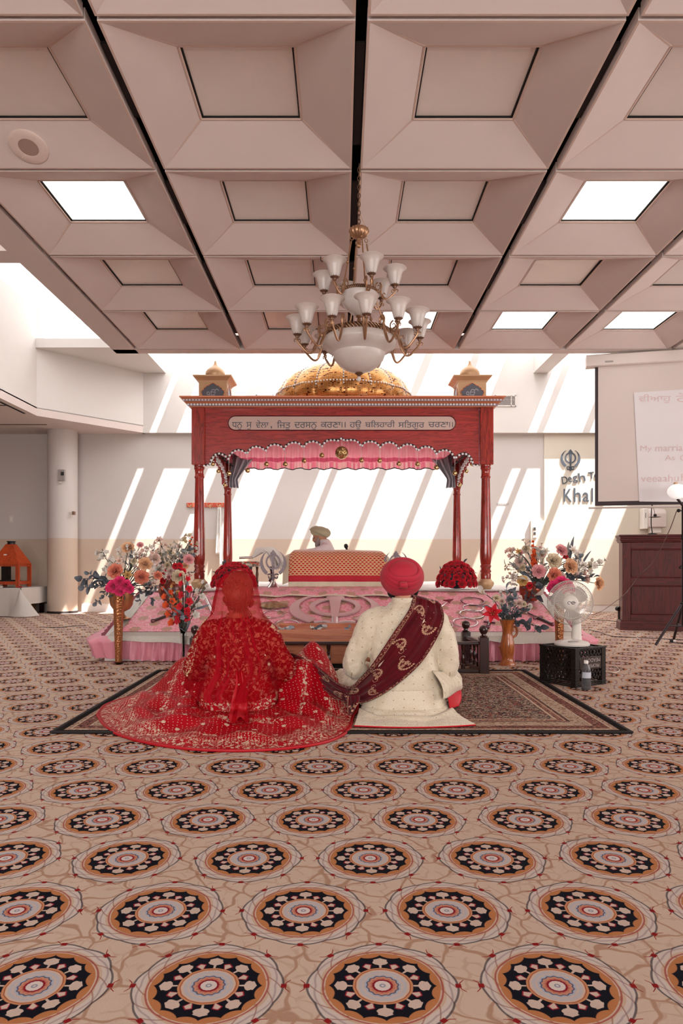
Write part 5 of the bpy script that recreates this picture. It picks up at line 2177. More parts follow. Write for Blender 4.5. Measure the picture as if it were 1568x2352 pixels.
def motif_mask(g, U, V, cx, cy, sx, sy, rot):
    """one garland: flower head, arc of leaves and a curling tendril, repeated on a lattice"""
    u = (U - cx).wrap(sx / 2, -sx / 2)
    v = (V - cy).wrap(sy / 2, -sy / 2)
    cr_, sr_ = math.cos(rot), math.sin(rot)
    a, b = u * cr_ - v * sr_, u * sr_ + v * cr_

    def flower(x0, y0, r0, n):
        p, q = a - x0, b - y0
        r = (p * p + q * q).sqrt()
        t = g.m('ARCTAN2', q, p)
        rim = r0 * (1 + 0.0) + (t * float(n)).cos() * (r0 * 0.25)
        return (1 - g.ss(r - rim, -0.001, 0.001)) * g.ss((r - r0 * 0.38).abs(), 0.0006, 0.0014)
    r = ((a + 0.012) * (a + 0.012) + b * b).sqrt()
    t = g.m('ARCTAN2', b, a + 0.012)
    arc = g.ss(t, -2.6, -2.5) * (1 - g.ss(t, 1.1, 1.2))
    leaf = (1 - g.ss((r - 0.047).abs() - (t * 11.0).sin().abs() * 0.0085, -0.001, 0.001)) * arc
    r2 = ((a - 0.020) * (a - 0.020) + (b - 0.052) * (b - 0.052)).sqrt()
    t2 = g.m('ARCTAN2', b - 0.052, a - 0.020)
    curl = 1 - g.ss((r2 - 0.013 - t2 * 0.0022).abs(), 0.0012, 0.0022)
    m_ = leaf.max(curl * g.ss(t2, -2.4, -2.2)).max(flower(-0.008, 0.004, 0.0125, 6)).max(flower(0.014, -0.010, 0.010, 5)).max(flower(-0.022, -0.016, 0.009, 5)).max(flower(0.012, 0.020, 0.009, 5))
    return m_


def shawl_pattern(g, U, V):
    w1 = (g.noise(g.vec(U, V), 9, 1) - 0.5) * 0.03
    m1 = motif_mask(g, U + w1, V, 0.105, 0.09, 0.40, 0.24, 0.5)
    m2 = motif_mask(g, U + w1, V, 0.235, 0.20, 0.40, 0.24, -2.4)
    b2, f2 = scroll(g, U, V, 60.0)
    bord = b2 * (1 - g.ss(U, 0.030, 0.036)) * g.ss(U, 0.004, 0.008)
    bord2 = b2 * g.ss(U, 0.318, 0.322) * (1 - g.ss(U, 0.333, 0.338))
    line = g.band(U, 0.036, 0.0385, 0.001)
    sp = (1 - g.ss(g.voro(g.vec(U, V, 2.0), 17), 0.07, 0.11)) * g.ss(g.noise(g.vec(U, V), 150, 1), 0.35, 0.45)
    return m1.max(m2).max(bord).max(bord2).max(line * 0.7).max(sp * 0.8)


M_SHAWL = gold_on('maroon_velvet_gold', '#40030d', '#680817', '#e0b492', shawl_pattern, 0.75, 0.12)
sl_ = thing('shawl', 'long maroon velvet shawl with gold embroidery from the groom shoulder to the bride', 'shawl', (0.3, 4.1, 0.03))
sw_.build('cloth', M_SHAWL, sl_, angle=180, solid=0.003)
mb = MB()
mb.grid(lambda u, v: px(lerp(lerp(790, 802, v), lerp(826, 811, v), u) + 3 * math.sin(5 * v), lerp(1598, 1638 + 4 * math.sin(7 * u), v), 3.99 - 0.02 * math.sin(9 * u)), 10, 14)
uv_world(mb)
mb.build('hanging_end', M_SHAWL, sl_, angle=180, solid=0.003)

# ------------------------------------------------------------------ the bride
BXc, BYc = -0.612, 4.12
MB_ = place(BXc, BYc)
bb_ = body(MB_, (((-0.275, 0.04, 0.27), (-0.12, 0.27, 0.20), (0.8, 0.5, -0.1)), ((0.285, 0.06, 0.265), (0.14, 0.29, 0.20), (-0.8, 0.5, -0.1))), head=(0, 0.045, 0.735), s=1.0, z_sh=0.500, sw=0.145, look=0.25)
bride = bb_.build('person', M_SKINF, None)
tag(bride, 'person seated on the rug in embroidered red dress under a sheer red veil', 'person')


def blouse_pat(g, U, V):
    m_, f_ = scroll(g, U, V, 28.0)
    s2 = 1 - g.ss(g.voro(g.vec(U, V), 110), 0.16, 0.24)
    return m_.max(s2 * 0.35)


M_BLOUSE = gold_on('red_blouse_gold_vines', '#7f020c', '#9c0615', '#efc4a2', blouse_pat, 0.6, 0.0)
bl = MB()
bl.M = MB_
bl.loft([ering(0, 0, 0.235, 0.182, 0.138), ering(0, 0, 0.30, 0.172, 0.128), ering(0, 0, 0.38, 0.178, 0.128), ering(0, 0, 0.45, 0.188, 0.122), ering(0, 0, 0.50, 0.190, 0.112), ering(0, 0, 0.535, 0.172, 0.098), ering(0, 0.004, 0.562, 0.132, 0.084), ering(0, 0.01, 0.585, 0.092, 0.074)])
for sx in (-1, 1):
    chain(bl, [(sx * 0.11, 0, 0.505, 0.072), (sx * 0.172, 0.0, 0.490, 0.070), (sx * 0.222, 0.02, 0.39, 0.066), (sx * 0.275, 0.05, 0.285, 0.064), (sx * 0.262, 0.09, 0.245, 0.062), (sx * 0.205, 0.19, 0.222, 0.048), (sx * 0.15, 0.27, 0.205, 0.038)], 16)
bl.reset()
bl_mb = remesh(bl, 0.008, 5)
uv_world(bl_mb)
bo = bl_mb.build('blouse', M_BLOUSE, bride)
wrinkle(bo, 0.012)

# skirt: waist, hips and the great spread on the floor
hem_px = [(222, 1640), (236, 1662), (268, 1683), (330, 1702), (420, 1716), (500, 1721), (580, 1721), (660, 1716), (730, 1706), (775, 1692), (803, 1672), (812, 1645)]
hem = [floor_px(a, b, 0.014) for a, b in hem_px]
hem += [Vector((0.10, 4.20, 0.02)), Vector((0.10, 4.45, 0.05)), Vector((0.02, 4.72, 0.06)), Vector((-0.20, 4.92, 0.04)), Vector((-0.50, 5.00, 0.03)), Vector((-0.85, 4.98, 0.03)), Vector((-1.12, 4.88, 0.03)), Vector((-1.36, 4.66, 0.02)), Vector((-1.48, 4.40, 0.016))]
hem = smooth_path(hem + [hem[0]], 241)[:-1]
cen = Vector((BXc, BYc + 0.03, 0))
ang = [math.atan2(p.y - cen.y, p.x - cen.x) for p in hem]


def gs(x, y, cx, cy, sx, sy):
    return math.exp(-(((x - cx) / sx) ** 2 + ((y - cy) / sy) ** 2))


def skirt_pt(i, v):
    H = hem[i % len(hem)]
    a = ang[i % len(hem)]
    ca_, sa_ = math.cos(a), math.sin(a)
    w_ = Vector((BXc + 0.180 * ca_, BYc + 0.136 * sa_, 0.262))
    h1 = Vector((BXc + 0.222 * ca_, BYc + 0.185 * sa_, 0.13))
    h2 = Vector((BXc + 0.236 * ca_, BYc + 0.205 * sa_, 0.055))
    if v < 0.10:
        return w_.lerp(h1, v / 0.10)
    if v < 0.18:
        return h1.lerp(h2, (v - 0.10) / 0.08)
    t = (v - 0.18) / 0.82
    p = h2.lerp(H, t)
    z = 0.055 * max(0.0, 1 - t) ** 2.2 + H.z
    k = 4 * t * (1 - t)
    z += 0.25 * gs(p.x, p.y, -0.17, 4.50, 0.15, 0.22) + 0.20 * gs(p.x, p.y, -1.00, 4.50, 0.20, 0.20) + 0.15 * gs(p.x, p.y, -0.58, 4.55, 0.30, 0.2) + 0.17 * gs(p.x, p.y, -0.83, 4.30, 0.15, 0.16) + 0.12 * gs(p.x, p.y, -0.40, 4.32, 0.14, 0.16) + 0.16 * gs(p.x, p.y, -0.22, 4.22, 0.11, 0.11)
    rad_ = math.hypot(p.x - BXc, p.y - BYc)
    z += k * (0.021 * (1 + math.sin(rad_ * 21 + 2.2 * math.sin(a * 3) + a)) * (0.6 + 0.4 * math.sin(a * 2 + 1)) + 0.013 * (1 + math.sin(a * 13 + rad_ * 11)))
    z += 0.020 * k * max(0, math.sin((p.x * 0.6 + p.y * 1.2) * 17 + 3 * math.sin(p.x * 5))) ** 2
    p.z = max(z, 0.013 + 0.004 * (1 - t))
    if p.y < 3.69 or p.x < -1.53:
        p.z = max(p.z - 0.004, 0.010)
    return p


def skirt_pat(g, U, V):
    # V: 0 waist .. 1 hem; coordinates in metres of cloth
    x_, y_, z_ = g.xyz()
    pm = g.vec(x_, y_, z_ * 0.5)
    pm2 = g.vec(x_ + z_ * 0.3, y_ + z_ * 0.8)
    d = g.voro(pm2, 42, rnd=0.38, dim='2D')
    dots = 1 - g.ss(d, 0.10, 0.14)
    big = 1 - g.ss(g.voro(pm2, 9, rnd=0.9, dim='2D'), 0.10, 0.13)
    bt = big * g.ss(g.noise(pm, 160, 2), 0.38, 0.48)
    d2 = g.voro(pm2, 62, rnd=0.3, dim='2D')
    dn = (1 - g.ss(d2, 0.17, 0.23)) * g.band(V, 0.76, 0.86, 0.05)
    m_, fl = scroll(g, x_, y_, 34.0)
    b = m_ * g.ss(V + (g.noise(pm, 20, 2) - 0.5) * 0.10, 0.83, 0.86) * (1 - g.ss(V, 0.975, 0.98))
    # trailing garlands
    ga = (1 - g.ss((g.m('FRACT', V * 3.4 + (x_ * 7.0).sin() * 0.13 + (y_ * 6.0).cos() * 0.1) - 0.5).abs(), 0.055, 0.10)) * g.band(V, 0.22, 0.80, 0.03)
    g2, f2 = scroll(g, x_ + 3.0, y_, 44.0)
    up, fu = scroll(g, x_, z_, 34.0)
    upm = up * (1 - g.ss(V, 0.15, 0.19))
    return (dots * g.band(V, 0.20, 0.86, 0.02)).max(dn).max(b).max(ga * g2).max(upm).max(bt * g.band(V, 0.2, 0.84, 0.02))


M_LEH = gold_on('crimson_skirt_gold', '#930010', '#b00216', '#f0d6ba', skirt_pat, 0.5, 0.0)
mb = MB()
nu, nv = len(hem), 96
vs, uvs, fs = [], [], []
for j in range(nv + 1):
    for i in range(nu + 1):
        vs.append(skirt_pt(i, j / nv))
        uvs.append((i / nu, j / nv))
for j in range(nv):
    for i in range(nu):
        fs.append((j * (nu + 1) + i, j * (nu + 1) + i + 1, (j + 1) * (nu + 1) + i + 1, (j + 1) * (nu + 1) + i))
mb.add(vs, fs, uvs)
sk_mb = mb
lh = mb.build('skirt', M_LEH, bride, angle=180)
M_REDH = plain('plain_red_satin', '#b00719', 0.55)
MB().tube([skirt_pt(i, 1.0) + Vector((0, 0, -0.002)) for i in range(nu)], (0.006, 0.007), 6, closed=True).build('hem_piping', M_REDH, bride)

# hair pinned up in curls
M_HAIR = (lambda g: g.done(g.bsdf(g.mix(g.noise(g.vec(g.xyz()[0] * 6, g.xyz()[1] * 6, g.xyz()[2] * 1.0), 40, 3), lin('#2c1712'), lin('#d8a67e')), 0.4)))(G('caramel_hair'))
hr = MB()
hm_ = MB_ @ Matrix.Translation((0, 0.045, 0.735))
hr.M = hm_
hr.ball((0, -0.012, 0.022), 0.1, 24, 16, (0.86, 0.98, 1.06))
chain(hr, [(0, -0.085, 0.02, 0.070, 0.05), (0, -0.100, -0.03, 0.062, 0.045), (0.0, -0.085, -0.075, 0.045, 0.03)], 14)
hr.build('hair', M_HAIR, bride)
random.seed(5)
locks = [(-0.045, 0.022, 0.046, 0.3), (0.045, 0.012, 0.048, 2.2), (0.0, 0.045, 0.040, 1.0), (-0.062, -0.040, 0.034, 4.0), (0.058, -0.048, 0.036, 5.0), (-0.008, -0.020, 0.040, 3.1), (0.024, -0.075, 0.030, 0.7), (-0.034, -0.080, 0.030, 2.6), (0.014, 0.078, 0.030, 4.4), (-0.050, 0.066, 0.028, 5.5)]
for k, (cx, cz, r0, ph) in enumerate(locks):
    cr = MB()
    cr.M = hm_
    for s_ in range(3):
        pts = []
        for i in range(30):
            t = i / 29
            a = ph + t * 2 * PI * (1.15 + 0.12 * s_)
            r_ = (r0 - 0.010 * s_) * (1 - 0.55 * t)
            hx_, hz_ = (cx + r_ * math.cos(a)) * 0.92, cz - 0.012 + r_ * 0.9 * math.sin(a)
            yb = -0.094 * math.sqrt(max(0.02, 1 - (hx_ / 0.098) ** 2 - ((hz_ - 0.01) / 0.122) ** 2)) - 0.008 - 0.016 * math.sin(PI * t) - 0.004 * s_
            pts.append((hx_, yb, hz_))
        cr.tube(pts, [0.0125 * math.sin(PI * (0.12 + 0.80 * i / 29)) + 0.002 for i in range(30)], 7)
    cr.build('hair_curl', M_HAIR, bride)
st_ = MB()
st_.M = hm_
for k in range(9):
    x0 = -0.06 + 0.015 * k
    st_.tube(smooth_path([(x0, -0.09, 0.04), (x0 * 1.1, -0.115, -0.02), (x0 * 0.6 + 0.02, -0.10, -0.08), (x0 * 0.9 + 0.03, -0.085, -0.13), (x0 + 0.03, -0.09, -0.17)], 16), [0.0065 - 0.0003 * q for q in range(16)], 6)
st_.build('loose_locks', M_HAIR, bride)
nk = MB()
nk.M = MB_
nk.tube([(0.070 * math.cos(t) , 0.012 + 0.066 * math.sin(t), 0.597 + 0.012 * math.sin(t)) for t in [2 * PI * q / 40 for q in range(40)]], 0.005, 6, closed=True)
nk.build('necklace', M_GOLDP, bride)


# sheer veil
def veil_mat():
    g = G('sheer_red_veil')
    u = g.n('ShaderNodeTexCoord').outputs['UV']
    s = g.n('ShaderNodeSeparateXYZ')
    g.nt.links.new(u, s.inputs[0])
    U, V = X(g, s.outputs[0]), X(g, s.outputs[1])
    st1 = g.noise(g.vec(U * 26.0, V * 1.6), 1.0, 3)
    sprig = 1 - g.ss(g.voro(g.vec(U * 13.0, V * 13.0), 1.0, rnd=1.0), 0.09, 0.12)
    c = g.mix(st1, lin('#b00a20'), lin('#cc1c30'))
    c = g.mix(sprig, c, lin('#e0bfa0'))
    d = g.bsdf(c, 0.8, spec=0.05)
    t = g.n('ShaderNodeBsdfTranslucent')
    g.put(t.inputs[0], c)
    m1 = g.n('ShaderNodeMixShader')
    m1.inputs[0].default_value = 0.45
    g.nt.links.new(d, m1.inputs[1])
    g.nt.links.new(t.outputs[0], m1.inputs[2])
    tr = g.n('ShaderNodeBsdfTransparent')
    tr.inputs[0].default_value = (1, 0.62, 0.60, 1)
    m2 = g.n('ShaderNodeMixShader')
    lw = g.n('ShaderNodeLayerWeight')
    lw.inputs[0].default_value = 0.35
    strk = g.ss(g.noise(g.vec(U * 30.0, V * 1.3), 1.0, 2), 0.45, 0.62) * g.band(U + V * 0.03, 0.43, 0.62, 0.05) * g.ss(V, 0.35, 0.5)
    f_ = ((1 - g.ss(V, 0.42, 0.55)) * 0.10 + 0.25 + st1 * 0.12 + strk * 0.50 + X(g, lw.outputs['Facing']) * 0.30).max(sprig * 0.9)
    g.put(m2.inputs[0], f_)
    g.nt.links.new(tr.outputs[0], m2.inputs[1])
    g.nt.links.new(m1.outputs[0], m2.inputs[2])
    return g.done(m2.outputs[0])


M_VEIL = veil_mat()
vr = [(1309.5, 541, 549, 0.015), (1311, 530, 560, 0.045), (1317, 518, 574, 0.105), (1330, 507, 585, 0.142), (1350, 499, 591, 0.172), (1375, 493, 596, 0.182), (1402, 488, 600, 0.176), (1416, 485, 604, 0.162), (1428, 474, 614, 0.146), (1440, 464, 626, 0.145), (1460, 455, 640, 0.150), (1490, 448, 655, 0.158), (1520, 443, 672, 0.165), (1545, 437, 672, 0.180), (1568, 430, 655, 0.215), (1590, 424, 640, 0.245), (1606, 440, 632, 0.275)]
HDY = [0.045] * 8 + [0.03, 0.02, 0.01, 0.01, 0.01, 0.02, 0.02, 0.02, 0.02]


def veil_pt(u, v):
    t = v * (len(vr) - 1)
    idx = range(len(vr))
    yy = float(np.interp(t, idx, [r[0] for r in vr]))
    xl = float(np.interp(t, idx, [r[1] for r in vr]))
    xr_ = float(np.interp(t, idx, [r[2] for r in vr]))
    dp = float(np.interp(t, idx, [r[3] for r in vr]))
    hy = float(np.interp(t, idx, HDY))
    Yc = BYc + hy
    XLw, XRw = (xl - CX) * Yc / F, (xr_ - CX) * Yc / F
    a = lerp(R(-112), R(112), u)
    cx_, hw_ = (XLw + XRw) / 2, (XRw - XLw) / 2
    fr = 0.5 + 0.5 * min(1, v * 1.2)
    ctr = math.exp(-((a - 0.05 + 0.25 * (1 - v)) / 0.55) ** 2)
    pl = (0.003 + 0.012 * max(0, v - 0.25)) * math.sin(a * 6 + 1.8 * math.sin(4 * v)) + 0.020 * max(0, v - 0.2) * ctr * math.sin(a * 19 + 3 * v)
    x_ = cx_ + (hw_ + pl) * math.copysign(abs(math.sin(a)) ** 0.85, a)
    y_ = Yc - (dp + pl) * math.cos(a) if abs(a) < PI / 2 else Yc - (min(0.12, dp) + pl) * math.cos(a)
    Ys = BYc + hy - dp * 0.55
    z_ = CZ - (yy - HY) * Ys / F
    # the cloth sags between the head and the shoulders at the sides, and rises a little to the front
    z_ += 0.02 * (1 - math.cos(a)) * v
    if v > 0.75:
        z_ = max(z_, 0.05)
    return Vector((x_, y_, z_))


mb = MB()
mb.grid(veil_pt, 150, 90)
mb.build('veil', M_VEIL, bride, angle=180)
M_GOLDTH = plain('gold_thread', '#d8b48a', 0.4, metal=0.4, bump=1.0, bscale=200)
be = MB()
for k in range(90):
    p = veil_pt(0.13 + 0.012 * math.sin(k), 0.50 + 0.36 * k / 89)
    be.ball(p + Vector((-0.004, -0.004, 0)), 0.0038 + 0.0016 * (k % 3), 6, 5)
be.build('veil_border', M_GOLDTH, bride)
sk_bvh = bvh(sk_mb, bl_mb)


def drape(x, y, lift):
    d = px(x, y, 1.0) - EYE
    h = sk_bvh.ray_cast(EYE, d)[0]
    return (h if h is not None else px(x, y, 3.9)) + Vector((0, -lift, lift * 0.7))


mb = MB()
mb.grid(lambda u, v: drape(lerp(lerp(505, 532, min(1, v * 2)), lerp(600, 577, min(1, v * 2)), u) + 5 * math.sin(4 * v), lerp(1592, 1668, v), 0.016 + 0.008 * math.sin(9 * u)), 20, 30)
uv_world(mb, 0, 1)
mb.build('veil_end', M_VEIL, bride, angle=180)
mb = MB()
mb.grid(lambda u, v: drape(lerp(lerp(541, 531, v), lerp(560, 576, v), u) + 4 * math.sin(5 * v), lerp(1545, 1658 + 6 * math.sin(8 * u), v), 0.020 + 0.008 * math.sin(11 * u + 2 * v) + 0.02 * math.exp(-((v - 0.55) / 0.15) ** 2)), 18, 34)
mb.build('veil_fold', M_REDH, bride, angle=180)

# ------------------------------------------------------------------ the reader behind the scripture
RX_, RY_ = -0.150, 9.62
MR_ = place(RX_, RY_, DZ + 0.012, R(84))
rb = body(MR_, (((-0.21, 0.20, 0.475), (-0.19, 0.43, 0.460), (0.15, 1.0, -0.15)), ((0.25, 0.14, 0.30), (0.14, 0.36, 0.26), (-0.4, 1, 0.0))), head=(0, 0.155, 0.700), s=0.95, z_sh=0.545, sw=0.18, lean=0.06, look=0.30)
rd = rb.build('person', M_SKIN, None)
tag(rd, 'bearded person in olive turban and white shirt reading behind the red scripture cover', 'person')
M_SHIRT = plain('white_shirt', '#ead9d9', 0.7, var=0.03)
sh2 = MB()
sh2.loft([ering(0, 0, 0.03, 0.22, 0.18), ering(0, 0, 0.12, 0.21, 0.165), ering(0, 0.012, 0.26, 0.185, 0.135), ering(0, 0.03, 0.40, 0.190, 0.132), ering(0, 0.05, 0.48, 0.192, 0.120), ering(0, 0.06, 0.545, 0.170, 0.10), ering(0, 0.068, 0.59, 0.115, 0.088), ering(0, 0.085, 0.63, 0.084, 0.080), ering(0, 0.10, 0.66, 0.072, 0.074)])
chain(sh2, [(-0.11, 0.055, 0.525, 0.075), (-0.18, 0.06, 0.52, 0.072), (-0.205, 0.13, 0.495, 0.066), (-0.21, 0.20, 0.475, 0.062), (-0.20, 0.30, 0.468, 0.054), (-0.193, 0.38, 0.463, 0.046)], 16)
chain(sh2, [(0.11, 0.055, 0.525, 0.075), (0.18, 0.06, 0.52, 0.072), (0.22, 0.10, 0.40, 0.064), (0.25, 0.14, 0.30, 0.058), (0.19, 0.27, 0.28, 0.045)], 16)
sm = remesh(sh2, 0.010, 5)
sm.v = [MR_ @ (Vector(p) * 0.95) for p in sm.v]
wrinkle(sm.build('shirt', M_SHIRT, rd), 0.02)
M_OLIVE = turban_mat('olive_turban', '#aea385', '#bdb394')
HM = MR_ @ Matrix.Scale(0.95, 4) @ Matrix.Translation((0, 0.155, 0.700)) @ Matrix.Rotation(R(-17), 4, 'X')
turban(HM @ Matrix.Translation((0, -0.020, 0.062)) @ Matrix.Rotation(R(26), 4, 'X'), 0.114, 0.150, 0.088, (0.0, -0.25, 0.97), M_OLIVE, rd, [R(58), R(68), R(78), R(88), R(98)], 0.022, 0.009)
mb = MB()
mb.M = HM
chain(mb, [(-0.072, 0.02, -0.02, 0.018, 0.022), (-0.064, 0.05, -0.065, 0.030), (-0.03, 0.075, -0.110, 0.034), (0, 0.08, -0.17, 0.030, 0.02), (0, 0.075, -0.215, 0.008)], 12)
chain(mb, [(0.072, 0.02, -0.02, 0.018, 0.022), (0.064, 0.05, -0.065, 0.030), (0.03, 0.075, -0.110, 0.034), (0, 0.08, -0.17, 0.030, 0.02), (0, 0.075, -0.205, 0.008)], 12)
chain(mb, [(-0.04, 0.088, -0.062, 0.010), (0, 0.105, -0.046, 0.011), (0.04, 0.088, -0.062, 0.010)], 8)
bm2 = remesh(mb, 0.007, 3)
bm2.build('beard', plain('grey_beard', '#9a8784', 0.8, var=0.35, scale=60), rd)
for sx in (-1, 1):
    e_ = MB()
    e_.M = HM
    e_.ball((sx * 0.032, 0.082, 0.012), 0.012, 12, 8)
    e_.build('eye', plain('eye_%d' % sx, '#3a2a28', 0.2), rd)
sp_ = MB()
sp_.M = HM
for sx in (-1, 1):
    sp_.tube([(sx * 0.034 + 0.022 * math.cos(t), 0.108, 0.006 + 0.018 * math.sin(t)) for t in [2 * PI * q / 20 for q in range(20)]], 0.0018, 5, closed=True)
    sp_.tube([(sx * 0.056, 0.106, 0.010), (sx * 0.080, 0.06, 0.012), (sx * 0.084, 0.0, 0.005)], 0.0016, 5)
sp_.tube([(-0.012, 0.108, 0.008), (0, 0.114, 0.010), (0.012, 0.108, 0.008)], 0.0018, 5)
sp_.build('spectacles', M_SILVER, rd)
# ================================================================== chandelier
M_BRASS = plain('antique_brass', '#a88062', 0.36, metal=0.7, var=0.25, scale=40)
M_BRASSD = plain('dark_antique_brass', '#745442', 0.42, metal=0.6, var=0.3, scale=60)


def alabaster():
    g = G('alabaster_glass')
    n = g.noise(g.coord(), 9, 4, 0.6, 1.0)
    c = g.mix(n, lin('#e6d8d2'), lin('#f2ebe6'))
    p = g.bsdf(c, 0.25, spec=0.5, coat=0.2)
    t = g.n('ShaderNodeBsdfTranslucent')
    g.put(t.inputs[0], c)
    mx = g.n('ShaderNodeMixShader')
    mx.inputs[0].default_value = 0.45
    g.nt.links.new(p, mx.inputs[1])
    g.nt.links.new(t.outputs[0], mx.inputs[2])
    return g.done(mx.outputs[0])


M_ALA = alabaster()
HX, HYc = 0.108, 4.30
ch = thing('chandelier', 'two tier brass chandelier with white glass shades hanging from the ceiling', 'chandelier', (HX, HYc, ZC))


def hz(y):
    return CZ - (500 + y / 4.238 - HY) * HYc / F


mb = MB()
k = 0
z = ZC + 0.03
while z > 2.975:
    pts = []
    for i in range(16):
        a = 2 * PI * i / 16
        u_, w_ = 0.008 * math.cos(a), 0.017 * math.sin(a)
        pts.append((HX + (u_ if k % 2 else 0), HYc + (0 if k % 2 else u_), z - 0.013 + w_))
    mb.tube(pts, 0.0028, 6, closed=True)
    z -= 0.0265
    k += 1
mb.build('chain', M_BRASSD, ch)
MB().tube(smooth_path([(HX + 0.004, HYc, ZC + 0.03), (HX + 0.008, HYc, 3.2), (HX + 0.003, HYc, 3.08), (HX + 0.03, HYc, 3.0), (HX + 0.02, HYc, 2.965)], 24), 0.0022, 5).build('wire', M_GOLDP, ch)
MB().lathe([(0.012, 0.075), (0.035, 0.072), (0.055, 0.062), (0.060, 0.045), (0.050, 0.022), (0.030, 0.006), (0.012, 0.0), (0.010, -0.012), (0.013, -0.02), (0.010, -0.03), (0.014, -0.04), (0.009, -0.052), (0.0, -0.058)], 48, (HX, HYc, 2.905), flute=0.06, nfl=16).build('crown', M_BRASS, ch)


def rope_mat():
    g = G('brass_rope_band')
    x, y, z = g.xyz()
    a = g.m('ARCTAN2', y - 0.0, x - 0.0)
    w = (a * 60.0 + z * 260.0).sin()
    return g.done(g.bsdf(g.mix(g.ss(w, -0.5, 0.5), lin('#5f4435'), lin('#b99274')), 0.35, 0.8, bump=w, bump_d=0.004, bump_s=0.8))


M_ROPE = rope_mat()
Z1, Z2 = 2.577, 2.311
for nm, r, z, h in (('upper_ring', 0.106, Z1, 0.012), ('lower_ring', 0.205, Z2, 0.018)):
    MB().lathe([(r - 0.010, -h), (r, -h * 0.9), (r + 0.006, 0), (r, h * 0.9), (r - 0.010, h), (r - 0.010, -h)], 72, (HX, HYc, z), cap=False).build(nm, M_ROPE, ch)
MB().lathe([(0.100, 0.0), (0.118, -0.012), (0.116, -0.035), (0.100, -0.07), (0.075, -0.105), (0.045, -0.13), (0.012, -0.142), (0, -0.142)], 48, (HX, HYc, Z1 - 0.005)).build('upper_bowl', M_ALA, ch)
MB().lathe([(0, 0.0), (0.018, 0), (0.02, -0.008), (0.008, -0.014), (0.014, -0.028), (0.0, -0.04)], 18, (HX, HYc, Z1 - 0.146)).build('upper_finial', M_BRASS, ch)
MB().lathe([(0.195, 0.0), (0.222, -0.02), (0.231, -0.045), (0.225, -0.062), (0.200, -0.083), (0.172, -0.098), (0.160, -0.108), (0.158, -0.122), (0.148, -0.145), (0.125, -0.175), (0.092, -0.200), (0.05, -0.217), (0.0, -0.222)], 64, (HX, HYc, Z2 - 0.008)).build('lower_bowl', M_ALA, ch)
mb = MB().lathe([(0.0, 0.004), (0.022, 0.0), (0.024, -0.008), (0.014, -0.014), (0.010, -0.02), (0.0, -0.02)], 24, (HX, HYc, Z2 - 0.231), flute=0.05, nfl=10)
fb = mb.build('lower_finial', M_BRASSD, ch)
MB().ball((HX, HYc, Z2 - 0.27), 0.013, 16, 10, (1, 1, 1.3)).build('glass_drop', M_ALA, fb)
for q in range(4):
    a = R(20 + 90 * q)
    for (r0, z0, r1, z1) in ((0.045, 2.915, 0.104, Z1 + 0.012), (0.106, Z1 - 0.02, 0.20, Z2 + 0.02)):
        mb = MB()
        A = Vector((HX + r0 * math.cos(a), HYc + r0 * math.sin(a), z0))
        Bq = Vector((HX + r1 * math.cos(a), HYc + r1 * math.sin(a), z1))
        mb.tube([A.lerp(Bq, 0.10), A.lerp(Bq, 0.90)], 0.0048, 8)
        for t in (0.5, 0.93):
            mb.ball(A.lerp(Bq, t), 0.010, 10, 7)
        for t in (0.04, 0.97):
            c = A.lerp(Bq, t)
            mb.tube([(c.x + 0.010 * math.cos(b) * math.cos(a), c.y + 0.010 * math.cos(b) * math.sin(a), c.z + 0.012 * math.sin(b)) for b in [2 * PI * i / 12 for i in range(12)]], 0.0026, 6, closed=True)
        mb.build('rod', M_BRASS, ch)


def arm_mesh(r0, r1, dip, zc, s):
    """scrolled arm in the xz plane, from ring radius r0 to cup radius r1 at height zc"""
    mb = MB()
    main = smooth_path([(r0 + 0.028 * s, 0, 0.055 * s), (r0 + 0.040 * s, 0, 0.03 * s), (r0 + 0.036 * s, 0, -0.02 * s), (lerp(r0, r1, 0.42), 0, dip * 0.92), (lerp(r0, r1, 0.62), 0, dip), (lerp(r0, r1, 0.88), 0, dip * 0.62), (r1, 0, zc - 0.03), (r1, 0, zc)], 40)
    mb.tube(main, [0.0065 * s] * 30 + [0.006 * s] * 10, 8)
    sp = []
    for i in range(30):
        t = i / 29
        a = PI * 0.5 + t * 2 * PI * 1.15
        rr = 0.030 * s * (1 - 0.72 * t)
        sp.append((r0 + 0.028 * s - 0.012 * s + rr * math.cos(a) * 0.8, 0, 0.055 * s - 0.028 * s + rr * math.sin(a)))
    mb.tube(sp, [0.0052 * s * (1 - 0.5 * i / 29) for i in range(30)], 7)
    mb.tube([(r0 - 0.004, 0, 0), (r0 + 0.03 * s, 0, -0.012 * s)], 0.008 * s, 8)
    for sx in (-1, 1):
        mb.tube(smooth_path([(r1, 0, zc - 0.030), (r1 + sx * 0.014, 0, zc - 0.022), (r1 + sx * 0.020, 0, zc - 0.032), (r1 + sx * 0.014, 0, zc - 0.040)], 10), 0.0032, 6)
    c = smooth_path([(lerp(r0, r1, 0.45), 0, dip * 0.85), (lerp(r0, r1, 0.36), 0, dip * 0.5), (lerp(r0, r1, 0.45), 0, dip * 0.35), (lerp(r0, r1, 0.5), 0, dip * 0.55)], 14)
    mb.tube(c, 0.0032, 6)
    return mb.mesh('arm')


def shade_mesh(r1, zc):
    prof = [(0.026, 0.006), (0.031, 0.02), (0.038, 0.045), (0.044, 0.070), (0.050, 0.088), (0.062, 0.100), (0.072, 0.106), (0.070, 0.109), (0.058, 0.104), (0.047, 0.088), (0.040, 0.066), (0.033, 0.04), (0.024, 0.012)]
    return MB().lathe(prof, 36, (r1, 0, zc), cap=False).mesh('lamp_shade')


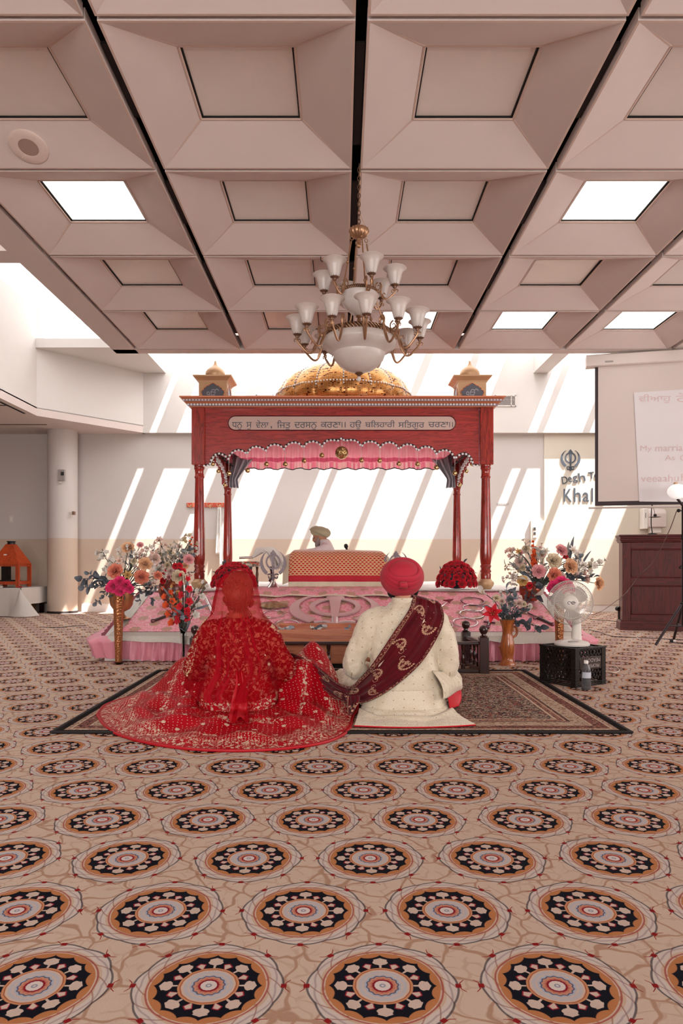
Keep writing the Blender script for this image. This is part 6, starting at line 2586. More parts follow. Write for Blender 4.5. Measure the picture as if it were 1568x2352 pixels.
def cup_mesh(r1, zc):
    return MB().lathe([(0.0, -0.014), (0.010, -0.014), (0.012, -0.004), (0.024, 0.004), (0.027, 0.010), (0.025, 0.016), (0.0, 0.012)], 24, (r1, 0, zc), flute=0.05, nfl=12).mesh('cup')


for n_, r0, r1, dip, zc, z0, th0, s in ((6, 0.106, 0.222, -0.055, 0.020, Z1, 18, 0.85), (12, 0.210, 0.380, -0.115, -0.012, Z2, 5, 1.0)):
    am, sm_, cm = arm_mesh(r0, r1, dip, zc, s), shade_mesh(r1, zc), cup_mesh(r1, zc)
    am.materials.append(M_BRASS)
    sm_.materials.append(M_ALA)
    cm.materials.append(M_BRASSD)
    for q in range(n_):
        th = R(th0 + 360 / n_ * q) - PI / 2
        a = put('arm', am, ch, (HX, HYc, z0), (0, 0, th))
        for nm, me in (('lamp_shade', sm_), ('cup', cm)):
            o = bpy.data.objects.new(nm, me)
            COL.objects.link(o)
            o.parent = a

# ================================================================== flowers
random.seed(21)


def petal_mat(name, c0, c1, rough=0.6):
    g = G(name)
    u = g.n('ShaderNodeTexCoord').outputs['UV']
    s = g.n('ShaderNodeSeparateXYZ')
    g.nt.links.new(u, s.inputs[0])
    V = X(g, s.outputs[1])
    c = g.mix(V, lin(c0), lin(c1))
    p = g.bsdf(c, rough, spec=0.3, sheen=0.2)
    t = g.n('ShaderNodeBsdfTranslucent')
    g.put(t.inputs[0], c)
    mx = g.n('ShaderNodeMixShader')
    mx.inputs[0].default_value = 0.3
    g.nt.links.new(p, mx.inputs[1])
    g.nt.links.new(t.outputs[0], mx.inputs[2])
    return g.done(mx.outputs[0])


PM = {n: petal_mat('petal_' + n, a, b) for n, a, b in (
    ('coral', '#d9604a', '#ee9a7e'), ('peach', '#d98a58', '#efc39a'), ('cream', '#cdb487', '#ecdcc0'), ('white', '#d9cfc0', '#f0ebe4'),
    ('pink', '#e57f8c', '#f5b9b9'), ('magenta', '#c40a52', '#f0407f'), ('red', '#a80618', '#e8243a'), ('orange', '#e0481c', '#f4703c'),
    ('scarlet', '#c80c24', '#ee2f40'), ('blush', '#dfae9c', '#efd8cc'), ('slate', '#7f8590', '#a9aeb8'), ('yellow', '#c9914e', '#e6c27c'))}
M_LEAF = petal_mat('slate_green_leaf', '#596069', '#868e97')
M_LEAFD = petal_mat('dark_slate_leaf', '#3d444b', '#646c75')
M_LEAFL = petal_mat('pale_grey_leaf', '#8d918b', '#b3b5ad')
M_TWIG = plain('grey_green_stem', '#4c5048', 0.7)


def petal(mb, az, th0, th1, L, W, cup=0.3, tip=0.5, r0=0.0, z0=0.0, nu=4, nv=5, wave=0.0, ph=0.0):
    """petal rising at azimuth az; th0/th1 tilt from vertical at base and tip"""
    ca, sa = math.cos(az), math.sin(az)
    cum_r, cum_z = r0, z0
    prof = []
    for j in range(nv + 1):
        v = j / nv
        th = lerp(th0, th1, v)
        prof.append((cum_r, cum_z, th, v))
        cum_r += math.sin(lerp(th0, th1, v + 0.5 / nv)) * L / nv
        cum_z += math.cos(lerp(th0, th1, v + 0.5 / nv)) * L / nv

    def fn(u, v):
        r, z, th, vv = prof[int(round(v * nv))]
        s = (2 * u - 1)
        w = W * (math.sin(PI * min(1, 0.12 + 0.88 * vv ** 0.8) ** (1.0)) ** tip if vv < 1 else (0.02 if tip >= 1 else 0.35))
        w = W * max(0.03 if tip >= 1 else 0.3 * (1 - 0), math.sin(PI * (0.10 + 0.86 * vv)) ** tip)
        lat = s * w
        c = cup * s * s * w
        rr = r - c * math.cos(th) + wave * math.sin(7 * u + ph) * vv * W
        zz_ = z + c * math.sin(th)
        return (rr * ca - lat * sa, rr * sa + lat * ca, zz_)
    mb.grid(fn, nu, nv)


def rose_mesh(mat, layers=5, seed=0, open_=1.0):
    rnd = random.Random(seed)
    mb = MB()
    for L in range(layers):
        t = L / (layers - 1)
        n = (3, 4, 5, 6, 7, 7)[L]
        for k in range(n):
            az = 2 * PI * k / n + L * 0.7 + rnd.uniform(-.15, .15)
            petal(mb, az, R(lerp(2, 28, t)), R(lerp(-25, 105, t ** 0.9) * open_), lerp(0.55, 1.05, t), lerp(0.26, 0.46, t), cup=lerp(1.0, 0.35, t), tip=0.42, r0=0.03 + 0.05 * t, z0=lerp(0.10, -0.12, t), wave=0.06, ph=rnd.random() * 6)
    me = mb.mesh('rose', angle=180)
    me.materials.append(mat)
    return me


def flower6_mesh(mat, n=6, W=0.22, th=(25, 95), tip=0.9, L=1.0, cup=0.4, stamens=True):
    mb = MB()
    for k in range(n):
        petal(mb, 2 * PI * k / n + (0.1 if k % 2 else 0), R(th[0]), R(th[1]), L, W, cup=cup, tip=tip, nv=7)
    if stamens:
        mb.cur = 1
        for k in range(5):
            a = 2 * PI * k / 5
            mb.tube(smooth_path([(0, 0, 0), (0.08 * math.cos(a), 0.08 * math.sin(a), 0.3), (0.2 * math.cos(a), 0.2 * math.sin(a), 0.55)], 5), 0.014, 5)
            mb.ball((0.2 * math.cos(a), 0.2 * math.sin(a), 0.56), 0.04, 6, 4)
    me = mb.mesh('lily', angle=180)
    me.materials.append(mat)
    me.materials.append(PM['yellow'])
    return me


def blossom_mesh(mat, seed=1):
    """spray of small five-petalled blossoms and buds on a twig, about one unit long"""
    rnd = random.Random(seed)
    mb = MB()
    mb.cur = 1
    tw_ = smooth_path([(0, 0, 0), (0.04, 0.03, 0.35), (-0.03, 0.02, 0.7), (0.02, -0.02, 1.0)], 10)
    mb.tube(tw_, 0.010, 5)
    mb.cur = 0
    for k in range(11):
        b = Vector(tw_[int(2 + 7 * k / 10.5)])
        d = Vector((rnd.uniform(-1, 1), rnd.uniform(-1, 1), rnd.uniform(0, 0.8))).normalized()
        c = b + d * rnd.uniform(0.06, 0.2)
        mb.cur = 1
        mb.tube([b, c], 0.006, 4)
        mb.cur = 0
        mb.M = Matrix.Translation(c) @ face_dir(d).to_4x4()
        s = rnd.uniform(0.08, 0.13)
        if k % 4 == 3:
            mb.ball((0, 0, 0.03), 0.045, 7, 5, (1, 1, 1.3))
        else:
            for q in range(5):
                petal(mb, 2 * PI * q / 5, R(30), R(85), s, s * 0.42, cup=0.4, tip=0.6, nu=2, nv=3)
        mb.reset()
    me = mb.mesh('blossom_spray', angle=180)
    me.materials.append(mat)
    me.materials.append(M_TWIG)
    return me


def leaf_mesh(mat, W=0.22, curve=50, name='leaf'):
    mb = MB()
    petal(mb, 0, R(8), R(curve), 1.0, W, cup=0.25, tip=1.0, nu=4, nv=9)
    me = mb.mesh(name, angle=180)
    me.materials.append(mat)
    return me


def leafy_mesh(mat, seed=1, n=7, W=0.09, name='leaf_spray'):
    rnd = random.Random(seed)
    mb = MB()
    tw_ = smooth_path([(0, 0, 0), (0.05, 0.02, 0.3), (0.03, -0.03, 0.65), (0.1, 0, 1.0)], 12)
    mb.tube(tw_, 0.011, 5)
    for k in range(n):
        b = Vector(tw_[min(11, int(2 + 9.5 * k / (n - 1)))])
        d = Vector((rnd.uniform(-1, 1), rnd.uniform(-1, 1), rnd.uniform(0.1, 0.9))).normalized()
        mb.M = Matrix.Translation(b) @ face_dir(d, rnd.uniform(0, 6)).to_4x4()
        petal(mb, 0, R(10), R(45), 0.30 * rnd.uniform(0.8, 1.2), W, cup=0.3, tip=0.9, nu=3, nv=6)
        mb.reset()
    me = mb.mesh(name, angle=180)
    me.materials.append(mat)
    return me


def calla_mesh():
    mb = MB()

    def fn(u, v):
        a = lerp(-1.05 * PI, 1.05 * PI, u)
        r = (0.05 + 0.30 * v ** 1.6) * (1 + 0.25 * math.cos(a) * v)
        z = 0.9 * v + 0.28 * v ** 2 * math.cos(a)
        return (r * math.cos(a) + 0.12 * v * v, r * math.sin(a), z)
    mb.grid(fn, 20, 8)
    mb.cur = 1
    mb.tube([(0, 0, 0.1), (0.03, 0, 0.75)], 0.05, 8)
    me = mb.mesh('calla_lily', angle=180)
    me.materials.append(PM['white'])
    me.materials.append(PM['yellow'])
    return me


ROSE = {n: rose_mesh(PM[n], 6 if n in ('coral', 'peach', 'cream', 'pink', 'blush', 'magenta') else 5, i) for i, n in enumerate(PM)}
LILY = {n: flower6_mesh(PM[n]) for n in ('scarlet', 'white', 'yellow', 'blush')}
FLOR = {n: flower6_mesh(PM[n], 5, 0.34, (18, 70), 0.55, 0.9, 0.5, False) for n in ('orange', 'scarlet', 'white', 'slate', 'yellow', 'blush', 'cream')}
BLOS = {n: [blossom_mesh(PM[n], i) for i in (1, 2)] for n in ('white', 'blush', 'pink', 'cream')}
LEAF, LEAFD = leaf_mesh(M_LEAF), leaf_mesh(M_LEAFD)
LONG, LONGL = leaf_mesh(M_LEAF, 0.075, 30, 'blade_leaf'), leaf_mesh(M_LEAFL, 0.11, 35, 'blade_leaf')
SPRAY = [leafy_mesh(M_LEAFD, 3, 9, 0.10), leafy_mesh(M_LEAF, 4, 9, 0.10), leafy_mesh(M_LEAFL, 5, 8, 0.08)]
CALLA = calla_mesh()
OUT = Vector((0, -1, 0))


class Arr:
    """one flower arrangement: heads placed where the photo shows them, stems down to the vase mouth"""
    def __init__(self, label, mouth, name='flower_arrangement', group=None):
        self.o = thing(name, label, 'flowers', mouth, group)
        self.m = Vector(mouth)
        self.Y = self.m.y
        self.st = MB()

    def at(self, x, y, dy=0.0):
        return px(x, y, self.Y + dy)

    def stem(self, p, r=0.004):
        a = self.m + Vector((random.uniform(-.02, .02), random.uniform(-.02, .02), -0.06))
        b = self.m.lerp(p, 0.5) + Vector((0, 0, 0.03))
        self.st.tube(smooth_path([a, b, p], 8), r, 5)

    def head(self, name, me, x, y, size, dy=-0.03, d=None, roll=None):
        p = self.at(x, y, dy)
        d = d if d is not None else (p - self.m + Vector((0, -0.22, 0.02))).normalized() + OUT * 0.9
        put(name, me, self.o, p, face_dir(d, random.uniform(0, 6) if roll is None else roll), size)
        self.stem(p)

    def spray(self, name, me, x0, y0, x1, y1, dy0=0.0, dy1=0.0, s=None):
        a, b = self.at(x0, y0, dy0), self.at(x1, y1, dy1)
        put(name, me, self.o, a, face_dir(b - a, random.uniform(0, 6)), (b - a).length if s is None else s)
        self.stem(a)

    def done(self):
        self.st.build('stems', M_TWIG, self.o)
        return self.o


def copper():
    g = G('copper_mosaic')
    x, y, z = g.xyz()
    n = g.noise(g.vec(x * 60, y * 60, z * 9), 2.0, 3)
    v = g.voro(g.coord(), 60)
    return g.done(g.bsdf(g.mix(n, lin('#8a4a28'), lin('#dba070')), 0.22, 0.85, bump=v, bump_d=0.004, bump_s=0.4))


M_COP = copper()
M_COPB = plain('brushed_copper_bowl', '#b98258', 0.35, metal=0.8, var=0.3, scale=14)
M_GLASS = (lambda g: g.done(g.bsdf((1, 1, 1, 1), 0.02, trans=1.0, ior=1.35)))(G('clear_glass'))

# ---- left: copper bowl on a stem with the big arrangement
ub = ramp_px(279, 1421, 0.02)
u1 = thing('copper_urn', 'copper bowl vase on a stem at the left corner of the stage', 'vase', ub)
k = ub.y / F
MB().lathe([(0.0, 0), (26 * k * 0.75, 0), (26 * k * 0.75, 0.008), (14 * k * 0.8, 0.02), (7 * k, 0.04), (6 * k, 0.065), (10 * k, 0.075), (19 * k, 0.095), (25 * k, 0.135), (27 * k, 0.20), (27.5 * k, 0.255), (25.5 * k, 0.255), (24 * k, 0.18), (15 * k, 0.10), (0, 0.09)], 40, ub).build('urn', M_COPB, u1)
A = Arr('large arrangement of coral roses and grey leaves in the copper urn', ub + Vector((0, 0, 0.25)))
for x, y, r, c, dy in ((266, 1313, 18, 'coral', -.10), (333, 1297, 16, 'peach', -.10), (325, 1326, 17, 'coral', -.12), (294, 1260, 15, 'peach', 0), (322, 1253, 8, 'pink', 0.02), (355, 1285, 14, 'blush', 0), (362, 1322, 10, 'coral', -.05), (307, 1290, 8, 'cream', -.03)):
    A.head('rose', ROSE[c], x, y, r * k * 1.05, dy)
for x, y, r, c in ((294, 1322, 12, 'yellow'), (346, 1300, 12, 'white'), (275, 1290, 10, 'blush'), (312, 1275, 9, 'white')):
    A.head('lily', LILY[c], x, y, r * k * 1.25, -.06)
for x0, y0, x1, y1 in ((280, 1330, 232, 1262), (285, 1325, 250, 1285), (300, 1300, 300, 1250), (320, 1300, 345, 1250), (335, 1310, 352, 1262), (290, 1300, 268, 1262), (300, 1325, 240, 1300), (330, 1335, 380, 1320), (320, 1340, 360, 1345), (340, 1330, 372, 1300), (310, 1310, 290, 1268), (305, 1320, 330, 1262)):
    A.spray('blossom_spray', random.choice(BLOS['white'] + BLOS['blush']), x0, y0, x1, y1, 0, random.uniform(-.08, .06))
for x0, y0, x1, y1 in ((265, 1335, 186, 1328), (262, 1340, 195, 1350), (255, 1335, 205, 1318), (265, 1345, 215, 1345), (258, 1350, 222, 1384), (320, 1345, 318, 1382), (330, 1345, 350, 1378), (325, 1340, 360, 1352), (268, 1342, 240, 1362)):
    A.spray('leaf_spray', SPRAY[random.randint(0, 1)], x0, y0, x1, y1, -.02, -.06)
for x0, y0, x1, y1 in ((300, 1310, 300, 1262), (305, 1300, 310, 1258), (310, 1290, 322, 1262), (335, 1290, 360, 1262), (296, 1300, 276, 1275), (312, 1300, 292, 1265)):
    A.spray('blade_leaf', LONG, x0, y0, x1, y1, 0, -.02)
for x, y in ((245, 1338), (230, 1332), (252, 1348), (340, 1358), (312, 1350), (345, 1345), (300, 1345)):
    A.head('leaf', LEAFD, x, y, 0.09, -.05, d=Vector((random.uniform(-1, 1), -0.4, random.uniform(-.6, .5))))
A.done()

# ---- left: round floral urn further back
ub = ramp_px(388, 1380, 0.02)
ub.x += 0.02
k = ub.y / F
g = G('brown_floral_urn')
vv = g.voro(g.coord(), 22)
n = g.noise(g.coord(), 40, 3)
c = g.mix(1 - g.ss(vv + (n - .5) * .3, 0.25, 0.42), lin('#6b2118'), lin('#b06a42'))
c = g.mix(1 - g.ss(vv, 0.06, 0.16), c, lin('#3c201a'))
M_URN2 = g.done(g.bsdf(c, 0.3, coat=0.4))
urn_prof = [(0, 0), (17 * k, 0), (18 * k, 0.008), (25 * k, 0.05), (28.5 * k, 0.11), (27 * k, 0.17), (20 * k, 0.215), (16 * k, 0.23), (17 * k, 0.24), (14 * k, 0.24), (0, 0.22)]
u2 = thing('floral_urn', 'round brown urn painted with flowers, left of the canopy post', 'vase', ub)
MB().lathe(urn_prof, 40, ub).build('urn', M_URN2, u2)
A = Arr('arrangement of cream, pink and red flowers in the brown floral urn', ub + Vector((0, 0, 0.225)))
for x, y, r, c, dy in ((367, 1309, 11, 'white', -.12), (410, 1325, 15, 'cream', -.16), (433, 1286, 12, 'pink', -.06), (385, 1299, 8, 'cream', -.05), (392, 1312, 9, 'blush', -.1), (403, 1301, 7, 'red', -.1), (412, 1300, 7, 'red', -.1), (378, 1314, 6, 'red', -.1), (420, 1312, 7, 'scarlet', -.1), (388, 1326, 6, 'pink', -.14), (375, 1334, 7, 'red', -.15), (418, 1280, 9, 'blush', 0), (425, 1300, 8, 'peach', -.06)):
    A.head('rose', ROSE[c], x, y, r * k * 1.1, dy)
for x, y, r, c in ((367, 1243, 11, 'blush'), (412, 1258, 9, 'blush'), (380, 1275, 9, 'white'), (372, 1287, 10, 'cream')):
    A.head('lily', LILY[c if c in LILY else 'white'], x, y, r * k * 1.2, 0.02)
for x0, y0, x1, y1, c in ((372, 1300, 367, 1240, 'blush'), (395, 1310, 395, 1255, 'cream'), (400, 1310, 413, 1246, 'white'), (420, 1310, 441, 1232, 'cream'), (415, 1310, 446, 1258, 'white'), (385, 1310, 362, 1272, 'cream'), (400, 1320, 385, 1262, 'white'), (415, 1330, 438, 1318, 'pink'), (390, 1310, 405, 1270, 'blush'), (380, 1320, 360, 1300, 'pink')):
    A.spray('blossom_spray', random.choice(BLOS[c]), x0, y0, x1, y1, 0, random.uniform(-.06, .06))
for x0, y0, x1, y1, m_ in ((390, 1320, 372, 1270, 2), (405, 1315, 415, 1260, 2), (400, 1315, 430, 1265, 1), (410, 1320, 442, 1270, 1), (385, 1320, 362, 1290, 2), (405, 1330, 436, 1310, 0), (380, 1330, 358, 1325, 0), (395, 1318, 398, 1265, 2)):
    A.spray('leaf_spray', SPRAY[m_], x0, y0, x1, y1, 0, 0)
for x, y in ((441, 1236), (436, 1244), (438, 1252)):
    A.head('bud', FLOR['orange'], x, y, 0.022, 0)
A.done()


# ---- tall copper trumpet vases on the floor
def trumpet(x, y, label, flabel):
    b = floor_px(x, y, 0.0)
    b.y = max(b.y, 6.22)
    o = thing('trumpet_vase', label, 'vase', b)
    MB().lathe([(0, 0.012), (0.029, 0.012), (0.030, 0.03), (0.034, 0.16), (0.040, 0.36), (0.047, 0.52), (0.056, 0.64), (0.053, 0.64), (0.040, 0.42), (0.0, 0.40)], 32, b, flute=0.035, nfl=8).build('vase_body', M_COP, o)
    MB().lathe([(0, 0), (0.055, 0), (0.056, 0.006), (0.034, 0.016), (0.0, 0.016)], 28, b).build('glass_foot', M_GLASS, o)
    a = Arr(flabel, b + Vector((0, 0, 0.63)))
    cx = CX + b.x * F / b.y
    kk = b.y / F
    for dx, dy, r in ((-10, -18, 15), (16, -20, 14), (4, -27, 14), (-19, -14, 10), (26, -12, 10), (4, -8, 12)):
        a.head('rose', ROSE['magenta'], cx + dx, HY + (CZ - 0.64) * F / b.y + dy + 4, r * kk * 1.1, -.04)
    for dx, dy in ((-14, 6), (12, 6), (26, 2)):
        a.head('leaf', LEAFD, cx + dx, HY + (CZ - 0.64) * F / b.y + dy, 0.055, -.03, d=Vector((dx / 20, -.5, -.4)))
    a.done()


trumpet(272, 1524, 'tall copper trumpet vase on the carpet before the left stage corner', 'magenta roses in the tall copper trumpet vase on the left')
trumpet(1284, 1524, 'tall copper trumpet vase half hidden behind the table fan', 'magenta roses in the copper trumpet vase behind the fan')

# ---- gladioli in a clear glass trumpet
b = floor_px(421, 1523)
b.y = max(b.y, 6.22)
gv = thing('glass_vase', 'slim clear glass trumpet vase on the carpet left of the bride', 'vase', b)
MB().lathe([(0, 0), (0.034, 0), (0.035, 0.008), (0.010, 0.018), (0.011, 0.06), (0.018, 0.16), (0.030, 0.27), (0.040, 0.335), (0.038, 0.335), (0.028, 0.27), (0.016, 0.16), (0.008, 0.06), (0, 0.05)], 28, b).build('glass', M_GLASS, gv)
A = Arr('orange, red and white gladiolus stems in the slim glass vase', b + Vector((0, 0, 0.33)))


def spike(c, pts, n, r, dy=-.02):
    q = smooth_path([(a_, b_, 0) for a_, b_ in pts], 60)
    for k_ in range(n):
        p = q[int(59 * k_ / (n - 1))]
        s_ = (1 if k_ % 2 else -1)
        A.head('floret', FLOR[c], p.x + s_ * 5, p.y, r * (0.55 + 0.45 * min(1, k_ / 4)) * A.Y / F * 1.25, dy + random.uniform(-.03, .03), d=Vector((s_ * 0.6, -1, 0.35)))
    A.st.tube([A.at(p.x, p.y, dy + .02) for p in q[::6]] + [A.m], 0.004, 5)


spike('orange', [(383, 1352), (388, 1380), (396, 1405), (404, 1432)], 9, 13)
spike('scarlet', [(423, 1322), (426, 1350), (426, 1385), (421, 1410), (419, 1428)], 11, 13, -.06)
spike('white', [(474, 1338), (462, 1360), (452, 1385), (444, 1405), (440, 1425)], 9, 13)
spike('yellow', [(402, 1348), (402, 1370), (404, 1385)], 4, 11, 0.02)
spike('slate', [(408, 1362), (410, 1390), (410, 1412), (412, 1420)], 4, 9, -.08)
spike('blush', [(446, 1352), (442, 1375), (440, 1395)], 4, 11, 0.0)
for x0, y0, x1, y1 in ((405, 1425, 380, 1380), (432, 1420, 396, 1392), (420, 1445, 428, 1410), (428, 1450, 436, 1418), (414, 1440, 408, 1418), (425, 1452, 412, 1436), (424, 1448, 434, 1440), (430, 1380, 438, 1330), (392, 1375, 376, 1340), (445, 1400, 482, 1392), (450, 1385, 470, 1350)):
    A.spray('blade_leaf', LONG, x0, y0, x1, y1, -.06, -.07)
A.st.tube([A.m + Vector((0, 0, -0.02)), b + Vector((0.002, 0, 0.06))], 0.009, 8)
A.done()

# ---- right: arrangement in a copper red urn on the stage
ub = ramp_px(1217, 1380, 0.02)
k = ub.y / F
u3 = thing('copper_red_urn', 'round copper red urn on the right of the stage', 'vase', ub)
MB().lathe([(0, 0), (15 * k, 0), (16 * k, 0.01), (23 * k, 0.06), (25 * k, 0.12), (23 * k, 0.17), (19 * k, 0.2), (17 * k, 0.2), (0, 0.18)], 36, ub).build('urn', plain('copper_red_lustre', '#9c4a38', 0.25, metal=0.6, var=0.4, scale=12), u3)
A = Arr('large arrangement of cream, peach and pink roses behind the table fan', ub + Vector((0.10, 0, 0.19)))
for x, y, r, c, dy in ((1287, 1266, 15, 'pink', 0), (1269, 1290, 18, 'cream', -.08), (1307, 1302, 18, 'peach', -.10), (1271, 1322, 17, 'coral', -.14), (1371, 1340, 16, 'peach', -.02), (1236, 1313, 16, 'pink', -.10), (1193, 1292, 11, 'blush', -.04), (1200, 1304, 9, 'cream', -.06), (1243, 1275, 10, 'blush', 0), (1207, 1262, 9, 'cream', 0.02), (1195, 1270, 7, 'pink', 0.02), (1297, 1280, 9, 'scarlet', 0), (1200, 1334, 12, 'yellow', -.1), (1215, 1345, 8, 'red', -.12), (1352, 1300, 10, 'cream', 0), (1290, 1325, 9, 'blush', -.1), (1320, 1320, 10, 'blush', -.06), (1345, 1330, 10, 'blush', -.02)):
    A.head('rose', ROSE[c], x, y, r * k * 1.08, dy)
for t, (x, y) in enumerate(((1224, 1245), (1220, 1255), (1228, 1260), (1222, 1268), (1226, 1278), (1220, 1288), (1227, 1296))):
    A.head('floret', FLOR['orange'], x, y, (6 + 1.3 * t) * k, -.04, d=Vector((0.4 * (1 if t % 2 else -1), -1, 0.3)))
for x, y, r, c in ((1312, 1266, 13, 'white'), (1335, 1300, 13, 'white'), (1322, 1282, 11, 'white'), (1172, 1266, 9, 'blush'), (1180, 1325, 12, 'white'), (1190, 1268, 8, 'yellow'), (1250, 1268, 11, 'white')):
    A.head('lily', LILY[c], x, y, r * k * 1.2, -.02)
for x0, y0, x1, y1, c in ((1210, 1310, 1167, 1262, 'blush'), (1205, 1315, 1163, 1305, 'cream'), (1210, 1325, 1160, 1328, 'white'), (1220, 1300, 1205, 1245, 'white'), (1225, 1300, 1246, 1255, 'blush'), (1300, 1320, 1384, 1296, 'white'), (1310, 1310, 1360, 1290, 'white'), (1290, 1310, 1340, 1305, 'white'), (1250, 1330, 1215, 1320, 'blush'), (1240, 1335, 1250, 1340, 'pink'), (1280, 1335, 1310, 1330, 'white'), (1300, 1325, 1355, 1320, 'blush'), (1240, 1330, 1285, 1345, 'white'), (1215, 1320, 1185, 1280, 'cream'), (1230, 1320, 1258, 1300, 'white'), (1300, 1310, 1330, 1270, 'white'), (1205, 1330, 1172, 1345, 'white')):
    A.spray('blossom_spray', random.choice(BLOS[c]), x0, y0, x1, y1, 0, random.uniform(-.08, .05))
for x0, y0, x1, y1 in ((1308, 1290, 1308, 1228), (1306, 1285, 1298, 1243), (1330, 1300, 1330, 1260), (1335, 1300, 1350, 1258), (1225, 1335, 1170, 1288), (1325, 1300, 1340, 1270)):
    A.spray('blade_leaf', LONG if x1 != 1298 else LONGL, x0, y0, x1, y1, -.02, -.02)
for x0, y0, x1, y1, m_ in ((1240, 1335, 1210, 1355, 0), (1235, 1340, 1215, 1385, 0), (1225, 1345, 1205, 1372, 1), (1250, 1335, 1262, 1325, 0), (1290, 1320, 1335, 1325, 0), (1215, 1310, 1180, 1275, 2), (1205, 1310, 1165, 1300, 2), (1245, 1310, 1240, 1262, 2), (1290, 1310, 1330, 1280, 1), (1310, 1320, 1362, 1330, 0), (1230, 1325, 1212, 1305, 1)):
    A.spray('leaf_spray', SPRAY[m_], x0, y0, x1, y1, -.06, -.12)
for x, y in ((1230, 1345), (1222, 1355), (1245, 1342), (1218, 1368), (1232, 1362)):
    A.head('leaf', LEAFD, x, y, 0.12, -.12, d=Vector((random.uniform(-1, .6), -.5, random.uniform(-.8, .3))))
A.head('calla_lily', CALLA, 1226, 1368, 0.12, -.18, d=Vector((1.0, -.3, .35)))
A.head('calla_lily', CALLA, 1186, 1330, 0.11, -.10, d=Vector((.9, -.4, .3)))
A.done()

# ---- brown jug with a red lily
b = floor_px(1165, 1528)
b.y = max(b.y, 6.20)
b.x = (1165 - CX) * b.y / F
k = b.y / F
jg = thing('jug_vase', 'tall amber brown ceramic jug vase with handle right of the balustrade', 'vase', b)
M_JUG = wood('amber_glazed_ceramic', '#7a3814', '#bd6a32', 0.3, axis=2, scale=3, coat=0.5)
jp = [(0, 0), (18.5 * k, 0), (18.5 * k, 0.012), (15 * k, 0.03), (12 * k, 0.06), (14.5 * k, 0.10), (16 * k, 0.14), (15.5 * k, 0.19), (13 * k, 0.24), (11.3 * k, 0.28), (11.5 * k, 0.31), (13 * k, 0.35), (16.5 * k, 0.385), (19 * k, 0.405), (17 * k, 0.400), (11 * k, 0.35), (0, 0.33)]
MB().lathe(jp, 40, b, flute=0.03, nfl=8).build('jug', M_JUG, jg)
MB().tube(smooth_path([b + Vector(p) for p in ((0.045, 0, 0.245), (0.075, 0, 0.265), (0.085, 0, 0.30), (0.075, 0, 0.335), (0.055, 0, 0.34), (0.045, 0, 0.32), (0.055, 0, 0.305))], 24), [0.011] * 16 + [0.009] * 8, 10).build('handle', M_JUG, jg)
MB().tube(smooth_path([b + Vector(p) for p in ((-0.045, 0, 0.10), (-0.062, 0, 0.15), (-0.078, 0, 0.165))], 10), [0.014, 0.014, 0.013, 0.012, 0.011, 0.010, 0.008, 0.006, 0.004, 0.002], 8).build('spur', M_JUG, jg)
A = Arr('red lily with grey leaves and white buds in the brown jug', b + Vector((0, 0, 0.39)))
A.head('lily', LILY['scarlet'], 1131, 1410, 0.105, -.10, d=Vector((-.25, -1, .25)))
A.head('calla_lily', CALLA, 1117, 1366, 0.085, .02, d=Vector((-.8, -.5, .45)))
for x, y, r, c in ((1140, 1374, 8, 'cream'), (1152, 1382, 8, 'blush'), (1192, 1386, 9, 'blush'), (1230, 1440, 7, 'blush'), (1202, 1388, 7, 'cream'), (1216, 1392, 6, 'white')):
    A.head('rose', ROSE[c], x, y, r * k * 1.1, -.03)
for x0, y0, x1, y1, m_ in ((1160, 1420, 1170, 1352, 1), (1165, 1420, 1180, 1370, 1), (1170, 1422, 1205, 1400, 0), (1172, 1425, 1210, 1435, 0), (1160, 1420, 1140, 1400, 0), (1170, 1420, 1180, 1400, 1), (1165, 1415, 1155, 1395, 0), (1175, 1425, 1240, 1440, 0), (1158, 1425, 1150, 1408, 0), (1168, 1418, 1196, 1410, 0)):
    A.spray('leaf_spray', SPRAY[m_], x0, y0, x1, y1, -.03, -.06)
for x0, y0, x1, y1 in ((1160, 1410, 1150, 1360), (1165, 1410, 1192, 1370), (1160, 1410, 1135, 1370), (1172, 1415, 1212, 1395), (1165, 1410, 1175, 1372)):
    A.spray('blossom_spray', random.choice(BLOS['white']), x0, y0, x1, y1, 0, .02)
for x, y, dx in ((1107, 1392, -1), (1125, 1395, -.6), (1172, 1362, .3), (1178, 1415, .5), (1160, 1412, -.2)):
    A.head('leaf', LEAF if x < 1130 else LEAFD, x, y, 0.075, -.02, d=Vector((dx, -.3, .3)))
A.done()


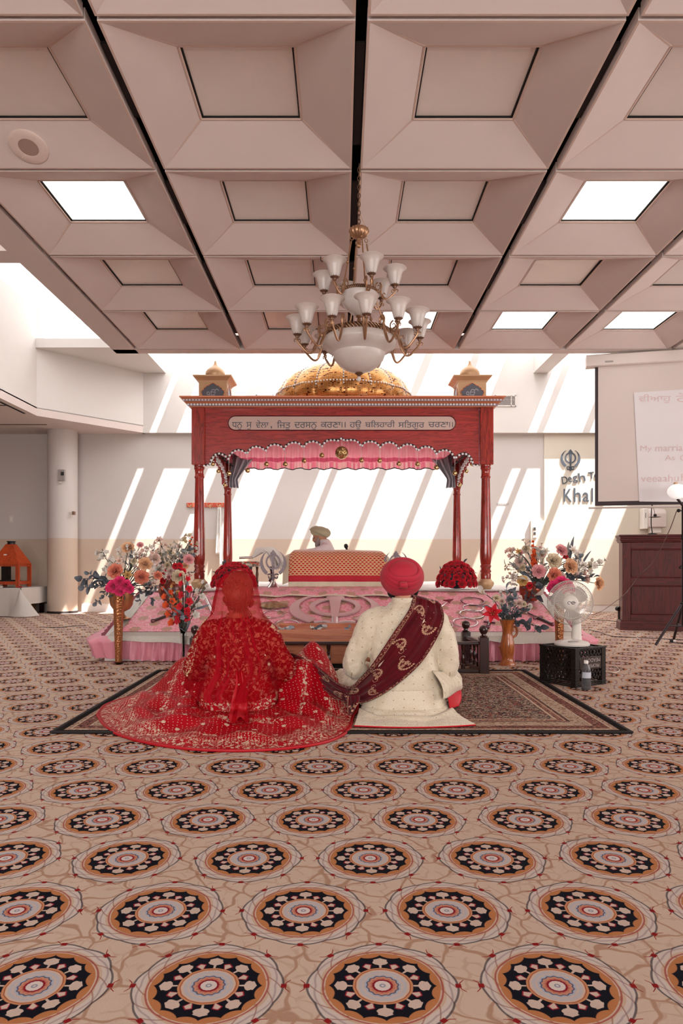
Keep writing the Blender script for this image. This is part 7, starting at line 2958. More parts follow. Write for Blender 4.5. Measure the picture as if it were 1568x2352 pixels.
# ---- domes of red roses on the stage
def dome_roses(x0, x1, ytop, ybot, Y, label, seed):
    rnd = random.Random(seed)
    c = px((x0 + x1) / 2, ybot, Y)
    c.z = DZ + 0.012
    o = thing('rose_bouquet', label, 'flowers', c)
    rw = (x1 - x0) / 2 * Y / F
    hh = (ybot - ytop) * Y / F
    MB().ball(c + Vector((0, 0, hh * 0.42)), 1.0, 20, 12, (rw * 0.80, rw * 0.62, hh * 0.42)).build('leaf_core', M_LEAFD, o)
    n = 0
    rings = ((0.04, 15), (0.22, 15), (0.42, 14), (0.62, 12), (0.80, 8), (0.95, 4), (1.0, 1))
    for t, m_ in rings:
        for q in range(m_):
            a = 2 * PI * q / m_ + t * 5 + rnd.uniform(-.12, .12)
            el = t * PI / 2
            d = Vector((math.cos(a) * math.cos(el), math.sin(a) * math.cos(el), math.sin(el)))
            p = c + Vector((d.x * rw * 0.86, d.y * rw * 0.70, 0.045 + d.z * (hh - 0.085)))
            put('rose', ROSE['red'], o, p, face_dir(d + Vector((0, 0, .15)), rnd.uniform(0, 6)), 0.050 * rnd.uniform(0.9, 1.15))
            n += 1
    for q in range(9):
        a = rnd.uniform(0, 2 * PI)
        el = rnd.uniform(0.1, 1.2)
        d = Vector((math.cos(a) * math.cos(el), math.sin(a) * math.cos(el), math.sin(el)))
        put('leaf', LEAFD, o, c + Vector((d.x * rw * .9, d.y * rw * .72, 0.03 + d.z * hh * .9)), face_dir(d, rnd.uniform(0, 6)), 0.06)


dome_roses(484, 590, 1297, 1360, 7.98, 'dome of red roses on the stage behind the veil', 4)
dome_roses(1001, 1095, 1294, 1361, 7.98, 'dome of red roses on the stage beside the right canopy post', 9)
# ================================================================== column, wall fittings, screen and furniture at the sides
CLX, CLY, CLR = -5.13, 12.82, 0.262
mb = MB().lathe([(CLR, 0.03), (CLR, 1.367), (CLR, ZC)], 48, (CLX, CLY, 0), cap=False)
mb.cur = 1
mb.lathe([(CLR + 0.004, 0.0), (CLR + 0.004, 0.035), (CLR, 0.04)], 48, (CLX, CLY, 0), cap=False)
structure(mb.build('column', [M_WALL, plain('dark_column_base', '#2a1f1c', 0.7)]))


def on_wall(x0, y0, x1, y1, Y, depth):
    a, b = px(x0, y1, Y), px(x1, y0, Y)
    return a.x, b.x, Y - depth, Y, a.z, b.z


M_PLATE = plain('plate_ivory', '#ded3cb', 0.4)
M_GREYP = plain('grey_device', '#9d948f', 0.35)
wx = thing('wall_thermostat', 'grey rectangular control box high on the round column', 'control box', px(142, 1092, CLY - CLR))
MB().box(*on_wall(135, 1079, 150, 1105, CLY - CLR + 0.006, 0.045)).build('housing', M_GREYP, wx, bevel=0.006)
MB().box(*on_wall(140, 1084, 147, 1092, CLY - CLR - 0.038, 0.004)).build('display', plain('dark_display', '#3b3a3d', 0.2), wx, smooth=False)
MB().box(*on_wall(136, 1106, 143, 1110, CLY - CLR + 0.006, 0.03)).build('tab', M_PLATE, wx, smooth=False)
wx = thing('wall_sensor', 'small white and brown sensor at the right edge of the round column', 'sensor', px(168, 1179, CLY - 0.2))
MB().box(*on_wall(162, 1176, 169, 1182, CLY - 0.16, 0.05)).build('bracket', M_PLATE, wx, bevel=0.003)
MB().box(*on_wall(168, 1175, 174, 1183, CLY - 0.17, 0.06)).build('lens', plain('brown_sensor', '#8a6a58', 0.3), wx, bevel=0.004)
wx = thing('light_switch', 'white light switch on the shaded wall at the far left', 'switch', px(26, 1192, WY))
MB().box(*on_wall(21, 1184, 31, 1201, WY - 0.001, 0.010)).build('plate', M_PLATE, wx, bevel=0.003)
MB().box(*on_wall(24, 1188, 28, 1197, WY - 0.010, 0.006)).build('rocker', M_WHITE, wx, bevel=0.002)
wx = thing('wall_outlet', 'white power outlet low on the wall between table and column', 'outlet', px(107, 1362, WY))
MB().box(*on_wall(102, 1354, 112, 1370, WY - 0.001, 0.010)).build('plate', M_PLATE, wx, bevel=0.003)
for yy in (1358, 1365):
    MB().box(*on_wall(105, yy - 2, 109, yy + 2, WY - 0.010, 0.003)).build('socket', M_WHITE, wx, bevel=0.001)
# vents on the upper wall
for x0, x1, y0, y1, lb in ((588, 640, 907, 934, 'white slatted air vent on the upper wall left of the gold dome'), (1136, 1184, 908, 934, 'white slatted air vent on the upper wall right of the canopy')):
    a = on_wall(x0, y0, x1, y1, UY - 0.001, 0.02)
    v = thing('air_vent', lb, 'vent', ((a[0] + a[1]) / 2, UY, a[4]))
    mb = MB()
    t_ = 0.018
    mb.box(a[0], a[1], a[2], a[3], a[4], a[4] + t_).box(a[0], a[1], a[2], a[3], a[5] - t_, a[5]).box(a[0], a[0] + t_, a[2], a[3], a[4], a[5]).box(a[1] - t_, a[1], a[2], a[3], a[4], a[5]).box((a[0] + a[1]) / 2 + .10, (a[0] + a[1]) / 2 + .115, a[2], a[3], a[4], a[5])
    mb.build('vent_frame', M_PLATE, v, smooth=False)
    mb = MB()
    n = 7
    for k in range(n):
        z = lerp(a[4] + t_, a[5] - t_, (k + 0.5) / n)
        mb.prism([(a[0] + t_, a[2] + 0.002, z - 0.010), (a[0] + t_, a[2] + 0.006, z - 0.012), (a[0] + t_, a[3] - 0.002, z + 0.006), (a[0] + t_, a[3] - 0.006, z + 0.008)], (a[1] - a[0] - 2 * t_, 0, 0))
    mb.build('vent_slats', M_GREYP, v, smooth=False)
# coat rail with a white scarf
M_REDP = plain('red_orange_board', '#cf5640', 0.5)
a = on_wall(429, 1155, 518, 1165, WY - 0.001, 0.025)
cr = thing('coat_rail', 'red orange coat rail with brass hooks on the wall behind the left posts', 'coat rail', ((a[0] + a[1]) / 2, WY, a[4]))
MB().box(*a).build('board', M_REDP, cr, bevel=0.004)
hkp = {}
for xx in (438, 482, 505):
    p = px(xx, 1161, WY - 0.026)
    mb = MB()
    for s in (-1, 1):
        mb.tube(smooth_path([p, p + Vector((s * 0.03, -0.035, -0.02)), p + Vector((s * 0.045, -0.05, 0.0)), p + Vector((s * 0.048, -0.048, 0.025))], 12), 0.006, 6)
        mb.ball(p + Vector((s * 0.048, -0.048, 0.028)), 0.010, 8, 6)
    mb.tube([p + Vector((0, 0, 0.02)), p + Vector((0, -0.012, -0.05))], 0.012, 8)
    mb.build('double_hook', M_GOLDP, cr)
sc = thing('scarf', 'long white scarf hanging from the coat rail beside the rear post', 'scarf', px(505, 1220, WY - 0.05))


def scarf(u, v):
    xx = lerp(lerp(500, 495, v), lerp(508, 515, min(1, v * 1.3)), u)
    yy = lerp(1165, 1273 if u < 0.5 else 1300, v)
    return px(xx, yy, WY - 0.06 - 0.025 * math.sin(u * 12 + 2 * v))


mb = MB().grid(scarf, 26, 20)
mb.build('cloth', M_WCLOTH, sc, angle=180, solid=0.004)
# electrical panel and small notice
a = on_wall(1217, 1196, 1248, 1262, WY - 0.001, 0.05)
ep = thing('switch_panel', 'cream electrical panel with black switches on the wall behind the right flowers', 'electrical panel', ((a[0] + a[1]) / 2, WY, a[4]))
MB().box(*a).build('cover', plain('panel_cream', '#d9cdbd', 0.5), ep, bevel=0.004)
for yy in (1214, 1225):
    mb = MB().box(*on_wall(1223, yy - 4, 1231, yy + 3, WY - 0.051, 0.006))
    f_ = mb.build('switch_plate', M_WHITE, ep, smooth=False)
    for d in (-2.6, 0.6):
        MB().box(*on_wall(1224.5, yy + d, 1230, yy + d + 2, WY - 0.057, 0.008)).build('rocker', M_BLACK, f_, smooth=False)
MB().box(*on_wall(1223, 1231, 1232, 1235, WY - 0.051, 0.012)).build('latch', M_PLATE, ep, smooth=False)
nt = thing('wall_notice', 'tiny grey lettered strip on the wall right of the canopy', 'sign', px(1154, 1158, WY))
mb = MB()
rndm = random.Random(2)
x = 1140
while x < 1167:
    w_ = rndm.uniform(0.8, 1.8)
    h_ = rndm.choice((4, 4, 5.5))
    mb.box(*on_wall(x, 1160 - h_, x + w_, 1160, WY - 0.001, 0.004))
    x += w_ + rndm.uniform(0.5, 1.6)
mb.build('lettering', plain('pale_grey_letters', '#a9a5a3', 0.5), nt, smooth=False)
# emblem and lettering on the cream panel
Yp = WY - 0.037
we = thing('wall_emblem', 'dark grey khanda emblem on the cream wall panel left of the screen', 'emblem', px(1310, 1083, Yp))
p = px(1309.5, 1081, Yp)
mb = MB().at((p.x, Yp - 0.012, p.z), (0, 0, 0), (0.40, 1, 0.40))
khanda(mb, 0.92, 0.012)
mb.build('emblem', M_GREY, we, smooth=False)
wl = thing('wall_lettering', 'grey raised lettering Degh Te and Khali on the cream wall panel', 'lettering', px(1330, 1130, Yp))
rows_ = [('D', 1290, 1303, 1094, 1111, -8), ('e', 1304.5, 1313, 1095.5, 1107, -10), ('g', 1315, 1326, 1093, 1109, -10), ('h', 1328, 1343, 1086, 1105, -9), ('T', 1351, 1364, 1084, 1099, -6), ('e', 1364.5, 1373, 1087, 1098, -3)]
for s_, x0, x1, y0, y1, rot in rows_:
    mb = MB()
    fit_text(mb, s_, -(x1 - x0) / 2 * Yp / F, (x1 - x0) / 2 * Yp / F, 0, -(y1 - y0) / 2 * Yp / F, (y1 - y0) / 2 * Yp / F)
    c = px((x0 + x1) / 2, (y0 + y1) / 2, Yp - 0.004)
    m2 = Matrix.Translation(c) @ Matrix.Rotation(R(rot), 4, 'Y')
    mb.v = [m2 @ v for v in mb.v]
    mb.build('letter', M_GREY, wl, smooth=False, solid=0.012)
for s_, x0, x1, y0 in (('K', 1294, 1312, 1123), ('h', 1317, 1333, 1121), ('a', 1338, 1352, 1131), ('l', 1358, 1361, 1121), ('i', 1370, 1373, 1123)):
    mb = MB()
    fit_text(mb, s_, (x0 - CX) * Yp / F, (x1 - CX) * Yp / F, Yp - 0.004, px(0, 1152, Yp).z, px(0, y0, Yp).z)
    mb.build('letter', M_GREY, wl, smooth=False, solid=0.012)
# paper towel dispenser
a = on_wall(1468, 1168, 1520, 1214, WY - 0.036, 0.20)
tw_ = thing('towel_dispenser', 'white paper towel dispenser on the wall above the dark red cabinet', 'dispenser', ((a[0] + a[1]) / 2, WY, a[4]))
mb = MB()
zc = lambda t: lerp(a[4], a[5], t)
mb.prism([(a[0] + 0.08, a[3], zc(0)), (a[0] + 0.08, a[2], zc(0.04)), (a[0] + 0.08, a[2], zc(0.72)), (a[0] + 0.08, a[2] + 0.05, zc(0.92)), (a[0] + 0.08, a[3], zc(1))], (a[1] - a[0] - 0.08, 0, 0))
mb.build('cover', plain('dispenser_cover', '#d5c6c0', 0.35), tw_, bevel=0.015)
MB().box(a[0], a[0] + 0.082, a[2] + 0.02, a[3], zc(-0.04), zc(0.97)).build('side_case', M_WHITE, tw_, bevel=0.01)
MB().box(a[0] + 0.03, a[0] + 0.045, a[2] + 0.015, a[2] + 0.022, zc(0.5), zc(0.75)).build('window_slot', M_GREYP, tw_, smooth=False)
MB().box(a[0] + 0.14, a[1] - 0.08, a[2] + 0.06, a[3] - 0.05, zc(-0.22), zc(0.02)).build('paper', M_WCLOTH, tw_, smooth=False)

# ---- projection screen, hung at an angle from the ceiling edge


def scr(x, y, fwd=0.0):
    k = (x - CX) / F
    Y = (8.7785 - fwd) / (1 + 0.23 * k)
    return px(x, y, Y)


SX1 = 1860


def scr_z(x, z, fwd=0.0):
    p = scr(x, 1000, fwd)
    return Vector((p.x, p.y, z))


zt_, zb_ = 3.215, scr(1370, 1162).z
s0, s1 = scr_z(1366, 0), scr_z(SX1, 0)
sdir = (s1 - s0).normalized()
nrm_ = Vector((sdir.y, -sdir.x, 0))
SL = (s1 - s0).length
Ms = Matrix.Translation((s0.x, s0.y, 0)) @ Matrix(((sdir.x, -nrm_.x, 0, 0), (sdir.y, -nrm_.y, 0, 0), (0, 0, 1, 0), (0, 0, 0, 1)))
pscr = thing('projection_screen', 'pull down projection screen with black border showing faint pink text', 'screen', (s0.x, s0.y, zb_))
M_SCR = plain('screen_fabric', '#d8cbc4', 0.8)
M_SBLK = plain('screen_black_border', '#3a2e31', 0.7)


def mk():
    m_ = MB()
    m_.M = Ms
    return m_


mk().box(0.035, SL - 0.035, 0.0, 0.004, zb_ + 0.05, zt_).build('fabric', M_SCR, pscr, smooth=False)
m_ = mk().box(0, 0.035, -0.001, 0.005, zb_, zt_).box(SL - 0.035, SL, -0.001, 0.005, zb_, zt_).box(0.035, SL - 0.035, -0.001, 0.005, zb_, zb_ + 0.05)
m_.build('black_border', M_SBLK, pscr, smooth=False)
m_ = mk()
m_.tube([(-0.07, 0.01, zb_ - 0.022), (SL + 0.02, 0.01, zb_ - 0.022)], 0.011, 12)
m_.build('weight_bar', plain('screen_bar', '#c9bab4', 0.4), pscr)
m_ = mk()
rg = []
for xx, sc_ in ((-0.10, 1.0), (-0.095, 1.0), (SL + 0.1, 1.0)):
    ring = [(-0.062, -0.075), (-0.045, -0.085), (0.06, -0.085), (0.075, -0.06), (0.075, 0.055), (-0.02, 0.075), (-0.06, 0.055), (-0.068, 0.0)]
    rg.append([(xx, y_, zt_ + 0.045 + z_ * 0.9) for y_, z_ in ring])
m_.loft(rg)
case = m_.build('case', plain('screen_case', '#dccfc8', 0.45), pscr, angle=25)
mk().box(0.10, 0.19, -0.066, -0.064, zt_ + 0.0, zt_ + 0.02).build('maker_plate', M_GREYP, case, smooth=False)


def proj():
    g = G('projected_page')
    return g.done(g.bsdf(lin('#d9d2d2'), 0.8, emit=lin('#dcd9dd'), emit_s=0.10))


M_PROJ = proj()


def lift(x, y, t=0.006):
    p = scr(x, y)
    return p + nrm_ * t


quad = [lift(1455, 902), lift(1700, 886), lift(1712, 1158 - 4), lift(1467.5, 1152)]
MB().add([tuple(p) for p in quad], [(0, 3, 2, 1)]).build('projected_page', M_PROJ, pscr, smooth=False, label='paler rectangle of projected light on the screen')
M_PTXT = plain('faint_pink_text', '#d9c0bd', 0.8)
for s_, x0, x1, y0, y1, dl in (('ਵੀਆਹੁ', 1466, 1540, 906, 927, -1), ('ਹੋ', 1551, 1585, 903, 925, -2), ('My', 1470, 1496, 1024, 1039, 0), ('marria', 1504, 1567, 1022, 1037, -1), ('As', 1526, 1549, 1046, 1058, -1), ('G', 1561, 1573, 1045, 1058, 0), ('veeaahu', 1471, 1558, 1091, 1107, -1), ('h', 1564, 1573, 1088, 1105, 0)):
    vs, fs = text_geo(s_, 1.0)
    aa = np.array(vs)
    lo, hi = aa.min(0), aa.max(0)
    pts = []
    for p in vs:
        u_ = (p[0] - lo[0]) / (hi[0] - lo[0])
        v_ = (p[1] - lo[1]) / (hi[1] - lo[1])
        pts.append(tuple(lift(lerp(x0, x1, u_), lerp(y1, y0, v_) + dl * u_, 0.009)))
    MB().add(pts, fs).build('text', M_PTXT, pscr, smooth=False)

# ---- dark red panelled cabinet
M_CAB = wood('dark_red_mahogany', '#330908', '#5e1713', 0.5, axis=2, scale=5, coat=0.0)
M_CABX = wood('dark_red_mahogany_rail', '#330908', '#5e1713', 0.5, axis=0, scale=5, coat=0.0)
CY = 9.47
cx0, cx1 = px(1427, 0, CY).x, px(1612, 0, CY).x
ca_ = thing('cabinet', 'dark red wooden panelled cabinet below the projection screen', 'cabinet', (cx0, CY, 0))
zc_ = lambda y: px(0, y, CY).z
MB().box(cx0 + 0.012, cx1 - 0.012, CY + 0.02, CY + 0.34, 0.10, zc_(1244)).build('carcass', M_CAB, ca_, smooth=False)
mb = MB()
stile = 0.105
for xa_ in (cx0 + 0.01, cx1 - 0.01 - stile):
    MB().box(xa_, xa_ + stile, CY - 0.004, CY + 0.021, 0.12, zc_(1246)).build('stile', M_CAB, ca_, bevel=0.004)
for y0, y1 in ((1246, 1261), (1327, 1344), (1411, 1426)):
    MB().box(cx0 + 0.01 + stile, cx1 - 0.01 - stile, CY - 0.003, CY + 0.021, zc_(y1), zc_(y0)).build('cross_rail', M_CABX, ca_, bevel=0.004)
for y0, y1 in ((1261, 1327), (1344, 1411)):
    mb = MB()
    ax0, ax1, az0, az1 = cx0 + 0.01 + stile, cx1 - 0.01 - stile, zc_(y1), zc_(y0)
    mb.box(ax0, ax1, CY + 0.016, CY + 0.022, az0, az1)
    pn_ = mb.build('panel', M_CAB, ca_, smooth=False)
    mb = MB()
    mb.tube([(ax0 + .008, CY + 0.006, az0 + .008), (ax1 - .008, CY + 0.006, az0 + .008), (ax1 - .008, CY + 0.006, az1 - .008), (ax0 + .008, CY + 0.006, az1 - .008)], 0.010, 8, closed=True)
    mb.build('panel_moulding', M_CAB, pn_)


def moulding(prof, nm):
    rings = []
    for z, f_ in prof:
        rings.append([(cx0 - f_, CY - f_, z), (cx1 + f_, CY - f_, z), (cx1 + f_, CY + 0.35, z), (cx0 - f_, CY + 0.35, z)])
    MB().loft(rings).build(nm, M_CABX, ca_, smooth=False)


z0 = zc_(1246)
moulding([(z0, 0.002), (z0 + 0.012, 0.012), (z0 + 0.02, 0.012), (z0 + 0.03, 0.022), (z0 + 0.045, 0.024), (z0 + 0.052, 0.016), (z0 + 0.075, 0.020), (z0 + 0.082, 0.034), (z0 + 0.10, 0.036), (z0 + 0.105, 0.03)], 'crown_moulding')
moulding([(0.0, 0.022), (0.105, 0.022), (0.112, 0.016), (0.124, 0.012), (0.130, 0.002)], 'plinth')
zct = z0 + 0.106
ca_.rotation_euler = (0, 0, R(-14))
# microphone on the cabinet
dm_ = thing('desk_microphone', 'black gooseneck microphone with round shade standing on the dark red cabinet', 'microphone', px(1498, 1226, CY + 0.02))
bx = px(1498, 1226, CY + 0.02)
bx.z = zct
MB().lathe([(0, 0), (0.06, 0), (0.06, 0.012), (0.012, 0.02), (0, 0.02)], 20, bx).build('base', M_BLACK, dm_)
MB().tube(smooth_path([bx + Vector((0, 0, 0.012)), bx + Vector((-0.018, 0, 0.14)), bx + Vector((-0.015, 0, 0.3)), bx + Vector((-0.008, 0, 0.42))], 18), 0.0065, 8).build('gooseneck', M_BLACK, dm_)
MB().tube([bx + Vector((-0.005, 0, 0.42)), bx + Vector((0.022, 0, 0.34)), bx + Vector((0.032, 0, 0.27))], 0.003, 6).build('cord', M_BLACK, dm_)
mb = MB()
mb.lathe([(0.0, 0.012), (0.06, 0.004), (0.082, 0.0), (0.06, -0.004), (0, -0.006)], 28, bx + Vector((0.032, 0, 0.24)))
mb.ball(bx + Vector((0.036, 0, 0.265)), 0.022, 12, 8)
mb.build('head', plain('black_mic_head', '#1b1517', 0.4), dm_)
gd = thing('cable_reel', 'small black shiny device on the floor at the left foot of the cabinet', 'device', px(1420, 1398, CY + 0.3))
cc = px(1421, 1398, CY + 0.28)
mb = MB().at(cc + Vector((-0.01, 0, 0)), (R(90), 0, R(20)))
mb.lathe([(0, -0.03), (0.03, -0.03), (0.034, -0.02), (0.034, 0.02), (0.03, 0.03), (0, 0.03)], 20)
mb.build('barrel', plain('glossy_black', '#151213', 0.15), gd)
MB().box(cc.x - 0.01, cc.x + 0.03, cc.y - 0.02, cc.y + 0.02, 0.0, cc.z + 0.02).build('foot', M_BLACK, gd, bevel=0.004)

# ---- tripod light stand at the right edge
TX, TY = px(1569, 0, 7.72).x, 7.72
ts = thing('light_stand', 'black tripod stand at the right edge before the cabinet', 'stand', (TX, TY, 0))
M_STEELB = plain('black_steel_tube', '#2b2024', 0.35, metal=0.3)
zT = lambda y: px(0, y, TY).z
MB().tube([(TX, TY, 0.20), (TX, TY, zT(1164))], 0.020, 14).build('pole', M_STEELB, ts)
MB().tube([(TX, TY, zT(1240)), (TX, TY, zT(1228))], 0.026, 14).build('collar', M_BLACK, ts)
mb = MB()
mb.tube([(TX, TY, zT(1173)), (TX - 0.055, TY - 0.01, zT(1173))], 0.006, 8)
mb.ball((TX - 0.058, TY - 0.01, zT(1173)), 0.02, 12, 8)
mb.build('knob', M_BLACK, ts)
mb = MB().tube([(TX, TY, zT(1300)), (TX - 0.04, TY - 0.01, zT(1300))], 0.007, 8)
mb.ball((TX - 0.042, TY - 0.01, zT(1304)), 0.014, 10, 8)
mb.build('clamp', M_BLACK, ts)
hubz = zT(1389)
for q, (fx, fy) in enumerate(((px(1505, 0, 7.62).x, 7.62), (TX + 0.30, TY - 0.16), (TX + 0.05, TY + 0.34))):
    foot = Vector((fx, fy, 0.012))
    top = Vector((TX + (fx - TX) * 0.07, TY + (fy - TY) * 0.07, hubz))
    MB().tube([top, foot], 0.015, 10).build('leg', M_STEELB, ts)
    m1 = top.lerp(foot, 0.52)
    MB().tube([Vector((TX, TY, 0.21)), m1], 0.008, 8).build('brace', M_STEELB, ts)
MB().lathe([(0, -0.02), (0.032, -0.02), (0.034, 0.02), (0.022, 0.03), (0, 0.03)], 20, (TX, TY, hubz)).build('hub', M_BLACK, ts)
lh_ = thing('studio_light', 'round white glowing lamp head on the tripod stand in front of the screen', 'lamp', px(1552, 1129, TY))
pc_ = px(1555, 1129, TY)
mb = MB()
mb.ball(pc_, 0.105, 28, 18, (1.0, 0.9, 0.80))
g = G('lamp_globe')
mb.build('diffuser', g.done(g.bsdf(lin('#f2ede9'), 0.4, emit=(1, 0.97, 0.95, 1), emit_s=0.55)), lh_)
MB().tube([pc_ + Vector((0, 0, -0.08)), (TX, TY, zT(1164) + 0.004)], 0.014, 10).build('neck', M_STEELB, lh_)
mb = MB()
mb.box(pc_.x - 0.035, pc_.x - 0.005, pc_.y - 0.02, pc_.y + 0.02, pc_.z + 0.078, pc_.z + 0.102)
mb.build('cap', M_GOLDP, lh_, bevel=0.004)
cw = thing('stand_cable', 'thin taut cable from the tripod knob down to the wall', 'cable', px(1440, 1360, 9.0))
MB().tube(smooth_path([px(1553, 1175, TY), px(1535, 1222, 8.0), px(1500, 1290, 8.5), px(1468, 1322, 9.2), px(1445, 1352, 9.3), px(1428, 1370, 9.36), px(1384, 1402, 11.5), px(1362, 1412, 12.3)], 60), 0.005, 6).build('cable', plain('grey_brown_cable', '#6d5550', 0.5), cw)

# ---- table with white cloth and a wooden lantern-shaped tower
TXr, TYf, TYb, TZ = -5.44, 11.82, 12.98, 0.487
tb = thing('side_table', 'low dark table against the left wall under a white cloth', 'table', (-6.2, 12.4, 0))
MB().box(-7.2, TXr - 0.03, TYf + 0.03, TYb - 0.02, TZ - 0.045, TZ - 0.012).build('table_top', M_DWOODX, tb, smooth=False)
for x_ in (-7.1, TXr - 0.10):
    for y_ in (TYf + 0.10, TYb - 0.10):
        MB().box(x_ - 0.03, x_ + 0.03, y_ - 0.03, y_ + 0.03, 0, TZ - 0.045).build('leg', M_DWOOD, tb, smooth=False)
tc = thing('tablecloth', 'crumpled white cloth over the low table at the left wall', 'tablecloth', (-6.2, 12.4, TZ))
mb = MB()


def cloth_top(u, v):
    return Vector((lerp(-7.25, TXr, u), lerp(TYf, TYb, v), TZ + 0.003 * math.sin(30 * u) * math.sin(14 * v)))


mb.grid(cloth_top, 40, 14)
mb.grid(lambda u, v: Vector((lerp(-7.25, TXr, u), TYf - 0.012 - 0.030 * v - 0.012 * math.sin(26 * u + 2 * v) * v - (0.10 * v * max(0, u - 0.9) * 10), lerp(TZ, 0.012, v))), 60, 14)
mb.grid(lambda u, v: Vector((TXr + 0.008 + 0.02 * v + 0.012 * math.sin(14 * u) * v, lerp(TYf, TYb, u), lerp(TZ, lerp(0.02, 0.20, min(1, u * 3.2)), v))), 30, 10)
# falling corner fold
mb.grid(lambda u, v: Vector((lerp(TXr, lerp(TXr - 0.20, TXr + 0.34, u), v), TYf - 0.03 - 0.14 * v * math.sin(PI * u) - 0.02 * v, lerp(TZ, 0.012 + 0.05 * max(0, u - 0.7), v ** 0.9))), 16, 14)
mb.build('cloth', plain('greyed_white_cloth', '#c9c0b8', 0.85, var=0.06, scale=6), tc, angle=70)
bx_ = thing('cardboard_box', 'small brown box on the floor under the cloth covered table', 'box', (-5.75, 12.6, 0))
MB().box(-5.85, -5.58, 12.45, 12.72, 0.0, 0.17).build('box', plain('brown_card', '#8a5f42', 0.8), bx_, smooth=False)
M_LAN = wood('orange_red_plywood', '#8e2c10', '#c04a1c', 0.45, axis=2, scale=3)
lx0, lx1, ly0, ly1 = -6.05, -5.56, 12.0, 12.5
lz0, lz1, lz2, lz3 = TZ + 0.055, 0.70 + 0.155, 0.895, 1.245
ln = thing('wooden_tower', 'orange red wooden tower with pyramid roof on the cloth covered table', 'tower', ((lx0 + lx1) / 2, (ly0 + ly1) / 2, TZ))
t_ = 0.055
for x_ in (lx0, lx1 - t_):
    for y_ in (ly0, ly1 - t_):
        MB().box(x_, x_ + t_, y_, y_ + t_, TZ + 0.006, lz2).build('corner_post', M_LAN, ln, smooth=False)
for z0_, z1_ in ((lz0, lz0 + 0.055), (lz1, lz2)):
    for q_ in ((lx0 + t_, lx1 - t_, ly0 + 0.005, ly0 + 0.03), (lx0 + t_, lx1 - t_, ly1 - 0.03, ly1 - 0.005), (lx0 + 0.005, lx0 + 0.03, ly0 + t_, ly1 - t_), (lx1 - 0.03, lx1 - 0.005, ly0 + t_, ly1 - t_)):
        MB().box(*q_, z0_, z1_).build('rail', M_LAN, ln, smooth=False)
MB().box(lx0 + 0.02, lx1 - 0.02, ly0 + 0.02, ly1 - 0.02, lz0 + 0.005, lz0 + 0.02).build('shelf', M_DWOODX, ln, smooth=False)
mx_, my_ = (lx0 + lx1) / 2, (ly0 + ly1) / 2
MB().loft([[(lx0 - .004, ly0 - .004, lz2), (lx1 + .004, ly0 - .004, lz2), (lx1 + .004, ly1 + .004, lz2), (lx0 - .004, ly1 + .004, lz2)], [(mx_ - 0.065, my_ - 0.065, lz3), (mx_ + 0.065, my_ - 0.065, lz3), (mx_ + 0.065, my_ + 0.065, lz3), (mx_ - 0.065, my_ + 0.065, lz3)]]).build('pyramid_roof', M_LAN, ln, smooth=False)
MB().lathe([(0.0, 0), (0.070, 0.0), (0.064, 0.02), (0.060, 0.035), (0.074, 0.045), (0.074, 0.058), (0, 0.058)], 12, (mx_, my_, lz3 - 0.004)).build('dark_cap', plain('dark_iron_cap', '#141010', 0.5), ln)
MB().box(mx_ - 0.05, mx_ + 0.005, my_ - 0.172, my_ - 0.165, 1.04, 1.068).build('sticker', M_WHITE, ln, smooth=False)
dk = thing('dark_box', 'small dark box inside the orange wooden tower', 'box', (mx_, my_, lz0 + 0.02))
MB().box(mx_ - 0.16, mx_ - 0.05, my_ - 0.03, my_ + 0.1, lz0 + 0.021, lz1).box(mx_ - 0.16, mx_ + 0.12, my_ - 0.1, my_ + 0.1, lz0 + 0.021, lz0 + 0.075).build('box', M_BLACK, dk, smooth=False)
for x_, y_, c_, lb in ((-5.84, 11.93, '#e9dcd6', 'small white dish on the table cloth before the tower'), (-5.47 - 0.05, 11.95, '#b01c22', 'small red packet on the table corner beside the tower')):
    o = thing('dish' if 'dish' in lb else 'packet', lb, 'dish' if 'dish' in lb else 'packet', (x_, y_, TZ))
    MB().lathe([(0, 0), (0.035, 0), (0.045, 0.018), (0.042, 0.02), (0.0, 0.008)], 18, (x_, y_, TZ + 0.006)).build('body', plain('colour_' + c_[1:], c_, 0.4), o)

# ---- milk crate, fan and bottle
Lc, Fc, Rc = Vector((1.535, 5.35, 0)), Vector((1.695, 5.05, 0)), Vector((1.977, 5.22, 0))
ux, uy = (Rc - Fc).normalized(), (Lc - Fc).normalized()
uy = (uy - ux * ux.dot(uy)).normalized()
CW, CD, CH = 0.332, 0.34, 0.285
Mc = Matrix(((ux.x, uy.x, 0, Fc.x), (ux.y, uy.y, 0, Fc.y), (0, 0, 1, 0), (0, 0, 0, 1)))
ck = thing('milk_crate', 'black plastic lattice milk crate upside down under the white fan', 'crate', Fc + (ux * CW + uy * CD) / 2)
M_CR = plain('black_crate_plastic', '#17110f', 0.35)
mb = MB()
mb.M = Mc
pt = 0.042
for a_, b_ in ((0, 0), (1, 0), (0, 1), (1, 1)):
    x0_, y0_ = a_ * (CW - pt), b_ * (CD - pt)
    mb.box(x0_, x0_ + pt, y0_, y0_ + pt, 0.004, CH - 0.004)
    for z_ in (0.055, 0.11, 0.135, 0.21):
        mb.box(x0_ - 0.003, x0_ + pt + 0.003, y0_ - 0.003, y0_ + pt + 0.003, z_, z_ + 0.005)
for z0_, z1_, e_ in ((0.0, 0.008, .002), (0.014, 0.020, .004), (0.028, 0.034, .004), (CH - 0.012, CH, .004)):
    w_ = 0.012
    mb.box(-e_, CW + e_, -e_, w_, z0_, z1_).box(-e_, CW + e_, CD - w_, CD + e_, z0_, z1_).box(-e_, w_, w_, CD - w_, z0_, z1_).box(CW - w_, CW + e_, w_, CD - w_, z0_, z1_)
mb.build('crate_frame', M_CR, ck, smooth=False)


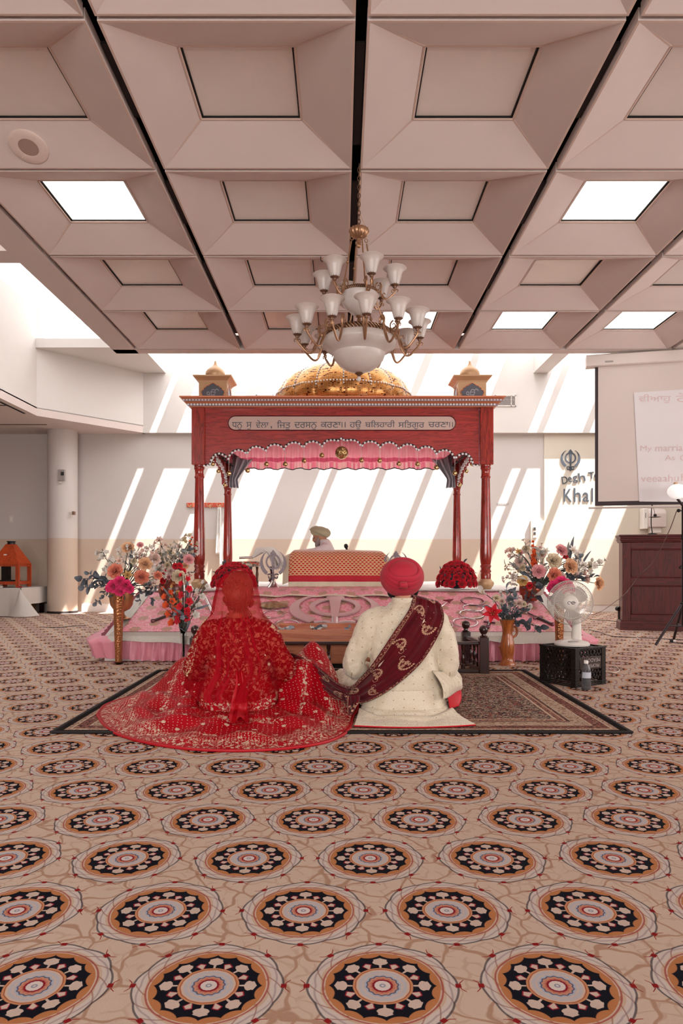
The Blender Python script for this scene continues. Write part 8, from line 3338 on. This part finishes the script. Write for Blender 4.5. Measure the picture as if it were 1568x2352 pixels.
def bar2(mb, a, b, wv, dv):
    a, b = Vector(a), Vector(b)
    t = (b - a).normalized()
    d = Vector(dv)
    s = t.cross(d).normalized() * wv
    h = d * 0.5
    vs = [a - s - h, a + s - h, a + s + h, a - s + h, b - s - h, b + s - h, b + s + h, b - s + h]
    mb.add(vs, [(3, 2, 1, 0), (4, 5, 6, 7), (0, 1, 5, 4), (1, 2, 6, 5), (2, 3, 7, 6), (3, 0, 4, 7)])


def lattice(mb, P, w, h, step, dv, x0=0.0, z0=0.0):
    """diamond lattice over a w x h field; P maps (s, z) to 3D"""
    sl = 1.75
    k = -h / sl
    while k < w:
        for sg in (1, -1):
            s0_, s1_ = (k, k + h / sl) if sg > 0 else (k + h / sl, k)
            a, b = (s0_, 0.0), (s1_, h)
            pts = []
            for t in (0.0, 1.0):
                pts.append((lerp(a[0], b[0], t), lerp(a[1], b[1], t)))
            # clip to 0..w
            (xa, za), (xb, zb) = pts
            if max(xa, xb) <= 0 or min(xa, xb) >= w:
                continue

            def cut(xa, za, xb, zb, lim, keep_less):
                if (xa > lim) == keep_less and abs(xb - xa) > 1e-9:
                    t = (lim - xa) / (xb - xa)
                    return lim, lerp(za, zb, t)
                return xa, za
            na = cut(*cut(xa, za, xb, zb, 0.0, False), xb, zb, w, True)
            nb = cut(*cut(xb, zb, xa, za, 0.0, False), xa, za, w, True)
            bar2(mb, P(na[0] + x0, na[1] + z0), P(nb[0] + x0, nb[1] + z0), 0.0045, dv)
        k += step


PL = 0.10
for nm, P, w_, dv in (('front', lambda s, z: Mc @ Vector((s, 0.010, z)), CW, uy * 0.012), ('left', lambda s, z: Mc @ Vector((0.010, s, z)), CD, ux * 0.012), ('back', lambda s, z: Mc @ Vector((s, CD - 0.010, z)), CW, uy * 0.012), ('right', lambda s, z: Mc @ Vector((CW - 0.010, s, z)), CD, ux * 0.012)):
    mb = MB()
    if nm == 'front':
        lattice(mb, P, w_ - 2 * pt, 0.075, 0.036, dv, pt, 0.045)
        mb.build('lattice_side', M_CR, ck, smooth=False)
        mb = MB()
        lattice(mb, P, w_ - 2 * pt, 0.052, 0.036, dv, pt, 0.222)
    else:
        lattice(mb, P, w_ - 2 * pt, 0.23, 0.036, dv, pt, 0.04)
    mb.build('lattice_side', M_CR, ck, smooth=False)
mb = MB()
lattice(mb, lambda s, z: Mc @ Vector((s, z, CH - 0.012)), CW - 0.03, CD - 0.03, 0.04, Vector((0, 0, 0.008)), 0.015, 0.015)
mb.build('lattice_base', M_CR, ck, smooth=False)
mb = MB()
mb.M = Mc
mb.box(pt + 0.006, CW - pt - 0.006, -0.001, 0.013, 0.122, 0.217)
lp = mb.build('name_plate', plain('dark_brown_plate', '#2c1c18', 0.4), ck, bevel=0.004)
tm = MB()
vs, fs = [], []
for s_, z0_, z1_, xa, xb in (('PROPERTY', 0.136, 0.162, 0.255, 0.095), ('MEADOW', 0.175, 0.203, 0.265, 0.085)):
    v_, f_ = text_geo(s_, 1.0)
    aa = np.array(v_)
    lo, hi = aa.min(0), aa.max(0)
    o_ = len(vs)
    for p in v_:
        u_ = (p[0] - lo[0]) / (hi[0] - lo[0])
        w_ = (p[1] - lo[1]) / (hi[1] - lo[1])
        vs.append(Mc @ Vector((lerp(xa, xb, u_), -0.003, lerp(z1_, z0_, w_))))
    fs += [tuple(i + o_ for i in q) for q in f_]
tm.add(vs, fs)
tm.build('lettering', plain('worn_white_print', '#a89c98', 0.6), lp, smooth=False)

fb_ = px(1313, 1478, 5.26)
fb_.z = CH + 0.003
fn_ = thing('table_fan', 'white round table fan with wire guard standing on the black crate', 'fan', fb_)
M_FAN = plain('fan_white_plastic', '#d8d0c8', 0.35)
MB().lathe([(0, 0), (0.128, 0), (0.130, 0.012), (0.118, 0.026), (0.075, 0.036), (0.04, 0.045), (0, 0.046)], 44, fb_).build('base', M_FAN, fn_)
mb = MB()
mb.box(fb_.x - 0.055, fb_.x + 0.02, fb_.y - 0.098, fb_.y - 0.07, fb_.z + 0.028, fb_.z + 0.038)
mb.build('button_strip', M_GREYP, fn_, bevel=0.004)
MB().tube([fb_ + Vector((0.045, 0.03, 0.03)), fb_ + Vector((0.045, 0.03, 0.16)), fb_ + Vector((0.035, 0.035, 0.30))], [(0.040, 0.030), (0.034, 0.027), (0.030, 0.025)], 16).build('neck', M_FAN, fn_)
hc = px(1309, 1384, 5.20)
axis = Vector((-0.20, -1, 0.04)).normalized()
Mf = Matrix.Translation(hc) @ face_dir(axis).to_4x4()


def fm():
    m_ = MB()
    m_.M = Mf
    return m_


fm().lathe([(0, -0.16), (0.045, -0.155), (0.06, -0.12), (0.062, -0.06), (0.05, -0.045), (0, -0.045)], 28).build('motor_housing', M_FAN, fn_)
RG = 0.163
hub = fm().lathe([(0.052, 0.030), (0.054, 0.038), (0.046, 0.046), (0.02, 0.050), (0, 0.050)], 32).build('hub_badge', M_FAN, fn_)
m_ = fm()
for k in range(2):
    m_.tube([(-0.012 + 0.026 * k + 0.011 * math.cos(t), 0.010 * math.sin(t) - 0.002, 0.051) for t in [2 * PI * q / 24 for q in range(20 if k == 0 else 24)]], 0.0022, 5)
m_.tube([(0.006, -0.006, 0.051), (0.024, 0.006, 0.051), (0.034, -0.002, 0.051)], 0.002, 5)
m_.build('badge_mark', plain('badge_dark', '#5b4e50', 0.3, metal=0.5), hub)
for nm, s in (('front_guard', 1), ('rear_guard', -1)):
    m_ = fm()
    nw = 84
    for k in range(nw):
        a = 2 * PI * k / nw
        b = a + (0.22 if s > 0 else 0)
        pts = []
        for t in (0.0, 0.25, 0.5, 0.75, 0.92, 1.0):
            r = lerp(0.050 if s > 0 else 0.062, RG, t)
            aa = lerp(a, b, t)
            zz_ = s * 0.036 * math.sqrt(max(0, 1 - (t ** 2.6))) * 1.0
            pts.append((r * math.cos(aa), r * math.sin(aa), zz_))
        m_.tube(pts, 0.0016, 4, cap=False)
    for rr_ in (RG, RG * 0.72):
        zc2 = 0 if rr_ == RG else s * 0.028
        m_.tube([(rr_ * math.cos(2 * PI * k / 72), rr_ * math.sin(2 * PI * k / 72), zc2) for k in range(72)], 0.0035 if rr_ == RG else 0.0018, 6, closed=True)
    m_.build(nm, M_FAN, fn_)
M_BLADE = (lambda g: g.done(g.bsdf(lin('#d9d2cc'), 0.2, trans=0.45)))(G('smoky_fan_blade'))
for k in range(3):
    m_ = fm()
    a0 = 2 * PI * k / 3 + 0.4

    def blade(u, v):
        r = lerp(0.03, 0.135, v)
        wv = lerp(0.35, 0.85, v ** 0.7) * (1 - 0.35 * max(0, v - 0.75) * 4 * abs(2 * u - 1))
        a = a0 + (u - 0.5) * 2 * wv * 0.75 + 0.35 * v
        return (r * math.cos(a), r * math.sin(a), -0.012 + (u - 0.5) * 0.03 * (1 - 0.4 * v))
    m_.grid(blade, 14, 10)
    m_.build('blade', M_BLADE, fn_, angle=180, solid=0.0015)
pb = px(1345.5, 1570, 4.99)
pb.z = 0.0
bt = thing('water_bottle', 'clear plastic water bottle half full on the carpet before the crate', 'bottle', pb)
g = G('clear_bottle_plastic')
M_PET = g.done(g.bsdf(lin('#e3e4e8'), 0.08, trans=0.9, ior=1.2))
g = G('water')
M_WAT = g.done(g.bsdf(lin('#d3cfd2'), 0.0, trans=0.95, ior=1.33))
sc_ = 1.03
MB().lathe([(0, 0.003), (0.026, 0.0), (0.032, 0.006), (0.0335, 0.015), (0.0335, 0.035), (0.032, 0.04), (0.0335, 0.045), (0.0335, 0.065), (0.032, 0.07), (0.0335, 0.075), (0.0335, 0.125), (0.030, 0.15), (0.020, 0.172), (0.0135, 0.182), (0.0135, 0.194), (0.0120, 0.194), (0.0120, 0.182), (0.018, 0.171), (0.028, 0.149), (0.0318, 0.124), (0.0318, 0.015), (0.026, 0.004), (0, 0.005)], 32, pb).build('bottle_body', M_PET, bt, angle=60)
MB().lathe([(0, 0.006), (0.030, 0.008), (0.0312, 0.016), (0.0312, 0.085), (0, 0.085)], 28, pb).build('water', M_WAT, bt)
MB().lathe([(0.0345, 0.085), (0.0345, 0.127)], 32, pb, cap=False, a0=R(200), a1=R(380)).build('paper_label', plain('pale_blue_label', '#b9bcc8', 0.4), bt)
MB().lathe([(0, 0.192), (0.0152, 0.186), (0.0155, 0.192), (0.0155, 0.204), (0.0145, 0.207), (0, 0.207)], 28, pb, flute=0.03, nfl=24).build('cap', M_WHITE, bt)

# ---- cables on the carpet
def floor_cable(pts, r, col, label):
    q = [floor_px(a, b, 0.004) for a, b in pts]
    o = thing('floor_cable', label, 'cable', q[0])
    MB().tube(smooth_path(q, 60), r, 6).build('cable', plain('cable_' + col[1:], col, 0.5), o)
    return o


floor_cable([(1355, 1423), (1390, 1425), (1425, 1428), (1470, 1430)], 0.005, '#3a3234', 'dark cable lying on the carpet behind the right stage corner')
floor_cable([(1352, 1446), (1380, 1453), (1405, 1461), (1450, 1464), (1500, 1466), (1568, 1470)], 0.005, '#4a3f40', 'long dark cable curving across the carpet before the cabinet')
floor_cable([(1392, 1440), (1410, 1445), (1415, 1450), (1425, 1455), (1462, 1460), (1471, 1455), (1460, 1462), (1470, 1468)], 0.004, '#d5c6be', 'thin white cable coiled on the carpet before the cabinet')
floor_cable([(1405, 1530), (1415, 1532), (1422, 1540), (1410, 1545), (1395, 1543)], 0.004, '#d5c6be', 'short white cable loop on the carpet right of the crate')
floor_cable([(92, 1440), (130, 1441), (170, 1438), (196, 1437)], 0.005, '#3b3335', 'dark cable on the carpet left of the stage')
pg = thing('adapter_plug', 'small black and white plug adapter on the carpet at the right edge', 'plug', floor_px(1543, 1477))
q = floor_px(1543, 1476)
MB().box(q.x - 0.02, q.x + 0.005, q.y - 0.02, q.y + 0.02, 0, 0.035).build('body', M_BLACK, pg, bevel=0.004)
MB().box(q.x + 0.005, q.x + 0.04, q.y - 0.015, q.y + 0.015, 0.002, 0.032).build('plug_end', M_PLATE, pg, bevel=0.004)
MB().tube(smooth_path([(q.x - 0.0, q.y - 0.02, 0.01), (q.x + 0.04, q.y - 0.10, 0.006), (q.x + 0.09, q.y - 0.2, 0.006), (q.x + 0.2, q.y - 0.26, 0.006)], 20), 0.004, 6).build('cord', M_BLACK, pg)
